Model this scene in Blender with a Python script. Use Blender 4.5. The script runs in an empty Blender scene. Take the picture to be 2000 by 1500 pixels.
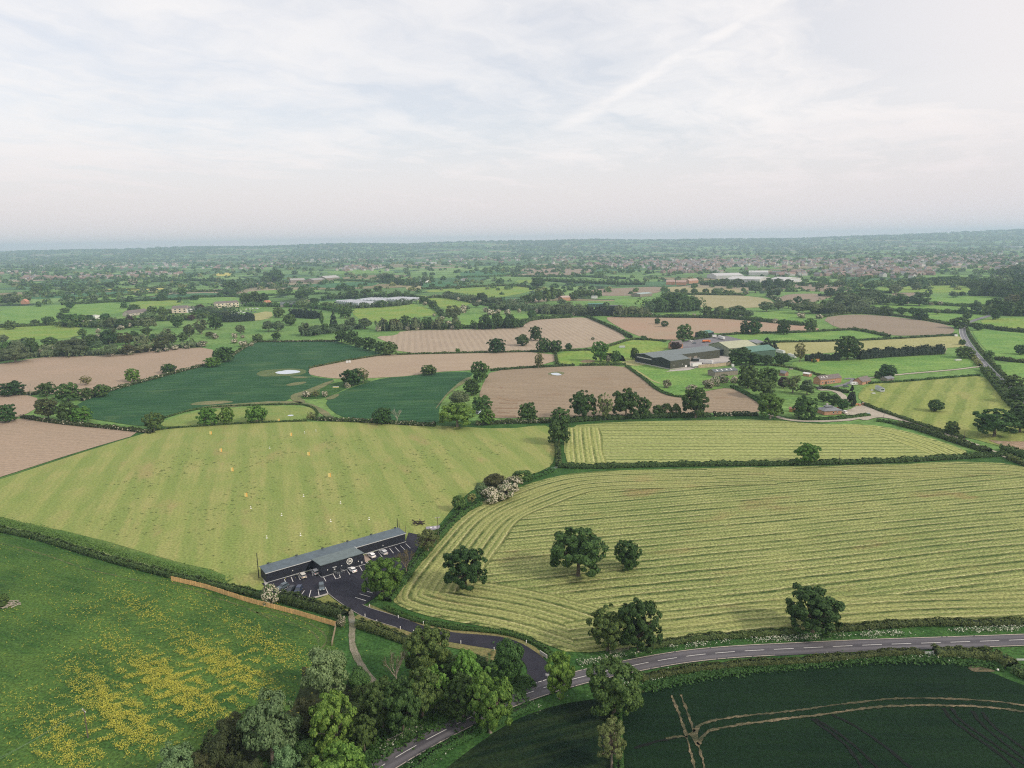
import bpy, bmesh, math, random
import numpy as np
from mathutils import Vector, Matrix

# ------------------------------------------------------------------ camera, sky, sun, exposure
scene = bpy.context.scene
COL = scene.collection
CAM_H, FPX = 120.0, 1387.0
PITCH, ROLL = math.radians(11.24), math.radians(0.92)
SUN_EL, SUN_AZ = math.radians(33), math.radians(118)      # azimuth clockwise from the viewing direction (+Y)

cF = Vector((0, math.cos(PITCH), -math.sin(PITCH)))
cR0, cU0 = Vector((1, 0, 0)), Vector((0, math.sin(PITCH), math.cos(PITCH)))
cR = cR0 * math.cos(ROLL) - cU0 * math.sin(ROLL)
cU = cR0 * math.sin(ROLL) + cU0 * math.cos(ROLL)
cam_data = bpy.data.cameras.new("camera")
cam = bpy.data.objects.new("camera", cam_data)
COL.objects.link(cam)
cam.matrix_world = Matrix(((cR.x, cU.x, -cF.x, 0), (cR.y, cU.y, -cF.y, 0), (cR.z, cU.z, -cF.z, CAM_H), (0, 0, 0, 1)))
cam_data.sensor_width = 36
cam_data.lens = 36 * FPX / 2000
cam_data.clip_start = 1
cam_data.clip_end = 60000
scene.camera = cam
scene.view_settings.view_transform = 'Standard'
scene.view_settings.look = 'None'
scene.view_settings.exposure = 0.0
scene.view_settings.gamma = 1.0
scene.render.engine = 'CYCLES'
scene.cycles.max_bounces = 5
scene.cycles.diffuse_bounces = 2
scene.cycles.transparent_max_bounces = 4
scene.cycles.volume_bounces = 1
scene.cycles.use_denoising = False
scene.cycles.use_adaptive_sampling = False
scene.cycles.sample_clamp_indirect = 2.0
scene.cycles.sample_clamp_direct = 3.0
scene.cycles.filter_width = 1.15

def pxdir(px, py):
    return cF + cR * ((px - 1000) / FPX) - cU * ((py - 750) / FPX)

def G(px, py, z=0.0):
    d = pxdir(px, py)
    t = (z - CAM_H) / d.z
    return Vector((d.x * t, d.y * t, z))

def pxm(px, py):                                   # photo pixels per metre at a ground point
    p = G(px, py) - Vector((0, 0, CAM_H))
    return FPX / p.dot(cF)

class NT:
    """tiny helper for writing node trees"""
    def __init__(s, tree):
        s.t = tree
        s.n = tree.nodes
        s.l = tree.links
    def put(s, sock, v):
        if v is None: return
        if isinstance(v, bpy.types.NodeSocket): s.l.new(v, sock)
        elif hasattr(v, '__len__') and len(v) == 3 and sock.type == 'RGBA': sock.default_value = (*v, 1)
        else: sock.default_value = v
    def math(s, op, a, b=None, c=None, clamp=False):
        n = s.n.new('ShaderNodeMath'); n.operation = op; n.use_clamp = clamp
        for i, v in enumerate((a, b, c)): s.put(n.inputs[i], v)
        return n.outputs[0]
    def vmath(s, op, a, b=None):
        n = s.n.new('ShaderNodeVectorMath'); n.operation = op
        s.put(n.inputs[0], a); s.put(n.inputs[1], b)
        return n.outputs[1] if op in ('DOT_PRODUCT', 'LENGTH', 'DISTANCE') else n.outputs[0]
    def mix(s, f, a, b, mode='MIX'):
        n = s.n.new('ShaderNodeMix'); n.data_type = 'RGBA'; n.blend_type = mode
        s.put(n.inputs[0], f); s.put(n.inputs[6], a); s.put(n.inputs[7], b)
        return n.outputs[2]
    def noise(s, vec, scale, detail=3, rough=.55, dist=0.0):
        n = s.n.new('ShaderNodeTexNoise')
        s.put(n.inputs['Vector'], vec); n.inputs['Scale'].default_value = scale
        n.inputs['Detail'].default_value = detail; n.inputs['Roughness'].default_value = rough
        n.inputs['Distortion'].default_value = dist
        return n.outputs['Fac']
    def ramp(s, f, lo, hi, a=0.0, b=1.0):
        n = s.n.new('ShaderNodeMapRange'); n.interpolation_type = 'SMOOTHSTEP'
        s.put(n.inputs[0], f)
        for i, v in enumerate((lo, hi, a, b)): n.inputs[i + 1].default_value = v
        return n.outputs[0]
    def comb(s, x, y, z=0.0):
        n = s.n.new('ShaderNodeCombineXYZ')
        for i, v in enumerate((x, y, z)): s.put(n.inputs[i], v)
        return n.outputs[0]
    def sep(s, v):
        n = s.n.new('ShaderNodeSeparateXYZ'); s.put(n.inputs[0], v)
        return n.outputs
    def scale(s, v, k):
        return s.vmath('MULTIPLY', v, (k, k, k) if not hasattr(k, '__len__') else k)

# sky: physical sky behind a thin, streaky cloud deck
world = bpy.data.worlds.new("World")
scene.world = world
world.use_nodes = True
w = NT(world.node_tree)
w.n.clear()
sky = w.n.new('ShaderNodeTexSky')
sky.sky_type = 'NISHITA'
sky.sun_disc = False
sky.sun_elevation = SUN_EL
sky.sun_rotation = SUN_AZ
sky.air_density = 1.0
sky.dust_density = 2.0
sky.ozone_density = 2.0
tc = w.n.new('ShaderNodeTexCoord')
D = tc.outputs['Generated']
dx, dy, dz = w.sep(D)
zz = w.math('ADD', w.math('MAXIMUM', dz, 0.0), 0.10)
cu = w.math('DIVIDE', dx, zz)
cv = w.math('DIVIDE', dy, zz)
P = w.comb(cu, cv)
# rotated + stretched streaks running to the upper right, as the photo's cirrus does
def plane_uv(px, py):
    d = pxdir(px, py).normalized()
    k = max(d.z, 0) + 0.10
    return d.x / k, d.y / k
warp = w.noise(P, 0.9, 4, .6)
Pw = w.vmath('ADD', P, w.scale(w.comb(warp, w.math('SUBTRACT', 1.0, warp)), 0.75))
big = w.noise(Pw, 0.55, 5, .60)
rot = w.n.new('ShaderNodeMapping'); rot.inputs['Rotation'].default_value = (0, 0, math.radians(-52))
w.l.new(Pw, rot.inputs['Vector'])
stv = w.scale(rot.outputs[0], (0.30, 2.1, 1.0))
streak = w.noise(stv, 1.25, 6, .62)
fine = w.noise(Pw, 3.2, 6, .66)
cover = w.math('ADD', w.math('MULTIPLY', big, .55), w.math('ADD', w.math('MULTIPLY', streak, .33), w.math('MULTIPLY', fine, .22)))
cloud = w.ramp(cover, .39, .66, .0, 1.0)
# low haze swallows the clouds towards the horizon
low = w.ramp(dz, 0.0, 0.36, 1.0, 0.0)
# open blue patch high in the middle, dense veil to the right
bu, bv = plane_uv(880, 130)
dist_b = w.vmath('LENGTH', w.vmath('MULTIPLY', w.vmath('SUBTRACT', P, (bu, bv, 0)), (1.0, .55, 1)))
hole = w.ramp(dist_b, .10, 1.1, 1.0, 0.0)
az = w.math('DIVIDE', dx, w.math('MAXIMUM', dy, 0.05))
veil_r = w.ramp(az, .15, .75, 0.0, 1.0)
# contrail: a line in the cloud deck
(u0, v0), (u1, v1) = plane_uv(1530, -5), plane_uv(1060, 275)
L = math.hypot(u1 - u0, v1 - v0); nx, ny = -(v1 - v0) / L, (u1 - u0) / L
tx, ty = (u1 - u0) / L, (v1 - v0) / L
rel = w.vmath('SUBTRACT', P, (u0, v0, 0))
along = w.vmath('DOT_PRODUCT', rel, (tx, ty, 0))
across = w.math('ADD', w.vmath('DOT_PRODUCT', rel, (nx, ny, 0)), w.math('MULTIPLY', w.math('SUBTRACT', w.noise(P, 5.0, 4), .5), .07))
wid = w.math('ADD', w.math('MULTIPLY', w.math('MAXIMUM', along, 0.0), 0.05), .085)
trail = w.math('SUBTRACT', 1.0, w.math('DIVIDE', w.math('ABSOLUTE', across), wid), clamp=True)
trail = w.math('MULTIPLY', w.ramp(trail, 0, 1.0), w.math('MULTIPLY', w.ramp(along, -3.0, 0.0, .4, 1.0), w.ramp(along, L * .7, L * 1.1, 1.0, 0.0)))
trail = w.math('MULTIPLY', trail, w.ramp(w.noise(P, 8, 4), .2, .6, .55, 1.0))
m = w.math('MAXIMUM', cloud, w.math('MULTIPLY', veil_r, .72))
m = w.math('SUBTRACT', m, w.math('MULTIPLY', hole, .34), clamp=True)
m = w.math('MAXIMUM', m, w.math('MULTIPLY', trail, .95))
amount = w.math('ADD', w.math('MULTIPLY', m, .37), .615)
thick = w.ramp(w.noise(P, .8, 5, .6), .50, .78, 0.0, 1.0)
deck = w.mix(w.math('MULTIPLY', thick, .55), (0.995, 0.965, 0.955), (0.86, 0.845, 0.865))
deck = w.mix(w.math('MULTIPLY', veil_r, .7), deck, (0.98, 0.905, 0.885))
lowcol = w.mix(veil_r, (0.88, 0.79, 0.785), (0.85, 0.77, 0.785))
deck = w.mix(w.ramp(dz, 0.0, .17, 1.0, 0.0), deck, lowcol)
amount = w.math('MAXIMUM', amount, w.math('MULTIPLY', low, .985))
skyc = w.scale(sky.outputs[0], 0.15)
skyc = w.vmath('MINIMUM', skyc, (1.1, 1.1, 1.1))
final = w.mix(amount, skyc, deck)
bg = w.n.new('ShaderNodeBackground')
w.put(bg.inputs[0], final)
bg.inputs[1].default_value = 1.0
wo = w.n.new('ShaderNodeOutputWorld')
w.l.new(bg.outputs[0], wo.inputs[0])

sun_data = bpy.data.lights.new("sun", 'SUN')
sun_data.energy = 2.6
sun_data.angle = math.radians(6)
sun_data.color = (1.0, 0.90, 0.76)
sun = bpy.data.objects.new("sun", sun_data)
COL.objects.link(sun)
sdir = Vector((math.sin(SUN_AZ) * math.cos(SUN_EL), math.cos(SUN_AZ) * math.cos(SUN_EL), math.sin(SUN_EL)))
sun.rotation_euler = sdir.to_track_quat('Z', 'Y').to_euler()

# ------------------------------------------------------------------ helpers
rnd = random.Random(7)
rng = np.random.default_rng(11)

def tag(o, label=None, cat=None, group=None, kind=None):
    if label: o['label'] = label
    if cat: o['category'] = cat
    if group: o['group'] = group
    if kind: o['kind'] = kind
    return o

def link(name, me, parent=None):
    o = bpy.data.objects.new(name, me)
    COL.objects.link(o)
    if parent is not None: o.parent = parent
    return o

def empty(name, loc=(0, 0, 0), rz=0.0):
    o = bpy.data.objects.new(name, None)
    o.location = loc
    o.rotation_euler = (0, 0, rz)
    COL.objects.link(o)
    return o

class MB:
    """collects faces, builds one mesh"""
    def __init__(s): s.v = []; s.f = []; s.m = []
    def add(s, verts, faces, mi=0):
        b = len(s.v)
        s.v += [tuple(v) for v in verts]
        s.f += [tuple(i + b for i in f) for f in faces]
        s.m += [mi] * len(faces)
        return s
    def box(s, x0, x1, y0, y1, z0, z1, mi=0, M=None):
        vs = [Vector((x, y, z)) for z in (z0, z1) for (x, y) in ((x0, y0), (x1, y0), (x1, y1), (x0, y1))]
        if M is not None: vs = [M @ v for v in vs]
        return s.add(vs, [(3, 2, 1, 0), (4, 5, 6, 7), (0, 1, 5, 4), (1, 2, 6, 5), (2, 3, 7, 6), (3, 0, 4, 7)], mi)
    def prism(s, prof, y0, y1, mi=0, inset=None):
        """extrude (x,z) profile along y; inset narrows points above a height: list of per-point inset"""
        n = len(prof); ins = inset or [0] * n
        vs = [(p[0], y0 + ins[i], p[1]) for i, p in enumerate(prof)] + [(p[0], y1 - ins[i], p[1]) for i, p in enumerate(prof)]
        fs = [tuple(range(n)), tuple(range(2 * n - 1, n - 1, -1))]
        fs += [((i + 1) % n, i, i + n, (i + 1) % n + n) for i in range(n)]
        return s.add(vs, fs, mi)
    def tube(s, a, b, r0, r1, n=6, mi=0):
        a, b = Vector(a), Vector(b)
        d = (b - a)
        if d.length < 1e-6: return s
        q = d.to_track_quat('Z', 'Y')
        vs = []
        for c, r in ((a, r0), (b, r1)):
            for k in range(n):
                t = 2 * math.pi * k / n
                vs.append(c + q @ Vector((math.cos(t) * r, math.sin(t) * r, 0)))
        fs = [(k, (k + 1) % n, (k + 1) % n + n, k + n) for k in range(n)] + [tuple(range(n - 1, -1, -1)), tuple(range(n, 2 * n))]
        return s.add(vs, fs, mi)
    def ball(s, c, r, mi=0, n=8, sz=1.0):
        vs, fs = [], []
        for i in range(n // 2 + 1):
            ph = math.pi * i / (n // 2)
            for k in range(n):
                th = 2 * math.pi * k / n
                vs.append((c[0] + r * math.sin(ph) * math.cos(th), c[1] + r * math.sin(ph) * math.sin(th), c[2] + r * sz * math.cos(ph)))
        for i in range(n // 2):
            for k in range(n):
                fs.append((i * n + k, (i + 1) * n + k, (i + 1) * n + (k + 1) % n, i * n + (k + 1) % n))
        return s.add(vs, fs, mi)
    def build(s, name, mats, parent=None, smooth=False):
        me = bpy.data.meshes.new(name)
        me.from_pydata(s.v, [], s.f)
        for m in (mats if isinstance(mats, (list, tuple)) else [mats]): me.materials.append(m)
        me.polygons.foreach_set('material_index', s.m)
        if smooth: me.polygons.foreach_set('use_smooth', [True] * len(s.f))
        me.update()
        return link(name, me, parent)

def chaikin(pts, it=2, closed=False):
    pts = [Vector(p) for p in pts]
    for _ in range(it):
        out = []
        n = len(pts)
        rngi = range(n) if closed else range(n - 1)
        if not closed: out.append(pts[0])
        for i in rngi:
            a, b = pts[i], pts[(i + 1) % n]
            out += [a * .75 + b * .25, a * .25 + b * .75]
        if not closed: out.append(pts[-1])
        pts = out
    return pts

def resample(pts, step):
    pts = [Vector(p) for p in pts]
    out = [pts[0].copy()]
    acc = 0.0
    for a, b in zip(pts, pts[1:]):
        L = (b - a).length
        if L < 1e-9: continue
        t = step - acc
        while t <= L:
            out.append(a.lerp(b, t / L)); t += step
        acc = (acc + L) % step if L + acc >= step else acc + L
    if (out[-1] - pts[-1]).length > step * .3: out.append(pts[-1].copy())
    return out

def side_vecs(pts):
    out = []
    for i in range(len(pts)):
        d = pts[min(i + 1, len(pts) - 1)] - pts[max(i - 1, 0)]
        d.z = 0
        d.normalize()
        out.append(Vector((-d.y, d.x, 0)))
    return out

def sheet(name, pix, mat, z, smooth=1, kind='structure', world=False):
    pts = [Vector((p[0], p[1], 0)) for p in pix] if world else [G(*p) for p in pix]
    if smooth: pts = chaikin(pts, smooth, True)
    bm = bmesh.new()
    vs = [bm.verts.new((p.x, p.y, z)) for p in pts]
    f = bm.faces.new(vs)
    f.normal_update()
    if f.normal.z < 0: f.normal_flip()
    bmesh.ops.triangulate(bm, faces=[f])
    me = bpy.data.meshes.new(name)
    bm.to_mesh(me); bm.free()
    me.materials.append(mat)
    o = link(name, me)
    if kind: o['kind'] = kind
    return o

def ribbon_mesh(pts, wl, wr, z, mb, mi=0, wob=0.0):
    """strip along world pts from offset -wr (right) to +wl (left)"""
    sv = side_vecs(pts)
    b = []
    for i, (p, s) in enumerate(zip(pts, sv)):
        j = (rnd.random() - .5) * wob; k = (rnd.random() - .5) * wob
        b += [(p.x + s.x * (wl + j), p.y + s.y * (wl + j), z), (p.x - s.x * (wr + k), p.y - s.y * (wr + k), z)]
    fs = [(2 * i + 1, 2 * i + 3, 2 * i + 2, 2 * i) for i in range(len(pts) - 1)]
    mb.add(b, fs, mi)

def ribbon(name, pix, width, mat, z, kind='structure', smooth=2, step=3.0, wob=0.0, parent=None):
    pts = resample(chaikin([G(*p) for p in pix], smooth), step)
    mb = MB()
    ribbon_mesh(pts, width / 2, width / 2, z, mb, 0, wob)
    o = mb.build(name, mat, parent)
    if kind: o['kind'] = kind
    return o, pts

def quads(centers, normals, size, aspect=.75):
    """numpy leaf quads -> verts (4N,3)"""
    n = normals / np.maximum(np.linalg.norm(normals, axis=1, keepdims=True), 1e-9)
    r = rng.normal(size=n.shape)
    t = np.cross(n, r)
    t /= np.maximum(np.linalg.norm(t, axis=1, keepdims=True), 1e-9)
    b = np.cross(n, t)
    s = np.asarray(size).reshape(-1, 1)
    t = t * s; b = b * s * aspect
    return np.stack([centers - t - b, centers + t - b, centers + t + b, centers - t + b], 1).reshape(-1, 3)

def quad_mesh(name, V, mats, mat_idx=None, extra=None):
    """V (4N,3) loose quads; extra = MB with further faces"""
    nq = len(V) // 4
    ev = extra.v if extra else []; ef = extra.f if extra else []; em = extra.m if extra else []
    me = bpy.data.meshes.new(name)
    nv = len(V) + len(ev)
    me.vertices.add(nv)
    co = np.concatenate([V, np.array(ev, float).reshape(-1, 3)]) if len(ev) else V
    me.vertices.foreach_set('co', co.astype(np.float32).ravel())
    loops = np.arange(4 * nq)
    starts = np.arange(nq) * 4
    mi = np.zeros(nq, int) if mat_idx is None else np.asarray(mat_idx, int)
    if ef:
        el, es, c = [], [], 4 * nq
        for f in ef:
            es.append(c); c += len(f); el += [i + len(V) for i in f]
        loops = np.concatenate([loops, np.array(el)]); starts = np.concatenate([starts, np.array(es)])
        mi = np.concatenate([mi, np.array(em)])
    me.loops.add(len(loops))
    me.loops.foreach_set('vertex_index', loops.astype(np.int32))
    me.polygons.add(len(starts))
    me.polygons.foreach_set('loop_start', starts.astype(np.int32))
    for m in mats: me.materials.append(m)
    me.polygons.foreach_set('material_index', mi.astype(np.int32))
    me.update(calc_edges=True)
    me.validate()
    return me

# ------------------------------------------------------------------ materials
def new_mat(name):
    m = bpy.data.materials.new(name)
    m.use_nodes = True
    t = NT(m.node_tree)
    return m, t, t.n['Principled BSDF']

def plain(name, col, rough=.7, metal=0.0, var=.12, sc=1.5, bump=0.0, spec=.3):
    m, t, b = new_mat(name)
    geo = t.n.new('ShaderNodeNewGeometry').outputs['Position']
    n = t.noise(geo, sc, 5, .6)
    k = t.ramp(n, .25, .75, 1 - var, 1 + var)
    c = t.vmath('MULTIPLY', col, t.comb(k, k, k))
    t.put(b.inputs['Base Color'], c)
    b.inputs['Roughness'].default_value = rough
    b.inputs['Metallic'].default_value = metal
    b.inputs['Specular IOR Level'].default_value = spec
    if bump:
        bp = t.n.new('ShaderNodeBump'); bp.inputs['Strength'].default_value = bump
        t.l.new(n, bp.inputs['Height']); t.l.new(bp.outputs[0], b.inputs['Normal'])
    return m

def leaf_mat(name, c1, c2, blossom=None, bfrac=0.0, trans=.25):
    """foliage: colour differs from leaf to leaf and from plant to plant"""
    m, t, b = new_mat(name)
    gn = t.n.new('ShaderNodeNewGeometry')
    ri = gn.outputs['Random Per Island']
    oi = t.n.new('ShaderNodeObjectInfo').outputs['Random']
    c = t.mix(ri, c1, c2)
    k = t.math('ADD', t.math('MULTIPLY', oi, .45), .78)
    kk = t.math('ADD', t.math('MULTIPLY', t.math('FRACT', t.math('MULTIPLY', oi, 7.3)), .35), .82)
    c = t.vmath('MULTIPLY', c, t.comb(t.math('MULTIPLY', k, kk), k, k))
    if blossom:
        r2 = t.math('FRACT', t.math('MULTIPLY', ri, 37.7))
        c = t.mix(t.math('LESS_THAN', r2, bfrac), c, blossom)
    t.put(b.inputs['Base Color'], c)
    b.inputs['Roughness'].default_value = .65
    b.inputs['Specular IOR Level'].default_value = .25
    tr = t.n.new('ShaderNodeBsdfTranslucent')
    t.put(tr.inputs[0], t.vmath('MULTIPLY', c, (1.0, 1.15, .6)))
    mx = t.n.new('ShaderNodeMixShader'); mx.inputs[0].default_value = trans
    t.l.new(b.outputs[0], mx.inputs[1]); t.l.new(tr.outputs[0], mx.inputs[2])
    t.l.new(mx.outputs[0], t.n['Material Output'].inputs[0])
    return m

def field_mat(name, c1, c2, c3=None, row=None, spacing=5.5, rowk=.6, c4=None, patch=45.0, fine=1.2, finek=.35, uv=False, duty=.5, rowwarp=.25, bump=.3, streaks=0.0, prof=None, profk=1.0):
    """crop or grass: broad patches c1/c2, rows of c3 along a direction, specks"""
    m, t, b = new_mat(name)
    if uv:
        pos = t.n.new('ShaderNodeUVMap').outputs[0]
    else:
        pos = t.n.new('ShaderNodeNewGeometry').outputs['Position']
    a = row or 0.0
    x, y, _ = t.sep(pos)
    al = t.math('ADD', t.math('MULTIPLY', x, math.cos(a)), t.math('MULTIPLY', y, math.sin(a)))
    ac = t.math('SUBTRACT', t.math('MULTIPLY', y, math.cos(a)), t.math('MULTIPLY', x, math.sin(a)))
    rc = t.comb(al, ac)
    n1 = t.noise(pos, 1 / patch, 5, .6)
    c = t.mix(t.ramp(n1, .33, .67), c1, c2)
    fn = t.noise(pos, 1 / fine, 5, .7)
    if streaks:
        sn = t.noise(t.scale(rc, (1 / 40., 1 / 3.2, 1)), 1.0, 5, .65)
        c = t.mix(t.ramp(sn, .35, .65, 0, streaks), c, c3 or c2)
    h = fn
    if c3 is not None and rowk > 0:
        wv = t.math('MULTIPLY', t.math('SUBTRACT', t.noise(t.scale(rc, (1 / 55., 1 / 30., 1)), 1.0, 3), .5), rowwarp * spacing * 4)
        wv2 = t.math('MULTIPLY', t.math('SUBTRACT', t.noise(t.scale(rc, (1 / 3., 1 / 1.5, 1)), 1.0, 3), .5), spacing * .35)
        ph = t.math('MULTIPLY', t.math('ADD', ac, t.math('ADD', wv, wv2)), 2 * math.pi / spacing)
        s = t.math('ADD', t.math('MULTIPLY', t.math('SINE', ph), .5), .5)
        rm = t.ramp(s, 1 - duty - .22, 1 - duty + .28)
        brk = t.ramp(t.noise(t.scale(rc, (1 / 30., 1 / 7., 1)), 1.0, 4, .6), .28, .62, .25, 1.0)
        f = t.math('MULTIPLY', t.math('MULTIPLY', rm, brk), rowk)
        c = t.mix(f, c, c3)
        h = t.math('ADD', t.math('MULTIPLY', rm, -.9), fn)
    if prof is not None:
        wv = t.math('MULTIPLY', t.math('SUBTRACT', t.noise(t.scale(rc, (1 / 90., 1 / 60., 1)), 1.0, 3), .5), rowwarp * spacing * 4)
        wv2 = t.math('MULTIPLY', t.math('SUBTRACT', t.noise(t.scale(rc, (1 / 2.2, 1 / 1.2, 1)), 1.0, 3), .5), spacing * .16)
        ph = t.math('FRACT', t.math('DIVIDE', t.math('ADD', ac, t.math('ADD', wv, wv2)), spacing))
        cr = t.n.new('ShaderNodeValToRGB'); el = cr.color_ramp.elements
        el[0].position = prof[0][0]; el[0].color = (*prof[0][1], 1); el[1].position = prof[-1][0]; el[1].color = (*prof[-1][1], 1)
        for pp, cc in prof[1:-1]:
            e = el.new(pp); e.color = (*cc, 1)
        t.put(cr.inputs[0], ph)
        brk = t.ramp(t.noise(t.scale(rc, (1 / 36., 1 / 5., 1)), 1.0, 5, .6), .34, .58, .30, 1.0)
        blot = t.ramp(t.noise(t.scale(rc, (1 / 5., 1 / 1.6, 1)), 1.0, 4, .6), .35, .62, .55, 1.0)
        c = t.mix(t.math('MULTIPLY', t.math('MULTIPLY', brk, blot), profk), c, cr.outputs[0])
    if c4 is not None:
        n4 = t.noise(t.scale(rc, (1 / 50., 1 / 22., 1)), 1.0, 5, .6)
        c = t.mix(t.ramp(n4, .55, .74, 0, .75), c, c4)
    k = t.ramp(fn, .34, .66, 1 - finek, 1 + finek)
    c = t.vmath('MULTIPLY', c, t.comb(k, k, k))
    t.put(b.inputs['Base Color'], c)
    b.inputs['Roughness'].default_value = .95
    b.inputs['Specular IOR Level'].default_value = .1
    bp = t.n.new('ShaderNodeBump'); bp.inputs['Strength'].default_value = bump; bp.inputs['Distance'].default_value = .5
    t.put(bp.inputs['Height'], h); t.l.new(bp.outputs[0], b.inputs['Normal'])
    return m

def pang(p, q):
    a, b = G(*p), G(*q)
    return math.atan2(b.y - a.y, b.x - a.x)
# ------------------------------------------------------------------ terrain
RIDGE = [(-400, 150), (0, 150), (100, 162), (250, 163), (340, 185), (480, 176), (530, 170), (630, 196), (700, 195), (800, 172), (900, 196),
         (960, 205), (1060, 190), (1160, 200), (1250, 176), (1400, 172), (1560, 160), (1680, 186), (1780, 200), (1900, 232), (1990, 245), (2400, 240)]
RX = np.array([r[0] for r in RIDGE], float); RH = np.array([r[1] for r in RIDGE], float) - 52
def hz(x, y):
    x = np.asarray(x, float); y = np.asarray(y, float)
    px = 1000 + 1387 * x / np.maximum(y, 1)
    t = np.clip((y - 6500) / 5500, 0, 1); t = t * t * (3 - 2 * t)
    h = np.interp(px, RX, RH)
    w_ = 10 * np.sin(x / 520 + y / 900) + 8 * np.sin(x / 230 - y / 700 + 1)
    return np.where(y < 6500, 0, t * (h + w_ * np.clip(1 - abs(t - .5) * 2, 0, 1)))

def far_ground_mat():
    m, t, b = new_mat('distant_farmland')
    pos = t.n.new('ShaderNodeNewGeometry').outputs['Position']
    v = t.n.new('ShaderNodeTexVoronoi'); v.inputs['Scale'].default_value = 1.0
    wv = t.vmath('ADD', t.scale(pos, (1 / 330., 1 / 250., 0)), t.scale(t.comb(t.noise(pos, 1 / 300., 2), t.noise(pos, 1 / 260., 2)), .5))
    t.put(v.inputs['Vector'], wv)
    r = t.sep(v.outputs['Color'])
    cr = t.n.new('ShaderNodeValToRGB'); cr.color_ramp.interpolation = 'CONSTANT'
    cols = [(0, (.11, .20, .065)), (.2, (.15, .26, .08)), (.42, (.075, .16, .07)), (.58, (.19, .30, .10)), (.72, (.24, .21, .12)), (.82, (.10, .19, .05)), (.92, (.28, .24, .16))]
    el = cr.color_ramp.elements
    el[0].position = 0; el[0].color = (*cols[0][1], 1)
    el[1].position = cols[1][0]; el[1].color = (*cols[1][1], 1)
    for p_, c_ in cols[2:]:
        e = el.new(p_); e.color = (*c_, 1)
    t.l.new(r[0], cr.inputs[0])
    n = t.noise(pos, 1 / 60., 5, .6)
    k = t.ramp(n, .3, .7, .8, 1.2)
    c = t.vmath('MULTIPLY', cr.outputs[0], t.comb(k, k, k))
    v2 = t.n.new('ShaderNodeTexVoronoi'); v2.feature = 'DISTANCE_TO_EDGE'; v2.inputs['Scale'].default_value = 1.0
    t.put(v2.inputs['Vector'], wv)
    edge = t.ramp(v2.outputs['Distance'], .012, .035, 1, 0)
    wood = t.ramp(t.noise(pos, 1 / 700., 4, .65), .52, .60, 0, .85)
    _, yy, _ = t.sep(pos)
    wood = t.math('MULTIPLY', wood, t.ramp(yy, 2500, 6500, .2, 1))
    c = t.mix(t.math('MAXIMUM', edge, wood), c, (.022, .048, .022))
    t.put(b.inputs['Base Color'], c)
    b.inputs['Roughness'].default_value = .95; b.inputs['Specular IOR Level'].default_value = .1
    return m
M_FAR = far_ground_mat()

def terrain():
    # fan-shaped grid: fine near the camera, coarse far away
    ys = np.concatenate([np.array([-1500, -300, 100]), np.geomspace(200, 16000, 90)])
    xs = np.linspace(-1, 1, 121)
    half = np.maximum(2500, ys * 1.15 + 900)
    X = half[:, None] * xs[None, :]; Y = np.repeat(ys[:, None], len(xs), 1)
    Z = hz(X, Y) - .30
    V = np.stack([X, Y, Z], -1).reshape(-1, 3)
    nx_, ny_ = len(xs), len(ys)
    F = [(j * nx_ + i, j * nx_ + i + 1, (j + 1) * nx_ + i + 1, (j + 1) * nx_ + i) for j in range(ny_ - 1) for i in range(nx_ - 1)]
    me = bpy.data.meshes.new('ground'); me.from_pydata(V.tolist(), [], F); me.materials.append(M_FAR)
    me.polygons.foreach_set('use_smooth', [True] * len(F)); me.update()
    tag(link('ground', me), kind='structure')
terrain()

A = pang
M_meadow = field_mat('meadow_grass', (.032, .086, .020), (.072, .142, .030), (.11, .17, .035), row=A((0, 1180), (400, 1300)), rowk=0, patch=22, fine=.8, finek=.42, streaks=.35, c4=(.018, .055, .018))
M_lush = field_mat('lush_grass', (.030, .085, .021), (.055, .125, .030), patch=10, fine=.9, finek=.4)
M_valley = field_mat('valley_grass', (.120, .235, .062), (.190, .300, .085), (.065, .145, .045), row=.3, rowk=0, streaks=.4, patch=80, fine=5, finek=.25)
M_bright = field_mat('bright_pasture', (.140, .275, .065), (.225, .345, .085), (.085, .19, .045), row=A((1550, 715), (1850, 712)), rowk=0, streaks=.5, patch=30, fine=2.2, finek=.32)
M_yellowgreen = field_mat('buttercup_pasture', (.17, .29, .055), (.27, .32, .075), (.11, .22, .045), row=.2, rowk=0, streaks=.4, patch=45, fine=4, finek=.25)
M_pale = field_mat('dry_grass', (.33, .32, .14), (.38, .36, .17), (.28, .30, .11), row=.05, rowk=0, streaks=.4, patch=50, fine=3, finek=.18)
M_range = field_mat('mown_range_grass', (.260, .300, .090), (.318, .318, .114), (.185, .255, .066), row=A((230, 1050), (330, 850)), spacing=17, rowk=.70, duty=.5, rowwarp=.05, patch=26, fine=1.0, finek=.24, c4=(.330, .275, .120), streaks=.45)
M_tuft = field_mat('range_tufts', (.085, .145, .035), (.14, .19, .05), patch=5, fine=.8)
rowA = A((1012, 1007), (1300, 980))
PROF = [(0, (.048, .085, .022)), (.12, (.048, .080, .021)), (.19, (.18, .16, .065)), (.26, (.50, .47, .23)), (.33, (.32, .32, .125)), (.46, (.23, .26, .085)), (.57, (.105, .145, .042)), (.65, (.36, .34, .15)), (.84, (.28, .30, .105)), (1.0, (.048, .085, .022))]
PROF = [(q, (c[0] * .93, c[1] * .97, c[2] * .95)) for q, c in PROF]
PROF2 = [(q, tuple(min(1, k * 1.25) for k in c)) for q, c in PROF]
M_hay = field_mat('hay_rows', (.165, .215, .064), (.310, .330, .118), row=A((1450, 1077), (2000, 1022)), spacing=6.3, prof=PROF, rowwarp=.20, c4=(.26, .185, .080), patch=40, fine=.9, finek=.50, bump=.5)
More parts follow.
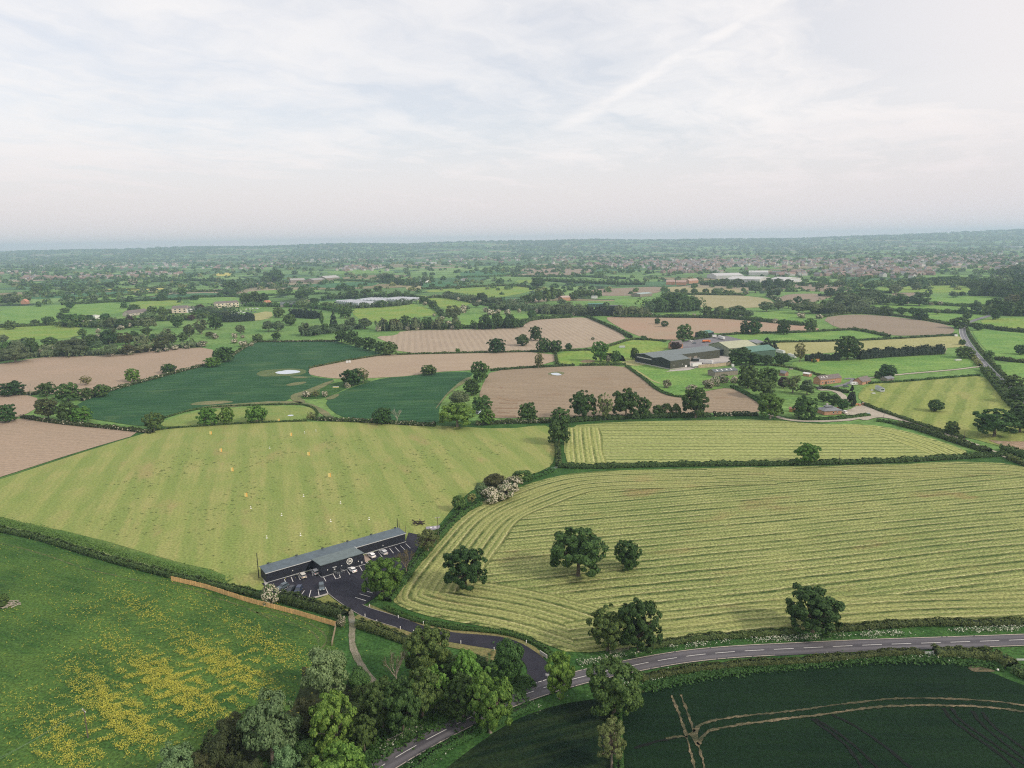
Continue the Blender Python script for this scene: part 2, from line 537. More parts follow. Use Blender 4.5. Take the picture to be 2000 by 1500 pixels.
M_hay2 = field_mat('far_hay_rows', (.255, .300, .092), (.325, .35, .125), row=A((1250, 880), (1800, 879)), spacing=6.2, prof=PROF2, profk=.9, rowwarp=.06, patch=60, fine=1.6, finek=.30, bump=.4)
M_hayuv = field_mat('hay_headland', (.25, .275, .092), (.32, .325, .12), row=0.0, uv=True, spacing=5.4, prof=PROF, rowwarp=.05, c4=(.33, .25, .11), patch=30, fine=.9, finek=.40, bump=.5)
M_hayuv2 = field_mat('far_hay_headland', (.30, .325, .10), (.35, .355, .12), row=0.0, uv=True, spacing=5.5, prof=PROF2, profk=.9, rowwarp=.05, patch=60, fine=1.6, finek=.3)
def plough(name, c1, c2, c3, ang, sp=4.0, k=.35, **kw):
    return field_mat(name, c1, c2, c3, row=ang, spacing=sp, rowk=k, rowwarp=.04, patch=70, fine=2.2, finek=.13, streaks=.25, bump=.25, **kw)
PK1, PK2, PK3 = (.395, .295, .215), (.360, .275, .200), (.28, .218, .160)
M_pl1 = plough('ploughed_soil', PK1, PK2, PK3, A((0, 870), (250, 860)))
M_pl2 = plough('ploughed_soil_far', (.40, .315, .228), (.375, .29, .212), (.30, .225, .155), A((750, 665), (1150, 672)), 8.0, .3)
M_pl5 = plough('drilled_soil', (.42, .34, .25), (.385, .305, .225), (.28, .222, .165), A((900, 690), (880, 645)), 7.5, .45)
M_pl6 = plough('reddish_soil', (.37, .285, .195), (.40, .27, .19), (.28, .21, .15), A((1200, 640), (1500, 636)), 9, .3)
M_pl7 = plough('brown_harrowed_soil', (.345, .270, .188), (.315, .245, .172), (.22, .168, .115), A((1000, 745), (1220, 741)), 5.2, .6, c4=(.25, .165, .10))
M_pl9 = plough('grey_brown_soil', (.31, .245, .18), (.275, .22, .165), (.22, .175, .135), A((1620, 640), (1850, 652)), 9, .35)
M_tan = field_mat('tan_field', (.33, .30, .16), (.37, .33, .19), (.27, .26, .13), row=.1, rowk=0, streaks=.4, patch=90, fine=6, finek=.12)
M_wheat = field_mat('dark_wheat', (.028, .094, .036), (.052, .130, .050), (.016, .062, .026), row=A((300, 790), (500, 782)), spacing=12, rowk=.6, duty=.16, rowwarp=.02, patch=30, fine=1.3, finek=.30, streaks=.8, c4=(.085, .145, .055))
M_wheat2 = field_mat('teal_crop', (.055, .15, .065), (.075, .18, .075), (.04, .12, .05), row=1.2, spacing=14, rowk=.4, patch=60, fine=5, finek=.12)
M_dark = field_mat('dark_cereal_crop', (.0040, .0165, .0070), (.0075, .0240, .0095), (.012, .032, .010), row=A((1700, 1330), (2000, 1335)), rowk=0, streaks=.45, patch=26, fine=.7, finek=.32)
M_rough = field_mat('rough_pasture', (.004, .014, .008), (.008, .022, .009), (.045, .065, .020), row=A((1000, 1420), (1170, 1380)), rowk=0, streaks=.35, patch=12, fine=.8, finek=.4, c4=(.015, .045, .015))
M_dryverge = field_mat('dry_verge_grass', (.20, .18, .075), (.15, .165, .06), (.26, .21, .10), row=.4, rowk=0, streaks=.5, patch=8, fine=.7, finek=.3)
M_rape = field_mat('rapeseed', (.50, .44, .10), (.46, .42, .12), patch=60, fine=5, finek=.1)
M_dirt = field_mat('bare_soil', (.34, .25, .15), (.28, .21, .12), (.20, .17, .09), row=.3, rowk=0, streaks=.6, patch=6, fine=.6, finek=.3)
M_dirtm = field_mat('trodden_crop', (.25, .22, .12), (.16, .18, .08), (.08, .12, .05), row=.3, rowk=0, streaks=.6, patch=9, fine=1, finek=.3)
M_gravel = field_mat('gravel', (.30, .26, .21), (.20, .18, .13), (.13, .15, .07), row=.3, rowk=0, streaks=.5, patch=2.5, fine=.35, finek=.5)
M_track = field_mat('farm_track', (.44, .39, .32), (.38, .34, .27), patch=12, fine=1.2, finek=.18)
M_yard = field_mat('concrete_yard', (.50, .46, .42), (.44, .41, .38), patch=14, fine=1.5, finek=.12)
M_greyyard = field_mat('tarmac_yard', (.17, .165, .185), (.22, .21, .215), patch=14, fine=1.5, finek=.15)

def asphalt(name, c, worn, uv=False):
    m, t, b = new_mat(name)
    pos = t.n.new('ShaderNodeNewGeometry').outputs['Position']
    n1 = t.noise(pos, .12, 5, .6); n2 = t.noise(pos, 3.0, 5, .7)
    col = t.mix(t.ramp(n1, .3, .7), c, worn)
    if uv:
        u = t.sep(t.n.new('ShaderNodeUVMap').outputs[0])
        s = t.math('ABSOLUTE', t.math('SINE', t.math('MULTIPLY', u[1], math.pi * 2)))
        col = t.mix(t.ramp(s, .55, 1.0, 0, .55), col, tuple(k * 1.55 for k in worn))
        sn = t.noise(t.scale(t.n.new('ShaderNodeUVMap').outputs[0], (.04, 6, 1)), 1, 4, .6)
        col = t.mix(t.ramp(sn, .4, .7, 0, .5), col, tuple(k * .62 for k in c))
    k = t.ramp(n2, .2, .8, .82, 1.18)
    col = t.vmath('MULTIPLY', col, t.comb(k, k, k))
    t.put(b.inputs['Base Color'], col)
    b.inputs['Roughness'].default_value = .85; b.inputs['Specular IOR Level'].default_value = .25
    return m
M_tarmac = asphalt('new_tarmac', (.018, .018, .029), (.032, .031, .043))
M_road = asphalt('worn_road', (.082, .078, .090), (.115, .108, .115), True)
M_farroad = asphalt('far_road', (.17, .17, .185), (.20, .20, .21))
M_white = plain('road_paint', (.72, .70, .66), .8, var=.12, sc=2)
M_cream = plain('worn_edge_paint', (.62, .54, .42), .8, var=.25, sc=1.2)

# broad grass regions under everything near and in the valley
sheet('grass_base', [(-900, 1500), (-500, 960), (0, 935), (300, 830), (1000, 820), (1500, 806), (2000, 900), (2600, 1000), (3200, 1500), (3000, 2600), (-2600, 2600)], M_lush, -.16, 0)
VAL = [(-300, 900), (-250, 600), (0, 598), (400, 592), (800, 586), (1250, 588), (1700, 560), (2200, 560), (2350, 900), (1900, 920), (1500, 830), (1000, 835), (300, 850)]
sheet('valley_grassland', VAL, M_valley, -.22, 0)

ZF = 0.0
M_bank = field_mat('bank_grass_sheet', (.070, .150, .034), (.110, .190, .045), (.15, .18, .06), row=A((0, 1020), (335, 1110)), rowk=0, streaks=.5, patch=8, fine=.8, finek=.4)
sheet('grass_bank', [(-160, 985), (-110, 978), (0, 1009), (180, 1046), (335, 1093), (442, 1117), (442, 1146), (400, 1140), (335, 1124), (200, 1089), (100, 1057), (0, 1035), (-130, 1000)], M_bank, -.08, 0)
def F_(name, pts, mat, z=ZF, s=1): return sheet(name, pts, mat, z, s)

F_('buttercup_meadow', [(-700, 900), (-200, 972), (0, 1043), (180, 1093), (335, 1133), (500, 1180), (657, 1222), (650, 1262), (690, 1330), (720, 1420), (640, 1540), (400, 2300), (-2200, 2300)], M_meadow, -.06)
F_('driving_range', [(-118, 974), (0, 936), (150, 887), (262, 852), (298, 842), (330, 837), (430, 829), (560, 823), (720, 824), (870, 832), (990, 838), (1062, 829), (1078, 838), (1084, 862), (1083, 900), (1070, 915), (1000, 940), (930, 950), (890, 985), (850, 1035), (815, 1052), (790, 1060), (522, 1142), (510, 1155), (440, 1143), (440, 1118), (335, 1095), (180, 1048), (0, 1011)], M_range, -.03)
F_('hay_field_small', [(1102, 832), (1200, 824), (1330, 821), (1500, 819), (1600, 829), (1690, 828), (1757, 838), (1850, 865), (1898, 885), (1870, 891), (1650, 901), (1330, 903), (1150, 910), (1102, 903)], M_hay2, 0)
HAY = [(1052, 938), (1130, 921), (1330, 915), (1700, 908), (1925, 899), (2050, 920), (2250, 950), (2400, 1010), (2500, 1130), (2300, 1200), (2000, 1209), (1800, 1214), (1640, 1228), (1500, 1232), (1400, 1246), (1250, 1262), (1120, 1278), (1060, 1256), (990, 1231), (850, 1207), (790, 1189), (763, 1172), (778, 1145), (815, 1100), (855, 1050), (893, 1008), (942, 978), (1005, 955)]
F_('hay_field_large', HAY, M_hay, 0)

def headland(name, pix, offs, width, mat, z):
    """strip whose rows follow a boundary; offs to the left (+) of travel"""
    pts = resample(chaikin([G(*p) for p in pix], 3), 4.0)
    sv = side_vecs(pts)
    V, F, UV = [], [], []
    N = 6; d = 0
    for i, (p, s) in enumerate(zip(pts, sv)):
        if i: d += (pts[i] - pts[i - 1]).length
        for j in range(N + 1):
            k = offs + width * j / N
            if j in (0, N): k += math.sin(i * .35) * .7
            V.append((p.x + s.x * k, p.y + s.y * k, z + d * .0003)); UV.append((d, width * j / N))
    for i in range(len(pts) - 1):
        for j in range(N): F.append((i * (N + 1) + j, i * (N + 1) + j + 1, (i + 1) * (N + 1) + j + 1, (i + 1) * (N + 1) + j))
    me = bpy.data.meshes.new(name); me.from_pydata(V, [], F); me.materials.append(mat)
    uvl = me.uv_layers.new(name='UVMap')
    for l in me.loops: uvl.data[l.index].uv = UV[l.vertex_index]
    me.update()
    if me.polygons[0].normal.z < 0: me.flip_normals()
    tag(link(name, me), kind='structure')
headland('headland_rows', [(1130, 1273), (1070, 1252), (990, 1226), (900, 1211), (830, 1199), (785, 1184), (768, 1170), (784, 1140), (818, 1098), (858, 1050), (895, 1010), (943, 981), (1005, 958), (1052, 941), (1130, 924), (1330, 918), (1480, 914)], 0.5 - 27.5, 27, M_hayuv, .05)
headland('headland_rows', [(2150, 931), (2050, 917), (1925, 903), (1700, 912), (1450, 916), (1300, 918)], .5, 19, M_hayuv, .08)
headland('headland_rows', [(1130, 1274), (1250, 1259), (1400, 1243), (1500, 1229), (1640, 1225), (1800, 1211), (2000, 1206), (2300, 1196)], .5, 17, M_hayuv, .10)
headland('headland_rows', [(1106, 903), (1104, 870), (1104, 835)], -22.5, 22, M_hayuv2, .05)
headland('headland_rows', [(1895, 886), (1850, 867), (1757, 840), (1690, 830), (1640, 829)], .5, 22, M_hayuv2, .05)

# ploughed and cropped fields of the middle distance
F_('ploughed_field', [(-250, 1010), (-200, 838), (0, 824), (42, 816), (80, 822), (150, 829), (225, 837), (287, 843), (150, 883), (0, 932)], M_pl1)
F_('ploughed_field', [(-200, 822), (-160, 775), (0, 772), (72, 772), (75, 795), (45, 812), (0, 822)], M_pl1)
F_('ploughed_field', [(-160, 770), (-200, 735), (0, 711), (75, 698), (130, 695), (200, 695), (280, 688), (325, 681), (415, 678), (418, 700), (398, 712), (345, 725), (290, 740), (217, 760), (160, 776), (100, 768), (0, 770)], M_pl1)
F_('wheat_field', [(158, 783), (217, 762), (290, 744), (345, 729), (400, 715), (440, 709), (458, 690), (487, 673), (500, 668), (550, 667), (650, 665), (680, 673), (747, 690), (737, 694), (675, 704), (605, 718), (602, 728), (612, 737), (663, 741), (620, 758), (572, 771), (566, 780), (540, 787), (475, 791), (425, 796), (375, 801), (322, 816), (300, 832), (262, 831), (207, 822), (172, 817), (130, 812)], M_wheat)
F_('wheat_field', [(663, 765), (720, 746), (750, 738), (800, 735), (855, 727), (925, 726), (920, 735), (872, 768), (855, 800), (862, 826), (825, 825), (740, 818), (675, 817), (648, 803), (633, 784)], M_wheat)
F_('grass_paddock', [(312, 832), (322, 820), (375, 804), (430, 798), (512, 793), (600, 793), (617, 801), (618, 812), (608, 820), (500, 824), (420, 828), (335, 834)], field_mat('paddock_grass', (.17, .25, .065), (.235, .275, .085), patch=20, fine=1.6, finek=.25))
F_('ploughed_field', [(605, 718), (640, 710), (675, 703), (737, 693), (775, 692), (900, 690), (1083, 687), (1086, 711), (960, 720), (900, 724), (855, 726), (800, 734), (755, 737), (665, 740), (625, 736), (600, 730)], M_pl2)
F_('drilled_field', [(775, 689), (772, 672), (750, 666), (732, 657), (775, 655), (782, 646), (850, 644), (950, 642), (1020, 640), (1030, 625), (1090, 622), (1148, 619), (1170, 630), (1230, 658), (1195, 670), (1160, 678), (1084, 683), (900, 689)], M_pl5)
F_('reddish_field', [(1180, 621), (1200, 618), (1300, 619), (1400, 620), (1460, 624), (1570, 635), (1610, 644), (1560, 647), (1424, 650), (1400, 651), (1373, 648), (1352, 661), (1310, 664), (1272, 662), (1245, 656), (1210, 640)], M_pl6)
F_('grey_brown_field', [(1603, 621), (1652, 614), (1712, 615), (1790, 624), (1860, 636), (1866, 650), (1840, 654), (1737, 656), (1700, 649), (1668, 643), (1635, 641)], M_pl9)
F_('harrowed_field', [(960, 723), (1056, 718), (1120, 715), (1220, 714), (1240, 727), (1262, 742), (1276, 757), (1304, 771), (1334, 776), (1378, 764), (1427, 756), (1460, 770), (1496, 788), (1490, 807), (1384, 805), (1330, 808), (1200, 814), (1040, 815), (960, 817), (940, 810), (945, 795), (934, 775), (945, 745)], M_pl7)
F_('green_paddock', [(1088, 687), (1158, 684), (1180, 690), (1215, 690), (1225, 711), (1120, 713), (1091, 711)], M_yellowgreen)
F_('green_paddock', [(1166, 682), (1230, 664), (1262, 664), (1300, 668), (1305, 682), (1270, 690), (1270, 702), (1262, 704), (1205, 706), (1190, 700)], M_yellowgreen)
F_('dry_strip', [(1212, 706), (1262, 700), (1272, 709), (1250, 715), (1222, 713)], M_pale, .06)
F_('barn_meadow', [(1224, 715), (1268, 710), (1310, 722), (1365, 720), (1430, 722), (1444, 742), (1427, 755), (1378, 763), (1334, 775), (1304, 770), (1278, 756), (1243, 727)], M_bright)
F_('stubble_strip', [(1500, 669), (1600, 668), (1665, 665), (1750, 661), (1867, 655), (1885, 662), (1892, 675), (1867, 679), (1800, 680), (1677, 685), (1575, 692), (1520, 690)], M_pale)
F_('green_strip', [(1424, 653), (1560, 650), (1612, 647), (1668, 645), (1737, 657), (1665, 663), (1600, 666), (1500, 667), (1440, 668), (1405, 656)], M_bright)
F_('rough_pasture_field', [(1535, 708), (1600, 703), (1635, 702), (1750, 697), (1800, 695), (1870, 693), (1898, 697), (1904, 713), (1880, 719), (1820, 723), (1752, 730), (1746, 737), (1660, 742), (1620, 736), (1575, 722)], M_bright)
F_('mown_field', [(1690, 752), (1720, 747), (1762, 744), (1840, 738), (1915, 732), (1940, 750), (1968, 784), (1990, 830), (2060, 880), (2040, 905), (1960, 873), (1920, 862), (1883, 853), (1810, 832), (1735, 806), (1692, 789), (1672, 775)], field_mat('striped_mown_grass', (.225, .275, .070), (.29, .315, .10), (.140, .205, .048), row=A((1850, 800), (1880, 740)), spacing=14, rowk=.7, rowwarp=.15, patch=35, fine=2, finek=.25, c4=(.31, .30, .11)))
F_('farm_garden', [(1620, 745), (1665, 742), (1700, 748), (1690, 755), (1660, 768), (1640, 765), (1600, 768), (1545, 762), (1520, 745), (1500, 720), (1540, 712), (1580, 728)], M_valley, .02)

# valley pastures, village fields and the patchwork beyond them
FAR = [
 ('far_pasture', [(0, 600), (120, 596), (240, 590), (258, 606), (210, 616), (160, 622), (120, 633), (0, 640)], M_bright),
 ('far_pasture', [(-80, 662), (-80, 640), (0, 641), (60, 637), (124, 634), (168, 643), (150, 660), (60, 664), (0, 664)], M_yellowgreen),
 ('far_pasture', [(250, 588), (352, 586), (362, 592), (300, 604), (262, 604)], M_yellowgreen),
 ('far_pasture', [(366, 584), (400, 580), (470, 580), (470, 590), (420, 592), (372, 592)], M_bright),
 ('far_pasture', [(482, 615), (530, 606), (534, 620), (500, 627), (484, 624)], M_pale),
 ('far_pasture', [(688, 602), (740, 596), (800, 592), (822, 598), (850, 608), (858, 614), (800, 622), (730, 632), (690, 618)], M_yellowgreen),
 ('far_pasture', [(800, 577), (834, 577), (880, 584), (924, 590), (900, 603), (862, 603), (845, 592), (810, 588)], M_yellowgreen),
 ('far_pasture', [(824, 567), (900, 563), (1000, 558), (1050, 564), (1026, 572), (966, 583), (930, 578), (890, 570), (840, 571)], M_yellowgreen),
 ('far_crop', [(824, 552), (880, 550), (936, 556), (930, 561), (824, 564)], M_wheat2),
 ('far_pasture', [(900, 614), (1000, 615), (1100, 612), (1116, 618), (1030, 624), (1020, 635), (905, 641), (896, 630)], M_bright),
 ('far_crop', [(898, 530), (950, 527), (1002, 536), (952, 540), (900, 541)], M_wheat2),
 ('far_stubble', [(1004, 525), (1100, 523), (1170, 527), (1125, 538), (1040, 535)], M_pl9),
 ('far_stubble', [(1205, 563), (1300, 559), (1292, 570), (1260, 576), (1205, 578), (1160, 577), (1152, 565)], M_pl9),
 ('far_stubble', [(1300, 559), (1380, 562), (1456, 566), (1452, 573), (1344, 572), (1290, 569)], M_tan),
 ('far_stubble', [(1344, 575), (1400, 577), (1452, 577), (1500, 583), (1519, 596), (1484, 601), (1368, 603), (1350, 590)], M_tan),
 ('far_stubble', [(1520, 582), (1540, 574), (1600, 573), (1632, 577), (1600, 588), (1560, 593), (1530, 590)], M_pl9),
 ('far_stubble', [(1548, 554), (1600, 555), (1652, 556), (1672, 568), (1600, 570), (1560, 565)], M_pl9),
 ('far_pasture', [(1712, 560), (1800, 558), (1895, 557), (1920, 570), (1820, 572), (1720, 569)], M_yellowgreen),
 ('far_pasture', [(1776, 582), (1860, 579), (1940, 577), (1960, 582), (1928, 600), (1840, 597), (1782, 591)], M_bright),
 ('far_stubble', [(1740, 572), (1806, 571), (1810, 580), (1744, 578)], M_pl9),
 ('far_pasture', [(1696, 594), (1780, 593), (1870, 600), (1860, 609), (1704, 606)], M_bright),
 ('far_pasture', [(1738, 612), (1800, 611), (1876, 612), (1924, 614), (1888, 630), (1836, 626)], M_bright),
 ('far_pasture', [(1286, 615), (1310, 610), (1400, 617), (1360, 619), (1290, 618)], M_bright),
 ('far_pasture', [(1478, 611), (1540, 606), (1570, 622), (1566, 634), (1480, 623)], M_bright),
 ('far_pasture', [(1200, 583), (1268, 584), (1270, 595), (1200, 592)], M_bright),
 ('far_pasture', [(1896, 641), (1960, 648), (2100, 656), (2150, 720), (1990, 706), (1938, 696), (1908, 664)], M_bright),
 ('far_pasture', [(1907, 629), (1940, 620), (2100, 622), (2100, 648), (1960, 642)], M_yellowgreen),
 ('far_pasture', [(1946, 706), (2060, 714), (2100, 760), (2010, 770), (1962, 740)], M_bright),
 ('rapeseed_field', [(188, 566), (250, 562), (322, 562), (330, 565), (260, 567), (210, 569)], M_rape),
 ('rapeseed_field', [(420, 534), (450, 532), (456, 538), (424, 540)], M_rape),
 ('far_pasture', [(40, 580), (110, 574), (200, 571), (260, 568), (250, 574), (128, 581), (60, 585)], M_wheat2),
 ('far_pasture', [(130, 586), (240, 576), (330, 570), (330, 575), (250, 582), (180, 587)], M_bright),
 ('far_crop', [(330, 575), (420, 571), (440, 577), (350, 584), (250, 588)], M_wheat2),
 ('far_pasture', [(480, 568), (600, 565), (640, 569), (540, 577), (490, 577)], M_bright),
 ('far_crop', [(600, 556), (700, 550), (745, 553), (720, 560), (620, 563)], M_wheat2),
 ('far_pasture', [(570, 545), (640, 540), (680, 543), (640, 547), (580, 549)], M_wheat2),
 ('far_pasture', [(640, 529), (720, 526), (790, 531), (700, 535), (640, 535)], M_bright),
 ('far_pasture', [(790, 560), (822, 556), (822, 567), (798, 569)], M_tan),
 ('far_pasture', [(1000, 548), (1060, 545), (1080, 550), (1020, 554)], M_yellowgreen),
]
for nme, pts, mt in FAR: F_(nme, pts, mt, 0.0)

# trodden soil, tracks and tramlines inside the fields
sheet('bare_patch', [(366, 791), (385, 785), (430, 782), (464, 785), (420, 790), (405, 791)], M_dirtm, .07)
sheet('bare_patch', [(390, 794), (480, 787), (540, 783), (600, 785), (640, 803), (650, 815), (636, 815), (612, 797), (590, 790), (500, 791), (400, 799)], M_dirtm, .07)
sheet('bare_patch', [(570, 770), (590, 765), (640, 745), (655, 742), (640, 752), (608, 770), (585, 776), (600, 785), (580, 788), (566, 778)], M_dirtm, .07)
sheet('bare_patch', [(555, 752), (575, 747), (600, 745), (596, 749), (570, 754)], M_dirtm, .07)
sheet('bare_patch', [(560, 736), (590, 735), (605, 737), (585, 739)], M_dirtm, .07)
sheet('grass_island', [(582, 776), (610, 768), (640, 752), (664, 745), (735, 742), (690, 753), (660, 765), (640, 777), (600, 780)], M_lush, .09)
sheet('bare_patch', [(632, 779), (660, 768), (664, 772), (648, 781)], M_dirtm, .11)
sheet('pond_bank', [(498, 731), (512, 723), (532, 722), (560, 719.5), (594, 721), (600, 727), (586, 733), (540, 735), (512, 736)], field_mat('pond_margin', (.14, .17, .07), (.085, .13, .05), patch=8, fine=1.5), .07)
sheet('bare_patch', [(1131, 706), (1145, 702), (1163, 704), (1160, 708), (1140, 709)], M_dirt, .09)
sheet('bare_patch', [(850, 800), (860, 788), (880, 764), (918, 742), (922, 735), (905, 740), (875, 765), (852, 795)], M_dirtm, .07)
for q_ in ([(970, 775), (985, 780), (1004, 783)], [(975, 787), (1000, 789), (1012, 788)], [(968, 797), (990, 798), (1012, 797)], [(972, 805), (995, 806)], [(966, 812), (990, 813), (1008, 812)], [(975, 757), (982, 758)]): ribbon('muddy_streak', q_, 3.2, plough('mud', (.26, .17, .11), (.32, .235, .15), (.20, .13, .09), .1), .08, wob=2.0, step=2.5)
sheet('muddy_pool_bank', [(1925, 858), (1960, 862), (2020, 862), (2030, 882), (1990, 880), (1950, 868)], M_dirt, .09)

M_mtrack = field_mat('worn_meadow', (.12, .13, .055), (.055, .10, .03), patch=4, fine=.6, finek=.4)
M_tan = M_tan
M_wheel = field_mat('rutted_soil', (.21, .165, .105), (.13, .115, .065), (.02, .035, .018), row=.2, rowk=0, streaks=.8, patch=2.5, fine=.4, finek=.5)
tr_light = [
 ([(1312, 1358), (1325, 1390), (1336, 1422), (1346, 1456), (1357, 1500), (1370, 1560)], 1.1),
 ([(1330, 1357), (1342, 1390), (1355, 1425), (1366, 1462), (1377, 1500), (1392, 1560)], .8),
 ([(1354, 1430), (1365, 1416), (1385, 1409), (1425, 1401), (1475, 1396), (1550, 1388), (1607, 1380), (1713, 1367), (1756, 1363), (1847, 1364), (1927, 1368), (2000, 1377), (2060, 1390)], 1.0),
 ([(1364, 1455), (1372, 1437), (1385, 1427), (1420, 1419), (1475, 1411), (1550, 1402), (1607, 1396), (1713, 1380), (1793, 1377), (1900, 1379), (1953, 1383), (2000, 1390), (2060, 1402)], 1.2),
 ([(1300, 1442), (1330, 1438), (1345, 1440)], 1.2)]
for p_, w_ in tr_light: ribbon('wheel_track', p_, w_ * .62, M_wheel, .04, wob=.45, step=.8)
tr_dark = [
 [(1843, 1383), (1855, 1404), (1900, 1436), (1953, 1473), (1995, 1510)], [(1860, 1383), (1868, 1401), (1916, 1436), (2000, 1492), (2040, 1520)],
 [(1899, 1388), (1911, 1409), (1948, 1441), (2000, 1482), (2040, 1510)], [(1919, 1391), (1932, 1412), (1975, 1444), (2030, 1484)],
 [(1593, 1404), (1639, 1433), (1687, 1471), (1713, 1500), (1740, 1530)], [(1625, 1396), (1671, 1417), (1740, 1466), (1790, 1510)],
 [(1240, 1462), (1280, 1448), (1320, 1440)], [(1585, 1404), (1622, 1430), (1660, 1462), (1690, 1510)]]
M_tram = plain('tramline_soil', (.002, .005, .003), .95, var=.3)
for p_ in tr_dark: ribbon('tramline', p_, .8, M_tram, .035, wob=.4, step=1.2)
sheet('bare_patch', [(1353, 1427), (1362, 1419), (1370, 1414), (1366, 1424), (1362, 1434), (1366, 1448), (1362, 1460), (1355, 1448), (1349, 1437), (1341, 1434), (1350, 1431)], M_wheel, .03)
sheet('bare_patch', [(1888, 1303), (1905, 1299), (1918, 1303), (1935, 1307), (1948, 1312), (1915, 1312), (1900, 1312)], M_wheel, .03)
for p_ in ([(505, 1186), (560, 1200), (610, 1219), (636, 1237), (638, 1258), (620, 1270)], [(500, 1195), (550, 1208), (600, 1228), (622, 1243), (622, 1258)], [(335, 1137), (400, 1160), (470, 1182), (510, 1200), (550, 1217)],
           [(0, 1060), (80, 1080), (170, 1112), (300, 1140)]):
    ribbon('wheel_track', p_, .55, M_mtrack, -.03, wob=.5, step=1.2)
F_('cereal_field', [(1215, 1372), (1228, 1362), (1290, 1342), (1400, 1318), (1500, 1306), (1600, 1297), (1700, 1292), (1800, 1291), (1880, 1298), (1930, 1310), (1990, 1335), (2100, 1370), (2600, 1600), (2600, 2300), (1260, 2300), (1220, 1500)], M_dark, -.06)
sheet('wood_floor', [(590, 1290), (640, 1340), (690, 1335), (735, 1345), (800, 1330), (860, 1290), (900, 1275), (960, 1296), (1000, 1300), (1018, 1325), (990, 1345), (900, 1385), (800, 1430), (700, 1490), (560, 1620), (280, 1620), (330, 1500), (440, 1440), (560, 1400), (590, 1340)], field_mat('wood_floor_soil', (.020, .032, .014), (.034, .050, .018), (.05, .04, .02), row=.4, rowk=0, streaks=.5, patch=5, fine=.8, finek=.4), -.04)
F_('rough_pasture_field', [(870, 1500), (950, 1440), (1010, 1402), (1090, 1375), (1180, 1362), (1205, 1380), (1212, 1500), (1240, 2300), (500, 2300), (760, 1600)], M_rough, -.06)
for p_ in ([(1205, 1362), (1245, 1347), (1290, 1337)],):
    ribbon('dry_margin', p_, 2.0, M_dirtm, -.02, wob=1.2, step=1.5)

# ponds
def water_mat():
    m, t, b = new_mat('pond_water')
    b.inputs['Base Color'].default_value = (.05, .06, .06, 1)
    b.inputs['Roughness'].default_value = .08
    b.inputs['Specular IOR Level'].default_value = 1.0
    b.inputs['IOR'].default_value = 1.5
    b.inputs['Metallic'].default_value = .85
    b.inputs['Base Color'].default_value = (.80, .82, .84, 1)
    return m
M_water = water_mat()
sheet('pond', [(536, 728), (543, 725.5), (552, 724.5), (559, 722.8), (572, 723), (583, 724), (588, 726.5), (580, 728.5), (568, 730), (556, 731), (544, 730.5)], M_water, .13)
sheet('pond', [(1074, 730), (1080, 728.5), (1089, 728.2), (1093, 730), (1098, 732), (1092, 733.5), (1082, 732.8)], M_water, .13)
sheet('pond_bank', [(1067, 730), (1080, 726.5), (1094, 725.5), (1104, 728), (1098, 732.5), (1082, 734.5)], M_dirtm, .09)
sheet('pond', [(561, 811.5), (568, 810), (575, 811), (570, 813), (563, 813)], M_water, .13)
sheet('pond', [(928, 802), (936, 798), (941, 802), (938, 810), (930, 809)], M_water, .13)
sheet('muddy_pool', [(1936, 862), (1965, 863), (2010, 864), (2020, 876), (1985, 876), (1955, 869)], plain('muddy_water', (.42, .30, .20), .25, var=.35, sc=.3, spec=.8), .13)

# ------------------------------------------------------------------ the lane, the drive and the car park
up = [(600, 1568), (690, 1507), (735, 1478), (799, 1442), (871, 1404), (919, 1381), (983, 1353), (1058, 1327), (1123, 1308.7), (1215, 1290), (1295, 1275), (1370, 1264), (1450, 1259), (1550, 1255), (1671, 1249), (1800, 1244.5), (2000, 1238), (2300, 1226), (2700, 1205)]
lo = [(690, 1560), (776, 1500), (850, 1456), (888, 1438), (911, 1425), (1004, 1381), (1077, 1356), (1132, 1339), (1235, 1314), (1300, 1301), (1372, 1291), (1475, 1283), (1550, 1279), (1687, 1272), (1820, 1268), (2000, 1262), (2300, 1249), (2700, 1228)]
UP = resample(chaikin([G(*p) for p in up], 3), 3.0)
LO = resample(chaikin([G(*p) for p in lo], 3), 1.0)
LOa = np.array([(p.x, p.y) for p in LO])
RC = []
RW = []
for p in UP:
    d = np.hypot(LOa[:, 0] - p.x, LOa[:, 1] - p.y); j = int(d.argmin())
    if d[j] < 14:
        RC.append(Vector(((p.x + LOa[j, 0]) / 2, (p.y + LOa[j, 1]) / 2, 0))); RW.append(d[j])
ROADW = float(np.median(RW))
RC = resample(chaikin(RC[::3], 2), 3.0)
print('road width', ROADW)
def road_strip(name, pts, width, mat, z, uvs=True):
    sv = side_vecs(pts); V, F, UV = [], [], []; d = 0
    for i, (p, s) in enumerate(zip(pts, sv)):
        if i: d += (pts[i] - pts[i - 1]).length
        for k, u in ((-.5, 0), (0, .5), (.5, 1)):
            V.append((p.x + s.x * width * k, p.y + s.y * width * k, z)); UV.append((d, u))
    for i in range(len(pts) - 1):
        for j in (0, 1): F.append((i * 3 + j, (i + 1) * 3 + j, (i + 1) * 3 + j + 1, i * 3 + j + 1))
    me = bpy.data.meshes.new(name); me.from_pydata(V, [], F); me.materials.append(mat)
    uvl = me.uv_layers.new(name='UVMap')
    for l in me.loops: uvl.data[l.index].uv = UV[l.vertex_index]
    me.update()
    if me.polygons[0].normal.z < 0: me.flip_normals()
    return tag(link(name, me), kind='structure')
road_strip('main_road', RC, ROADW, M_road, .05)

def offset_pts(pts, k):
    return [p + s * k for p, s in zip(pts, side_vecs(pts))]
fine_rc = resample(RC, .5)
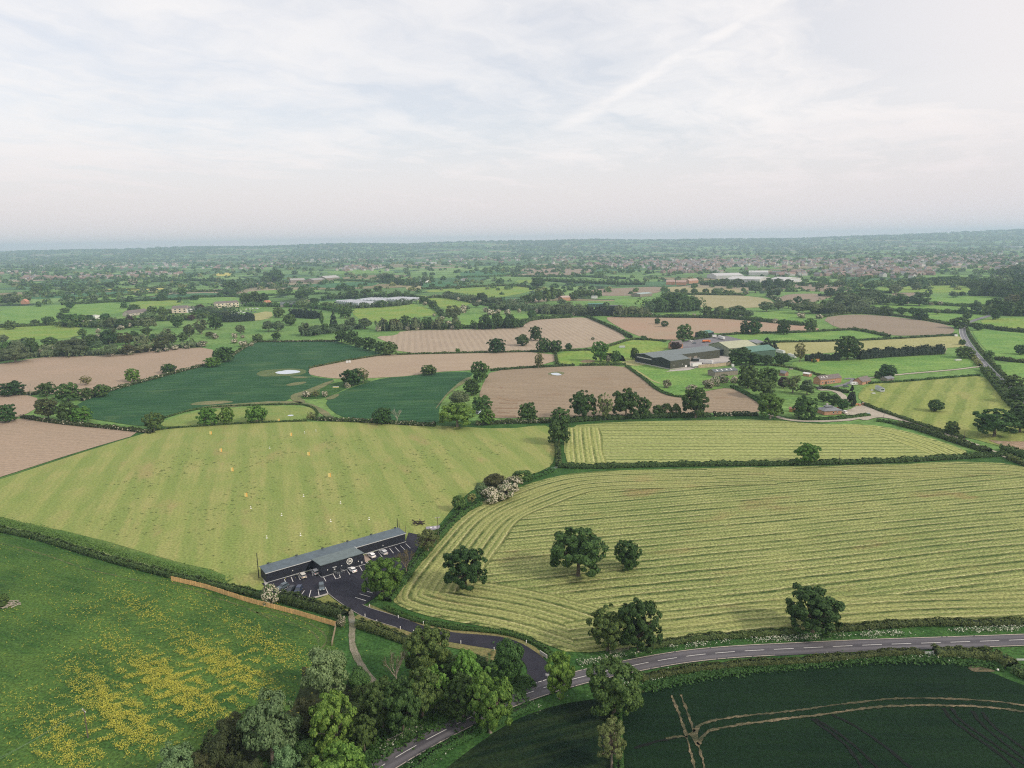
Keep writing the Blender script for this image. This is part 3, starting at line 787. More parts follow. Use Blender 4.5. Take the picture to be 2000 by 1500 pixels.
# centre dashes 6 m with 3 m gaps
mb = MB()
i0 = 0
while i0 + 12 < len(fine_rc):
    ribbon_mesh(fine_rc[i0:i0 + 13:2], .09, .09, .066, mb); i0 += 18
o = mb.build('road_markings', M_white); o['kind'] = 'structure'
# left/far edge line (worn), broken across the drive mouth, and the near edge line
jx0, jx1 = G(1012, 1343), G(1074, 1322)
mb = MB(); mbd = MB()
far_edge = offset_pts(fine_rc, ROADW / 2 - .28)
seg = []
for i in range(len(far_edge) - 1):
    x = far_edge[i].x
    if jx0.x < x < jx1.x:
        if i % 3 < 2: ribbon_mesh(far_edge[i:i + 2], .11, .11, .067, mbd)
    else:
        if rnd.random() > .03: ribbon_mesh(far_edge[i:i + 2], .09, .09, .066, mb)
near_edge = offset_pts(fine_rc, -(ROADW / 2 - .28))
for i in range(len(near_edge) - 1):
    if math.sin(i * .013) + math.sin(i * .031 + 1) > -.2 and rnd.random() > .05: ribbon_mesh(near_edge[i:i + 2], .08, .08, .066, mb)
o = mb.build('edge_lines', M_cream); o['kind'] = 'structure'
o = mbd.build('give_way_line', M_white); o['kind'] = 'structure'

DR_L = [(641, 1159), (654, 1170), (680, 1188), (708, 1204), (736, 1214), (776, 1226), (812, 1238), (850, 1249), (890, 1256), (948, 1265.5), (985, 1271), (1008, 1280), (1024, 1293), (1031, 1309), (1027, 1323), (1014, 1337), (997, 1349)]
DR_R = [(708, 1181), (720, 1187), (760, 1199), (800, 1212), (828, 1223), (885, 1236), (948, 1240), (986, 1244.5), (1014, 1254), (1039, 1268), (1060, 1284), (1072, 1298), (1075, 1312), (1082, 1325)]
sheet('driveway', DR_L + list(reversed(DR_R)), M_tarmac, .02, 1)
CP = [(511, 1139), (521, 1138), (606, 1115), (700, 1088), (792, 1057), (798, 1040), (830, 1047), (820, 1062), (806, 1090), (790, 1120), (765, 1140), (740, 1160), (722, 1174), (708, 1183), (690, 1180), (641, 1160), (625, 1165), (588, 1173), (562, 1166), (540, 1160), (520, 1150)]
sheet('car_park', CP, M_tarmac, .04, 0)
# dry grass shoulders of the drive
sheet('grass_verge', [(760, 1196), (800, 1208), (830, 1219), (885, 1231), (948, 1235), (990, 1240), (1020, 1250), (1046, 1264), (1064, 1280), (1060, 1285), (1039, 1269), (1014, 1255), (986, 1245.5), (948, 1241), (885, 1237), (828, 1224), (760, 1200), (715, 1186), (722, 1180)], M_dryverge, -.02, 0)
sheet('grass_verge', [(700, 1200), (736, 1213), (776, 1225), (812, 1237), (850, 1248), (890, 1255), (985, 1270), (975, 1292), (950, 1292), (930, 1284), (900, 1268), (850, 1258), (790, 1242), (740, 1225), (690, 1206)], M_dryverge, -.02, 0)
sheet('lawn', [(590, 1176), (625, 1168), (641, 1161), (654, 1172), (680, 1190), (690, 1200), (660, 1197), (620, 1184)], field_mat('lawn_grass', (.17, .19, .055), (.22, .22, .075), patch=6, fine=.7, finek=.25), -.02, 0)
ribbon('gravel_path', [(684, 1192), (688, 1212), (688, 1230), (686, 1250), (692, 1272), (703, 1296), (716, 1316), (732, 1334)], 2.0, M_gravel, 0.0, wob=.35, step=2.0)
sheet('layby', [(815, 1420), (835, 1408), (860, 1402), (878, 1400), (850, 1416), (810, 1434)], M_dirt, .02)

# kerbs
M_kerb = plain('kerb_stone', (.40, .37, .33), .85, var=.15)
def kerb(pix, name='kerb', w_=.18, h=.12, smooth=2):
    pts = resample(chaikin([G(*p) for p in pix], smooth), 1.5)
    sv = side_vecs(pts); mb = MB(); n = len(pts)
    V = []
    for p, s in zip(pts, sv):
        for k, z in ((-1, 0), (-1, h), (1, h), (1, 0)): V.append((p.x + s.x * w_ * k * .5, p.y + s.y * w_ * k * .5, z))
    F = [(i * 4 + j, i * 4 + j + 1, (i + 1) * 4 + j + 1, (i + 1) * 4 + j) for i in range(n - 1) for j in range(3)]
    mb.add(V, F); o = mb.build(name, M_kerb); o['kind'] = 'structure'; return o
kerb([(562, 1166), (588, 1173), (625, 1165), (641, 1160)], w_=.9, h=.15)
kerb(DR_L[:6], w_=.15); kerb(DR_R[:4], w_=.15)

# car park lines (crop coordinates of the 5x view)
def c5(x, y): return (480 + x / 5, 1000 + y / 5)
LINES = [((375, 655), (393, 692)), ((443, 635), (463, 683)), ((505, 610), (533, 665)), ((575, 595), (597, 645)), ((640, 577), (658, 623)), ((757, 632), (783, 678)),
 ((985, 563), (1017, 612)), ((1110, 528), (1138, 575)), ((1295, 393), (1332, 438)), ((1350, 375), (1385, 417)), ((1405, 357), (1443, 403)), ((1458, 343), (1500, 387)), ((1510, 328), (1553, 370)), ((1563, 310), (1608, 355)),
 ((325, 783), (430, 730)), ((440, 822), (497, 770)), ((520, 840), (573, 768)), ((618, 833), (637, 763)), ((716, 815), (706, 752)), ((803, 793), (775, 733)),
 ((1068, 835), (1175, 868)), ((1112, 800), (1220, 832)), ((1153, 767), (1240, 792)), ((1195, 735), (1270, 757)),
 ((1160, 510), (1215, 560)), ((1175, 478), (1265, 545)), ((1215, 560), (1265, 545)), ((1165, 515), (1262, 540)), ((1180, 535), (1235, 500)), ((1205, 552), (1255, 518)), ((1180, 492), (1220, 558)),
 ((850, 600), (880, 655)), ((880, 655), (925, 640)), ((895, 572), (925, 640))]
mb = MB()
for a, b in LINES: ribbon_mesh([G(*c5(*a)), G(*c5(*b))], .11, .11, .058, mb)
o = mb.build('parking_lines', M_white); o['kind'] = 'structure'
sheet('paved_corner', [c5(1155, 425), c5(1190, 410), c5(1210, 455), c5(1235, 480), c5(1165, 490)], plain('pinkish_slabs', (.42, .33, .26), .9), .06, 0)

# farm tracks and the far road
TR = [(1504, 809), (1515, 813), (1527, 817), (1545, 821), (1590, 823.5), (1650, 821), (1690, 815), (1720, 813)]
ribbon('farm_track', TR, 4.2, M_track, .10, wob=.8)
sheet('farm_track', [(1690, 822), (1672, 816), (1655, 812), (1660, 800), (1672, 793), (1684, 791), (1700, 797), (1725, 807), (1760, 817), (1790, 827), (1770, 824), (1725, 815), (1708, 816)], M_track, .12, 1)
sheet('farm_track', [(1645, 803), (1665, 798), (1680, 806), (1672, 814), (1648, 809)], M_track, .11, 1)
ribbon('farm_track', [(1755, 816), (1800, 830.5), (1845, 846), (1893, 864), (1925, 876), (1964, 891.5), (2010, 911), (2080, 945)], 3.6, M_track, .11, wob=.5)
ribbon('farm_track', [(1653, 785), (1648, 775), (1638, 766), (1620, 761), (1600, 762)], 5.0, M_track, .11, wob=.8)
ribbon('farm_track', [(1625, 757), (1655, 750), (1668, 742), (1665, 738), (1650, 740)], 4.0, M_greyyard, .10, wob=.8)
ribbon('farm_track', [(1668, 741), (1700, 738), (1760, 731), (1820, 726), (1865, 722), (1893, 718.5), (1915, 716)], 3.6, M_track, .10, wob=.6)
sheet('farm_yard', [(1300, 726), (1345, 723), (1368, 716), (1430, 712), (1429, 703), (1419, 692), (1404, 693), (1404, 699), (1345, 704), (1349, 717), (1310, 723)], M_yard, .08, 0)
sheet('yard_tarmac', [(1325, 672), (1345, 664), (1372, 660), (1394, 655), (1420, 656), (1455, 665), (1440, 672), (1405, 673), (1405, 684), (1320, 684)], M_greyyard, .08, 0)
ribbon('footpath', [(1240, 722), (1258, 733), (1272, 743), (1290, 749)], 2.4, M_pale, .12)
ribbon('farm_path', [(1435, 757), (1452, 766), (1478, 780), (1496, 791), (1504, 806)], 2.6, M_dirtm, .06)
ribbon('far_road', [(1960, 606), (1932, 617), (1908, 624), (1889, 630), (1879, 640), (1880, 652), (1886, 664), (1900, 686), (1921, 710), (1942, 732), (1975, 763), (2010, 792), (2070, 835), (2200, 910)], 7.5, M_farroad, .10)
mb = MB()
fr = resample(chaikin([G(*p) for p in [(1879, 640), (1880, 652), (1886, 664), (1900, 686), (1921, 710), (1942, 732), (1975, 763), (2010, 792)]], 2), 1.0)
for i in range(0, len(fr) - 5, 9): ribbon_mesh(fr[i:i + 4], .2, .2, .17, mb)
for side in (1, -1): ribbon_mesh(offset_pts(fr, 3.3 * side), .15, .15, .17, mb)
o = mb.build('far_road_markings', M_white); o['kind'] = 'structure'
# ------------------------------------------------------------------ vegetation
L_oak = leaf_mat('oak_leaves', (.020, .052, .014), (.080, .155, .036))
L_fresh = leaf_mat('fresh_leaves', (.055, .135, .020), (.190, .320, .060), trans=.3)
L_mid = leaf_mat('green_leaves', (.034, .078, .020), (.125, .200, .048))
L_willow = leaf_mat('willow_leaves', (.080, .145, .055), (.215, .310, .135))
L_grey = leaf_mat('grey_green_leaves', (.080, .120, .055), (.155, .205, .095))
L_olive = leaf_mat('olive_leaves', (.120, .140, .045), (.245, .265, .095))
L_brown = leaf_mat('brown_leaves', (.050, .056, .022), (.110, .120, .042))
L_dark = leaf_mat('needles', (.014, .026, .016), (.028, .045, .024), trans=.08)
L_copper = leaf_mat('copper_leaves', (.040, .020, .022), (.075, .040, .038))
L_haw = leaf_mat('hawthorn_blossom', (.060, .095, .030), (.100, .140, .045), (.62, .56, .44), .60)
L_haw2 = leaf_mat('hawthorn_part_blossom', (.060, .095, .030), (.100, .140, .045), (.58, .50, .42), .38)
L_hedge = leaf_mat('hedge_leaves', (.036, .070, .020), (.120, .165, .048))
L_hedgeb = leaf_mat('blossoming_hedge', (.035, .062, .020), (.085, .115, .034), (.55, .50, .38), .10)
L_nettle = leaf_mat('lush_undergrowth', (.035, .095, .022), (.070, .145, .032))
L_cow = leaf_mat('cow_parsley', (.050, .110, .030), (.080, .150, .040), (.62, .62, .50), .55)
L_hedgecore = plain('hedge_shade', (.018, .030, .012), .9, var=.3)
M_bark = plain('bark', (.115, .092, .070), .9, var=.3, sc=3, bump=.3)
M_pbark = plain('pale_bark', (.24, .20, .155), .9, var=.25, sc=3, bump=.3)
M_dead = plain('dead_wood', (.36, .32, .26), .9, var=.2, sc=3)
M_twig = plain('bare_twigs', (.26, .20, .13), .9, var=.2, sc=3)

def branches(mb, p, d, L, r, depth, seed, spread=.6, n=3, mi=0, sides=5):
    """recursive tapering limbs"""
    rr = random.Random(seed)
    q = p + d * L * .5 + Vector((rr.uniform(-1, 1), rr.uniform(-1, 1), rr.uniform(-.2, .6))) * L * .08
    e = p + d * L
    mb.tube(p, q, r, r * .82, sides, mi); mb.tube(q, e, r * .82, r * .6, sides, mi)
    if depth <= 0: return
    for k in range(n):
        nd = (d + Vector((rr.uniform(-1, 1), rr.uniform(-1, 1), rr.uniform(-.25, .7))) * spread).normalized()
        branches(mb, e if k else q.lerp(e, .7), nd, L * rr.uniform(.55, .8), r * .58, depth - 1, seed * 7 + k + 1, spread, n, mi, max(3, sides - 1))

SPEC = {  # clumps, centre z, radii (x, z), clump radius range, leaf multiplier, leaf size multiplier, trunk height
 'oak': (170, .53, .49, .47, (.045, .080), 1.25, 1.0, .24), 'round': (56, .50, .48, .50, (.09, .16), 1.0, 1.0, .14),
 'willow': (95, .51, .47, .47, (.07, .12), 1.1, .85, .22), 'sparse': (110, .54, .48, .46, (.04, .07), .7, .85, .28),
 'poplar': (40, .53, .44, .46, (.10, .16), 1.0, 1.0, .12), 'conifer': (60, .5, .46, .49, (.07, .13), 1.0, .9, .12),
 'bush': (24, .40, .47, .52, (.13, .22), 1.0, 1.1, .12)}
NLEAF = {0: 9800, 1: 2700, 2: 560, 3: 110}
LSIZE = {0: .0162, 1: .027, 2: .060, 3: .105}

def crown_arrays(kind, lod, seed):
    r_ = np.random.default_rng(seed)
    nc, cz, rx, rz, (c0, c1), lm, sm, th = SPEC[kind]
    if lod >= 1 and kind in ('oak', 'sparse'): cz, rz = .51, .49
    C, R, O = [], [], []
    lobed = kind in ('oak', 'sparse', 'willow')
    LC = []
    if lobed:
        for j in range({'oak': 25, 'sparse': 19, 'willow': 28}[kind]):
            for _ in range(40):
                v = r_.normal(size=3); v /= np.linalg.norm(v)
                if v[2] < -.82: continue
                lr = r_.uniform(.135, .205) if kind != 'willow' else r_.uniform(.12, .18)
                q = np.array([v[0] * (rx - lr), v[1] * (rx - lr), v[2] * (rz - lr)]) * r_.uniform(.70, 1.04)
                if all(np.linalg.norm(q - o_[0]) > (lr + o_[1]) * .52 for o_ in LC): break
            LC.append((q, lr))
        LC.append((np.array([0, 0, 0.0]), .26)); LC.append((np.array([0, 0, -.16]), .22))
        if kind == 'oak':
            for j in range(7 if lod else 5):
                t_ = j * (.9 if lod else 1.26) + r_.uniform(-.2, .2); LC.append((np.array([math.cos(t_) * .28, math.sin(t_) * .28, -.30 if lod else -.24]), r_.uniform(.13, .18)))
    lob = r_.uniform(.70, 1.16, 8) if kind in ('oak', 'sparse', 'willow') else r_.uniform(.85, 1.08, 8)
    k = 0
    while len(C) < nc and k < 5000:
        k += 1
        v = r_.normal(size=3); v /= np.linalg.norm(v)
        if v[2] < (-.8 if lod == 0 else -2) and kind not in ('bush', 'round'): continue
        cr = r_.uniform(c0, c1)
        a = (math.atan2(v[1], v[0]) / (2 * math.pi) * 8) % 8
        lb = lob[int(a)] * (1 - a % 1) + lob[(int(a) + 1) % 8] * (a % 1)
        f = r_.uniform(.22, 1.0) ** .38
        p = np.array([v[0] * (rx - cr * .7) * lb * f, v[1] * (rx - cr * .7) * lb * f, v[2] * (rz - cr * .7) * f])
        if lobed:
            q, lr = LC[int(r_.integers(0, len(LC)))]
            p = q + v * (lr - cr * .5) * np.array([1, 1, .85])
            C.append(p); R.append(cr); continue
        if kind == 'conifer':
            hh = r_.uniform(0, 1); ang = r_.uniform(0, 6.283); rad = (1 - hh) ** .8 * (rx - .04) * r_.uniform(.55, 1)
            p = np.array([math.cos(ang) * rad, math.sin(ang) * rad, -rz + hh * 2 * rz]); cr *= (1.15 - hh * .6)
        if kind in ('oak', 'sparse', 'round') and C and r_.random() < .75:      # keep clumps apart so gaps stay open
            dd = np.min(np.linalg.norm(np.array(C) - p, axis=1))
            if dd < cr * .95: continue
        C.append(p); R.append(cr)
    C = np.array(C); R = np.array(R)
    n = int(NLEAF[lod] * lm)
    w_ = R ** 2; idx = r_.choice(len(C), n, p=w_ / w_.sum())
    d = r_.normal(size=(n, 3)); d /= np.linalg.norm(d, axis=1, keepdims=True)
    out = C[idx].copy(); out[:, 2] += .08; out /= np.maximum(np.linalg.norm(out, axis=1, keepdims=True), 1e-6)
    flip = (d * out).sum(1) < -.35
    d[flip] *= -1
    if lod >= 1 and kind in ('oak', 'sparse'): cz, rz = .51, .49
    flat = np.array([1, 1, .82])
    pos = C[idx] + d * (R[idx] * r_.uniform(.62, 1.12, n))[:, None] * flat
    pos[:, 2] += cz
    pos[:, 2] = np.maximum(pos[:, 2], .015)
    nor = d + out * .35 + r_.normal(size=(n, 3)) * .38 + np.array([0, 0, .25])
    size = LSIZE[lod] * sm * r_.uniform(.7, 1.3, n)
    return pos, nor, size, C + np.array([0, 0, cz]), th

MESHES = {}
def tree_meshes(kind, leaf, lod, var, bark):
    key = (kind, leaf.name, lod, var)
    if key in MESHES: return MESHES[key]
    seed = sum(ord(c) for c in kind) * 31 + lod * 7 + var * 101
    pos, nor, size, C, th = crown_arrays(kind, lod, seed)
    V = quads(pos, nor, size)
    mb = MB()
    if lod < 2:
        r0 = .030 if kind not in ('bush', 'poplar') else .018
        mb.tube((0, 0, -.01), (0.01, 0, th * .5), r0 * 1.25, r0, 7); mb.tube((.01, 0, th * .5), (0, .01, th * 1.25), r0, r0 * .75, 7)
        top = Vector((0, .01, th * 1.1))
        order = sorted(range(len(C)), key=lambda i: -np.linalg.norm(C[i][:2]))[:(12 if lod == 0 else 7)]
        for i in order:
            c = Vector(C[i]); mid = top.lerp(c, .5) + Vector((0, 0, .03))
            mb.tube(top, mid, r0 * .55, r0 * .36, 5); mb.tube(mid, top.lerp(c, .82), r0 * .36, r0 * .12, 4)
        if kind == 'sparse':
            for i in range(len(C)):
                c = Vector(C[i]); mb.tube(top.lerp(c, .3), c, r0 * .3, r0 * .08, 4)
        crown = quad_mesh('crown', V, [leaf])
        tm = bpy.data.meshes.new('trunk'); tm.from_pydata(mb.v, [], mb.f); tm.materials.append(bark)
        MESHES[key] = (crown, tm)
    else:
        mb.tube((0, 0, -.01), (0, 0, .45), .03, .02, 4, 1)
        MESHES[key] = (quad_mesh('tree', V, [leaf, bark], extra=mb), None)
    return MESHES[key]

KINDS = {  # code: (object name, category, shape, leaves, bark, describing words)
 'oak': ('oak_tree', 'tree', 'oak', L_oak, M_bark, 'dark green oak'),
 'mid': ('broadleaf_tree', 'tree', 'oak', L_mid, M_bark, 'green broadleaf tree'),
 'lit': ('broadleaf_tree', 'tree', 'oak', L_fresh, M_pbark, 'bright green tree'),
 'wil': ('willow_tree', 'tree', 'willow', L_willow, M_pbark, 'pale grey-green willow'),
 'gry': ('willow_tree', 'tree', 'willow', L_grey, M_pbark, 'greyish green willow'),
 'oli': ('young_leaf_tree', 'tree', 'sparse', L_olive, M_pbark, 'thin olive tree coming into leaf'),
 'brn': ('young_leaf_tree', 'tree', 'willow', L_brown, M_bark, 'brownish tree coming into leaf'),
 'rnd': ('round_tree', 'tree', 'round', L_mid, M_bark, 'small round tree'),
 'drk': ('dark_tree', 'tree', 'round', L_oak, M_bark, 'very dark rounded tree'),
 'con': ('conifer_tree', 'conifer', 'conifer', L_dark, M_bark, 'dark conifer'),
 'pop': ('poplar_tree', 'poplar', 'poplar', L_mid, M_bark, 'slender upright tree'),
 'cop': ('copper_beech', 'tree', 'round', L_copper, M_bark, 'dark copper-leaved tree'),
 'haw': ('hawthorn_bush', 'hawthorn', 'bush', L_haw, M_bark, 'hawthorn white with blossom'),
 'hab': ('hawthorn_bush', 'hawthorn', 'bush', L_haw2, M_bark, 'hawthorn flecked with blossom'),
 'bus': ('bush', 'bush', 'bush', L_mid, M_bark, 'rounded green bush'),
 'brb': ('bush', 'bush', 'bush', L_brown, M_bark, 'brownish scrubby bush')}

def solve_h(wm, hpx, s, el):
    ce, se = math.cos(el), math.sin(el)
    target = hpx / s
    lo_, hi_ = .5, 60.0
    for _ in range(30):
        h = (lo_ + hi_) / 2
        top = .55 * h * ce + math.hypot(wm / 2 * se * .85, .43 * h * ce)
        if top < target: lo_ = h
        else: hi_ = h
    return h

TCOUNT = [0]
def plant(x, y, wpx, hpx, code, label, group=None, force=None):
    name, cat, shape, leaf, bark, _ = KINDS[code]
    p = G(x, y); s = pxm(x, y)
    dist = (p - Vector((0, 0, CAM_H))).length
    el = math.asin(CAM_H / dist)
    wm = wpx / s * (1.04 if wpx >= 52 else 1.10 if wpx >= 19 else 1.16)
    h = max(solve_h(wm, hpx * (1.0 if wpx >= 30 else 1.1), s, el), wm * .6)
    if code not in ('pop', 'con'): h = min(h, wm * 1.55)
    lod = 0 if wpx >= 52 else 1 if wpx >= 19 else 2
    if force is not None: lod = force
    TCOUNT[0] += 1
    var = TCOUNT[0] % (2 if lod == 0 else 3)
    cm, tm = tree_meshes(shape, leaf, lod, var, bark)
    rz = rnd.uniform(0, 6.283)
    if tm is None:
        o = link(name, cm); o.location = p; o.rotation_euler = (0, 0, rz); o.scale = (wm, wm, h)
        tag(o, label, cat, group)
    else:
        o = empty(name, p, rz); o.scale = (wm, wm, h)
        tag(o, label, cat, group)
        link('crown', cm, o); link('trunk', tm, o)
    return o

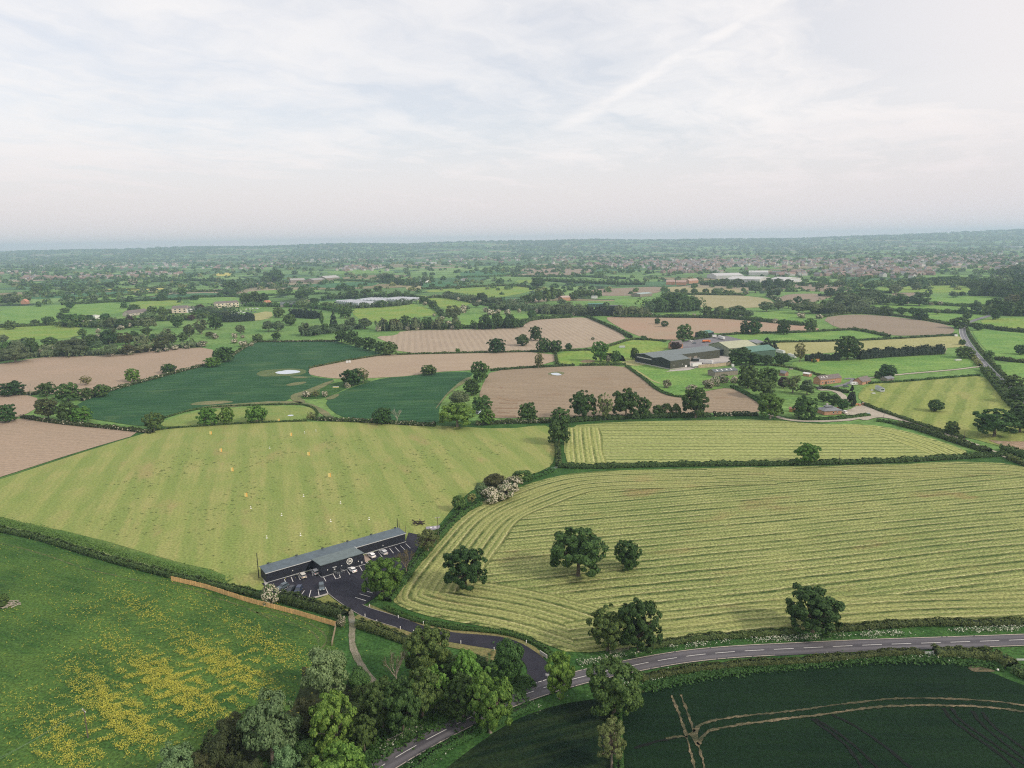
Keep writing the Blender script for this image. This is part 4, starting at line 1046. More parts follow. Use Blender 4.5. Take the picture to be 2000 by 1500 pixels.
# base x, base y, width, height (photo pixels), kind | what singles it out
TREES = """
1129 1124 119 99 oak|large broad oak standing alone in the striped hay field, trunk showing below
909 1150 88 86 oak|dense round oak on the left side of the striped hay field
1226 1111 50 60 oak|small open-crowned oak right of the broad oak in the hay field
1247 1272 92 104 oak|dark domed tree at the hay field's lower edge beside the road
1187 1270 86 86 mid|lighter tree pressed against the dark domed tree by the road
1587 1234 115 92 oak|leaning broad tree between hay field and road, far right one
1094 1364 66 100 lit|bright yellow-green tree at the corner where drive meets road
1200 1398 116 112 mid|big round tree overhanging the road beside the dark cereal crop
1195 1500 70 96 oli|yellowish half-leafed tree below the big round roadside tree
750 1166 84 80 lit|bright green tree covering part of the car park
836 1082 52 50 oli|thin green tree beyond the car park by the hedge
838 1332 94 110 mid|tall tree whose crown covers the bend of the drive
852 1386 62 100 lit|light green tree with a bare trunk below the drive bend
913 1360 66 92 lit|bright green tree between the drive and the road
958 1430 96 118 lit|tall bright green tree reaching over the road
997 1334 66 84 drk|dark blue-green round tree inside the drive's last bend
825 1402 92 96 mid|full leafy tree right above the layby
905 1402 78 84 oak|dark tree behind the tall bright one over the road
604 1440 70 78 brn|brown-green tree between the pale willow and the meadow edge
465 1470 78 76 brn|thin brown tree top left of the large pale willow
398 1530 76 70 brn|brownish bushy tree between the two bottom-left willows
700 1340 54 44 bus|shaded bush at the foot of the meadow corner willow
872 1336 60 60 mid|shaded tree just below the drive bend
612 1560 90 80 mid|leafy tree top at the bottom edge beside the road trees
788 1436 84 108 mid|dark leafy tree above the road fence
748 1425 84 96 mid|shaded leafy tree left of the road fence
640 1360 98 102 wil|pale green willow at the corner of the buttercup meadow
652 1476 98 122 lit|bright lobed tree between the two willows and the road
712 1470 54 72 mid|smaller green tree right of the bright lobed tree
534 1492 118 136 wil|large pale willow at the bottom edge of the meadow
668 1560 112 104 lit|light green treetop at the picture's bottom beside the road
560 1545 66 90 wil|pale willow top below the large willow
438 1510 88 96 brn|brown scrubby tree left of the large pale willow
348 1545 84 92 wil|pale silvery treetop at the bottom left of the meadow
490 1560 70 80 brn|brown leafless-looking scrub in the bottom tree belt
715 1385 60 60 bus|dark understorey bush between path and road trees
690 1420 60 50 bus|dark understorey bush below the meadow corner willow
620 1420 60 50 brb|brown undergrowth bush beneath the meadow corner willow
596 1500 60 60 bus|dark bush wedged between the pale willow and bright tree
880 1395 50 50 bus|dark bush near the road behind the overhanging tree
930 1320 60 46 bus|dark bush behind the dry verge inside the drive bend
-4 1186 34 34 bus|green bush at the meadow's left edge beside the timber heap
529 1177 38 42 haw|white flowering hawthorn at the car park's left end
667 1222 20 22 hab|pale flowering bush at the hedge end by the field gate
897 997 30 30 rnd|compact round tree on the hedge between range and hay field
958 980 42 34 haw|blossoming hawthorn, left one of the scrub clump above the hay field
984 975 42 34 haw|blossoming hawthorn in the middle of the scrub clump
1003 958 38 32 haw|blossoming hawthorn, right one of the scrub clump
968 950 46 22 brb|brown-green thicket behind the blossoming hawthorns
1020 940 40 22 bus|low green bush at the right end of the scrub clump
940 972 26 28 gry|grey bush at the left end of the scrub clump
921 982 18 18 oli|twiggy bush between round tree and scrub clump
1576 906 52 44 lit|lone light green tree on the hedge between the two hay fields
1091 866 46 52 mid|tree at the top of the short hedge beside the range
1095 826 42 32 mid|tree just behind the one on the short hedge
1031 822 40 40 mid|bushy tree at the lower left corner of the brown field
1138 818 57 58 oak|dark oak at the lower edge of the brown field
1180 820 34 62 oli|thin yellowish tree between two dark oaks by the brown field
1222 817 58 64 oak|tall oak right of the thin yellowish tree
1257 815 28 40 mid|smaller tree touching the tall oak's right side
1358 816 56 64 oak|tall dark tree standing over the right arm of the brown field
1283 812 22 22 bus|bush in the thicket left of the tall dark tree, nearest the oak
1300 812 24 26 bus|bush in the middle of the thicket by the brown field
1319 813 22 26 bus|bush in the thicket touching the tall dark tree
1350 764 22 14 haw|cream blossom tree behind the tall dark tree
1504 817 54 52 lit|light tree where the farm track meets the field corner
1490 775 56 40 mid|wide tree behind the light track-side tree
1461 757 46 50 mid|full tree right of the skylit shed
1500 748 40 34 mid|tree behind the wide tree near the brick barn
1447 712 50 36 oak|dark spreading tree in front of the tan-roofed barn
1475 712 34 22 drk|dark hedge tree below the green barn, left one
1497 713 26 18 drk|dark hedge tree below the green barn, middle one
1527 711 34 22 drk|dark hedge tree below the green barn, right one
1530 757 24 20 cop|dark small tree above the farmhouse garden
1548 767 40 36 oli|reddish-green tree left of the long brick barn
1576 770 32 30 gry|pale green tree touching the long brick barn
1562 707 25 38 oli|thin pale tree at the left end of the conifer hedge
1655 702 51 51 oak|large oak rising above the tall conifer hedge
1732 738 34 27 drk|dark round tree behind the little stable
1715 738 16 14 bus|low bush beside the dark round tree and stable
1662 792 23 34 con|dark pointed conifer by the farm gate
1573 816 50 46 mid|broad tree left of the hip-roofed brick bungalow
1609 784 24 18 drk|dark shrub in the row behind the bungalow, left one
1628 792 24 20 drk|dark shrub in the row behind the bungalow, middle one
1646 800 24 20 drk|dark shrub in the row behind the bungalow, right one
1590 708 7 9 bus|tiny sapling in the rough pasture near the field shelter
1827 803 31 23 drk|round dark bush alone in the mown striped field
1858 848 27 26 mid|small round tree beside the farm lane
1941 852 82 58 oak|huge spreading oak at the right side of the mown field
1992 843 62 50 oak|dark tree behind the huge spreading oak
1978 760 44 30 mid|tree on the right of the far road, the lower one
1930 704 17 20 mid|small tree beside the far road hedge
1994 692 24 19 oak|tree in the green field at the picture's right edge
1990 786 46 32 drk|dark tree beside the far road at the picture's edge
1884 699 34 26 mid|bushy tree where the conifer hedge meets the far road
1879 673 12 10 mid|small tree top beside the far road
1798 624 30 22 oak|oak on the hedge above the grey-brown field
1731 615 27 17 mid|left oak on the hedge above the grey-brown field
1873 641 33 24 mid|tree beside the far road's bend
1888 624 16 14 drk|small tree above the far road's bend
1910 645 17 12 drk|small dark tree right of the far road's bend
1944 624 20 20 oak|tree where the far road disappears
26 772 44 30 oak|oak in the ploughed field corner at the far left
12 824 44 38 oak|dark tree cut by the picture's left edge
92 773 36 29 mid|upper left tree of the dense clump by the dark wheat
134 782 48 38 mid|upper middle tree of the dense clump by the dark wheat
95 820 46 46 brn|brownish tree at the left of the dense clump
132 823 44 42 oak|dark tree at the bottom of the dense clump
160 824 40 33 lit|light tree at the right foot of the dense clump
172 777 26 20 mid|small tree right of the dense clump
200 774 32 26 mid|round tree at the end of the dense clump
168 752 22 18 oli|faint leafless tree behind the dense clump
260 745 28 26 lit|light tree alone on the blossoming hedge
330 728 30 19 mid|flat-topped tree on the blossoming hedge
415 716 31 19 lit|bright bush below the dark tree at the wheat corner
438 706 42 32 oak|dark tree at the upper corner of the wheat
301 839 38 37 mid|round tree at the range's upper left corner
408 829 42 36 lit|left tree of the pair in the paddock
444 827 28 32 lit|right tree of the pair in the paddock
502 823 44 34 lit|tree in the paddock below the pond
607 820 19 15 oli|twiggy little tree at the paddock's end
747 827 41 35 oak|dark round tree on the range's far hedge
893 834 76 52 lit|big bright rounded tree on the range's far hedge
897 791 46 30 gry|greyish tree above the big bright tree
922 771 35 35 oak|dark tree on the wheat's right edge
938 745 34 44 mid|tall tree with forked pale trunk by the brown field
942 804 42 34 mid|tree right above the big bright tree
951 828 32 34 lit|bushy tree right of the big bright tree
688 753 46 36 oak|dark spinney tree between wheat and ploughed field
709 747 26 28 oli|olive tree beside the dark spinney tree
679 757 12 11 haw|white hawthorn in front of the dark spinney tree
599 775 16 12 haw|white hawthorn in the rough island, left one
617 775 19 14 oli|thin bush between the two island hawthorns
635 774 12 11 haw|white hawthorn in the rough island, right one
668 669 26 26 oak|first tree at the upper end of the row beside the wheat
689 672 26 26 oak|second tree down the row beside the wheat
703 678 22 20 oak|third tree down the row beside the wheat
721 684 28 26 oak|fourth tree down the row beside the wheat
742 689 22 22 oak|fifth tree down the row beside the wheat
762 693 32 29 mid|largest tree at the lower end of the row
838 732 33 21 mid|spreading tree on its own above the dark wheat
970 688 37 30 oak|oak on the hedge between ploughed fields
894 688 9 8 lit|tiny tree on the hedge between ploughed fields
1021 675 29 20 drk|dark low tree out in the ploughed field
1046 665 26 28 oak|upright dark tree out in the ploughed field
1062 688 30 31 oak|left oak of the touching pair by the paddock hedge
1085 687 26 23 mid|right oak of the touching pair by the paddock hedge
1111 684 14 13 drk|small dark tree right of the touching pair
1052 719 20 30 oli|thin olive tree on the brown field's top hedge
1172 706 33 44 lit|tall light tree in the small green paddock
1188 707 9 14 haw|bright white blossom bush beside the tall light tree
1203 709 21 24 mid|round tree right of the white blossom bush
1239 702 15 22 mid|small tree left of the large barn
1336 666 34 36 mid|tall tree beside the farmhouse
1455 652 19 26 oak|left tree above the farm's green strip
1474 653 26 28 oak|second tree above the farm's green strip
1530 653 26 25 oak|third tree above the farm's green strip
1583 647 24 26 mid|fourth tree above the farm's green strip
1497 683 30 23 con|dark conifer behind the green barn, left one
1512 685 18 16 con|dark conifer behind the green barn, right one
1284 633 10 12 mid|upper small tree on the slanting field hedge
1298 638 14 11 drk|lower small tree on the slanting field hedge
1372 660 24 14 mid|bush at the back of the farmyard
1302 757 19 16 hab|flowering bush in the meadow left of the skylit shed
1382 758 22 18 hab|flowering bush below the skylit shed, left one
1397 753 22 20 haw|flowering bush below the skylit shed, middle one
1414 748 20 18 hab|flowering bush below the skylit shed, third one
1434 748 14 14 haw|pale flowering bush beside the full tree
1320 683 24 12 cop|dark copper bush before the farmhouse
1258 664 14 9 bus|bush left of the farmhouse garden
1841 690 12 14 haw|white blossom tree at the conifer hedge's right end
1950 722 10 10 bus|shrub on the verge of the far road"""
for ln in TREES.strip().splitlines():
    a, lab = ln.split('|'); x, y, w_, h_, k = a.split()
    plant(float(x), float(y), float(w_), float(h_), k, lab)

# smaller trees farther off, told apart only by their cluster
ZONES = [
 ('in the tree belt beyond the left ploughed field', """
30 708 60 26 gry;10 694 32 30 mid;35 692 34 30 gry;65 694 22 36 drk;98 678 28 20 mid;162 657 16 14 rnd;178 678 34 26 drk;213 672 34 28 drk;222 664 24 22 gry;218 696 28 24 gry;246 674 28 24 brn;250 693 34 20 brn;280 688 42 28 gry;143 695 60 26 gry;316 684 36 28 brn;290 644 34 26 gry;286 653 20 13 mid;326 664 24 22 gry;358 667 18 16 rnd;370 658 24 24 brn;393 652 28 28 gry;421 643 28 32 mid;470 652 20 17 gry;120 690 26 20 gry;190 684 24 18 gry;262 664 20 16 rnd;335 670 26 16 brn;300 668 18 14 rnd;5 672 24 18 gry;50 680 24 20 gry;410 660 20 12 brn"""),
 ('white with blossom in the belt beyond the left ploughed field', """
217 695 15 9 haw;255 693 19 10 haw;277 688 15 9 haw;291 686 15 9 haw;342 683 14 8 haw;366 681 12 7 hab;396 677 20 8 hab;420 662 13 11 hab;459 660 11 10 haw;474 660 8 6 haw;458 670 13 7 haw;476 676 18 9 haw;491 676 9 7 haw;192 663 10 12 haw;80 692 17 10 haw;105 688 14 9 haw;253 640 10 9 haw;236 644 14 8 haw;192 650 9 9 haw;310 688 12 8 hab;325 686 12 8 hab"""),
 ('in the grove around the cream hotel', """
145 638 40 28 mid;175 628 20 12 drk;120 624 16 12 drk;206 627 18 14 drk;203 642 20 16 gry;222 642 24 22 gry;238 642 26 18 drk;254 632 14 15 cop;374 626 14 10 cop;391 609 18 14 cop;392 617 17 12 mid;410 614 24 16 gry;347 639 24 22 mid;298 614 22 16 mid;318 624 16 28 mid;288 627 30 18 wil;263 611 26 10 drk;127 611 16 10 mid;270 640 18 14 gry;330 612 12 8 rnd;160 630 22 16 mid;185 640 20 14 gry;440 620 20 10 gry"""),
 ('on the valley pastures beside the glasshouses', """
503 667 21 15 mid;540 663 19 14 mid;567 635 27 20 rnd;545 620 24 20 mid;592 604 30 22 wil;614 597 20 14 drk;480 597 22 26 mid;498 597 28 28 mid;516 596 18 22 drk;524 647 26 20 gry;544 647 26 20 gry;595 655 26 24 gry;616 655 26 20 gry;635 650 17 18 mid;652 640 17 28 con;629 637 8 28 pop;668 647 16 14 gry;685 642 26 22 gry;712 642 30 22 gry;675 621 27 24 mid;748 645 18 24 gry;755 646 10 15 drk;772 645 24 22 brn;792 642 22 26 mid;813 643 24 22 gry;836 643 23 24 mid;858 642 25 22 oli;866 644 15 12 drk;886 628 32 34 gry;894 644 12 15 drk;638 604 24 14 mid;660 607 18 10 rnd;690 583 28 13 mid;716 580 27 12 mid;745 600 21 14 mid;778 584 14 13 mid;827 593 20 15 mid;846 602 16 15 mid;860 612 14 10 gry;868 622 14 10 gry"""),
 ('white with blossom along the valley hedges', """
739 647 11 10 haw;796 645 10 8 haw;817 644 10 8 haw;876 636 13 10 haw;883 643 9 7 haw;896 588 8 8 haw;920 589 8 7 haw;936 594 12 9 haw;830 596 9 7 haw;905 611 14 16 haw;991 615 13 11 haw;972 614 11 10 haw;958 615 18 7 haw;948 609 10 9 haw;1014 610 8 8 haw;872 618 8 7 haw;864 624 9 7 haw;1078 606 10 9 haw;1120 617 7 7 haw;1048 612 9 9 haw;886 580 8 6 haw;870 579 7 6 haw;1158 664 7 6 hab;998 588 6 5 haw;1006 588 6 5 haw;848 618 7 6 haw"""),
 ('in the woodland strip north of the ploughed fields', """
875 580 17 12 mid;888 582 13 10 mid;941 591 24 18 drk;919 590 20 14 gry;962 610 16 17 drk;978 606 24 16 gry;1000 604 26 16 gry;948 643 24 26 drk;970 642 26 28 drk;995 641 24 26 drk;1017 639 16 14 drk;930 642 18 10 drk;1036 592 20 20 mid;1052 592 20 24 pop;1068 591 18 26 pop;1080 588 18 24 pop;1092 584 16 20 pop;1039 623 19 16 drk;1090 614 26 20 gry;1110 612 24 22 gry;1130 614 26 20 gry;1066 612 24 18 gry;1142 616 18 14 gry;1050 561 30 10 drk;1135 582 16 15 mid;1150 581 22 15 mid;1167 580 17 14 mid;1015 598 22 14 gry;992 596 20 12 gry;970 592 18 10 gry;1024 590 18 14 mid;1005 641 20 20 mid;930 600 16 10 gry;1120 586 20 16 mid;1098 596 18 12 gry;960 640 18 14 mid;912 606 14 8 gry"""),
 ('in the copses behind the farm sheds', """
1290 608 42 30 mid;1315 608 44 38 oak;1350 606 38 30 mid;1270 612 22 22 gry;1212 617 30 22 gry;1238 618 32 22 gry;1258 617 22 18 gry;1382 619 20 21 mid;1405 618 26 20 gry;1440 619 34 21 drk;1418 619 18 12 lit;1462 620 22 14 gry;1497 608 32 20 gry;1511 580 38 18 gry;1475 572 30 16 gry;1322 574 10 9 rnd;1336 574 15 10 rnd;1356 575 13 10 rnd;1378 575 13 11 rnd;1396 575 14 11 rnd;1418 575 11 8 rnd;1520 605 26 12 gry;1540 602 24 16 gry;1560 612 34 18 gry;1590 612 36 20 gry;1575 600 26 14 gry;1558 592 16 12 drk;1330 590 26 18 mid;1300 590 26 16 mid;1184 602 14 12 gry;1500 563 24 18 drk;1520 562 24 16 drk;1540 560 20 14 drk;1440 560 24 16 mid;1415 558 24 12 mid"""),
 ('white with blossom on the hedges behind the farm', """
1565 621 17 10 haw;1514 631 11 9 haw;1447 623 9 7 haw;1356 620 8 8 haw;1337 619 10 6 hab;1837 596 11 8 haw;1819 596 9 6 haw;1770 594 8 6 haw;1270 618 11 7 hab;1458 575 8 6 hab;1600 622 14 7 haw;1522 585 8 5 haw;1510 582 7 5 haw;1812 578 8 5 hab;1620 592 9 6 haw"""),
 ('in the belts above the grey-brown field', """
1621 579 23 17 oak;1640 574 14 8 drk;1660 574 12 7 drk;1674 574 14 8 drk;1695 593 52 28 gry;1722 594 30 22 mid;1650 600 52 20 gry;1757 596 34 19 drk;1795 597 44 15 gry;1813 583 14 18 gry;1748 573 28 17 gry;1879 578 12 8 drk;1900 578 19 10 drk;1915 577 14 9 drk;1732 616 26 16 mid;1780 613 13 11 drk;1760 613 20 9 drk;1880 613 17 13 drk;1906 613 22 26 gry;1850 612 14 9 gry;1830 614 14 10 gry;1628 613 36 16 gry;1680 610 38 18 gry;1710 612 18 12 drk;1700 564 26 12 mid;1640 560 22 12 mid;1600 566 22 12 gry;1862 581 18 12 gry;1608 604 12 18 mid;1790 566 24 10 gry"""),
 ('in the dark wood by the right edge', """
1912 574 34 26 drk;1938 578 38 30 drk;1965 582 38 30 oak;1990 580 38 32 oak;1930 560 34 22 mid;1958 560 34 24 gry;1985 556 34 24 oak;1944 612 38 30 drk;1966 616 38 28 drk;1990 616 38 30 oak;2010 606 34 30 drk;1976 596 34 18 brn;1900 562 26 16 mid;1880 556 26 14 mid;1860 554 26 14 mid;1840 556 26 14 drk;1820 557 24 13 drk;1800 558 24 13 mid;1780 558 24 13 drk;1764 557 22 12 mid;1998 590 34 24 mid;1962 540 30 18 mid;1985 536 30 18 drk"""),
 ('in the hazy hedgerows of the left valley', """
21 643 23 17 mid;69 635 15 11 mid;95 635 22 17 mid;72 571 24 15 mid;84 567 13 9 mid;125 568 11 8 mid;140 570 13 8 mid;165 571 13 11 mid;215 562 17 11 drk;135 588 19 11 mid;183 590 15 8 mid;255 589 14 11 mid;287 588 11 8 mid;316 587 21 15 mid;322 576 15 11 mid;356 577 17 15 mid;137 602 16 11 drk;243 602 13 13 mid;25 592 32 16 gry;50 590 24 14 gry;8 590 22 14 gry;76 599 10 10 mid;454 569 36 15 mid;430 580 13 8 drk;456 578 13 8 drk;550 575 19 11 mid;590 585 32 14 mid;632 587 12 9 mid;665 567 17 12 mid;680 569 15 11 mid;690 567 9 9 mid;738 569 18 10 mid;540 550 36 14 drk;520 552 24 10 mid;576 536 11 8 mid;300 571 16 9 gry;260 556 18 8 hab;270 580 12 7 gry;380 586 16 9 mid;760 552 26 13 drk;780 556 22 12 mid;750 547 24 10 gry;830 552 14 14 gry;812 562 14 9 gry;505 533 10 9 mid;520 540 11 9 mid;565 570 14 8 mid;610 574 12 7 mid"""),
]
WORD = {'small': 'small ', 'mid': '', 'large': 'large '}
for zone, data in ZONES:
    for e in data.replace('\n', '').split(';'):
        if not e.strip(): continue
        x, y, w_, h_, k = e.split()
        x, y, w_, h_ = float(x), float(y), float(w_), float(h_)
        sz = 'small ' if w_ < 15 else 'large ' if w_ > 31 else ''
        base = KINDS[k][5].replace('small ', '').replace(' with blossom', '').replace('white', '').replace('hawthorn flecked', 'hawthorn')
        lab = ' '.join((sz + base + ' ' + zone).split())
        plant(x, y, w_, h_, k, lab, KINDS[k][0].replace('_', ' ') + 's ' + zone)

# bare and dead trees
def bare_tree(name, x, y, wpx, hpx, mat, label, seed, depth=4, leaf=None, n=3, spread=.65):
    p = G(x, y); s = pxm(x, y); h = hpx / s * 1.05; wm = wpx / s
    o = empty(name, p, seed); tag(o, label, 'tree')
    mb = MB()
    mb.tube((0, 0, -.2), (0, 0, h * .28), h * .032, h * .024, 7)
    rr = random.Random(seed)
    for k in range(5):
        a = k * 1.257 + rr.uniform(-.3, .3)
        d = Vector((math.cos(a) * .7, math.sin(a) * .7, rr.uniform(.6, 1.1))).normalized()
        branches(mb, Vector((0, 0, h * rr.uniform(.18, .28))), d, h * .27, h * .016, depth, seed * 10 + k, spread, n)
    mx = max(math.hypot(v[0], v[1]) for v in mb.v); k = wm / 2 / mx
    mz = max(v[2] for v in mb.v); kz = h / mz
    mb.v = [(v[0] * k, v[1] * k, v[2] * kz) for v in mb.v]
    mb.build('trunk', mat, o)
    if leaf:
        pts = np.array([v for v in mb.v[::5] if v[2] > h * .35]); pts = pts[rng.integers(0, len(pts), 2600)] + rng.normal(size=(2600, 3)) * .25
        link('crown', quad_mesh('crown', quads(pts[:1300], rng.normal(size=(1300, 3)) + [0, 0, .5], .08), [leaf]), o)
    return o
bare_tree('bare_tree', 794, 1121, 46, 47, M_twig, 'leafless brown tree behind the bright tree at the car park', 3, 4, L_brown)
bare_tree('dead_tree', 775, 1345, 56, 80, M_dead, 'dead tree with pale bare branches beside the gravel path', 5, 2, L_brown)
bare_tree('dead_tree', 820, 1342, 40, 40, M_dead, 'broken pale limbs below the tree over the drive bend', 9, 1)
bare_tree('dead_tree', 776, 828, 26, 30, M_dead, 'dead white tree beside the dark round tree on the range hedge', 6, 2)
bare_tree('dead_tree', 431, 1500, 24, 40, M_dead, 'curved dead branches rising out of the brown scrub', 8, 1, n=1)
bare_tree('dead_tree', 60, 772, 15, 22, M_dead, 'pale dead tree right of the oak in the ploughed corner', 12, 1)

# ------------------------------------------------------------------ hedges
def hedge(label, pix, width=2.6, height=1.9, leaf=L_hedge, name='hedge', density=1.0, group=None, world=None, gapk=0.0, wob=.5, cat='hedge', z0=0.0):
    pts = world if world else resample(chaikin([G(*p) for p in pix], 2), 2.0)
    sv = side_vecs(pts)
    L = sum((b - a).length for a, b in zip(pts, pts[1:]))
    mid = pts[len(pts) // 2]
    dist = math.sqrt(mid.x ** 2 + mid.y ** 2 + CAM_H ** 2)
    dn = min(math.sqrt(p.x ** 2 + p.y ** 2 + CAM_H ** 2) for p in pts)
    size = max(.17, (dist * .6 + dn * .4) / 711 * .62)
    area = L * (width + height * 2)
    n = int(min(area / (size * size * 3.0) * 2.0 * density, 42000))
    P_ = np.array([(p.x, p.y) for p in pts]); S_ = np.array([(s.x, s.y) for s in sv])
    t = rng.uniform(0, len(pts) - 1.001, n); i = t.astype(int); f = (t - i)[:, None]
    c = P_[i] * (1 - f) + P_[i + 1] * f; s = S_[i]
    a = rng.uniform(0, math.pi, n)
    dd = t * 2.0
    rough_ = 2.6 if name == 'scrub_belt' else 1.0
    prof = 1 + rough_ * (.16 * np.sin(dd * .31 + pts[0].x) + .12 * np.sin(dd * .83 + 2) + .10 * np.sin(dd * 1.9)) + rng.normal(size=n) * .07
    q = 4.0
    ex = np.sign(np.cos(a)) * np.abs(np.cos(a)) ** (2 / q); ez = np.abs(np.sin(a)) ** (2 / q)
    offx = ex * width / 2 * (1 + (prof - 1) * wob); offz = ez * height * prof
    pos = np.column_stack([c + s * offx[:, None], offz])
    nor = np.column_stack([s * (np.cos(a) * 1.0)[:, None], np.sin(a) + .15]) + rng.normal(size=(n, 3)) * .4
    pos[:, 2] = np.maximum(pos[:, 2], .08) + z0
    if gapk: 
        keep = np.sin(dd * .11 + 1) + np.sin(dd * .047) > -2 + gapk
        pos, nor = pos[keep], nor[keep]
    V = quads(pos, nor, size * rng.uniform(.7, 1.3, len(pos)))
    mb = MB()
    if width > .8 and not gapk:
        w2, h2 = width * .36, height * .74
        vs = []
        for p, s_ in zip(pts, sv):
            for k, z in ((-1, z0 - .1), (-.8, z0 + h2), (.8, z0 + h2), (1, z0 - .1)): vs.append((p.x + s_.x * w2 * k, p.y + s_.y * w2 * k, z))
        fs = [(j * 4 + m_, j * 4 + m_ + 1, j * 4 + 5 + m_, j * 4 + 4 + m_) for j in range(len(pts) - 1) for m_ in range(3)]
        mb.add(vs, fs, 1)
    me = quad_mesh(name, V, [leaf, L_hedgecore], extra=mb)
    return tag(link(name, me), label, cat, group)

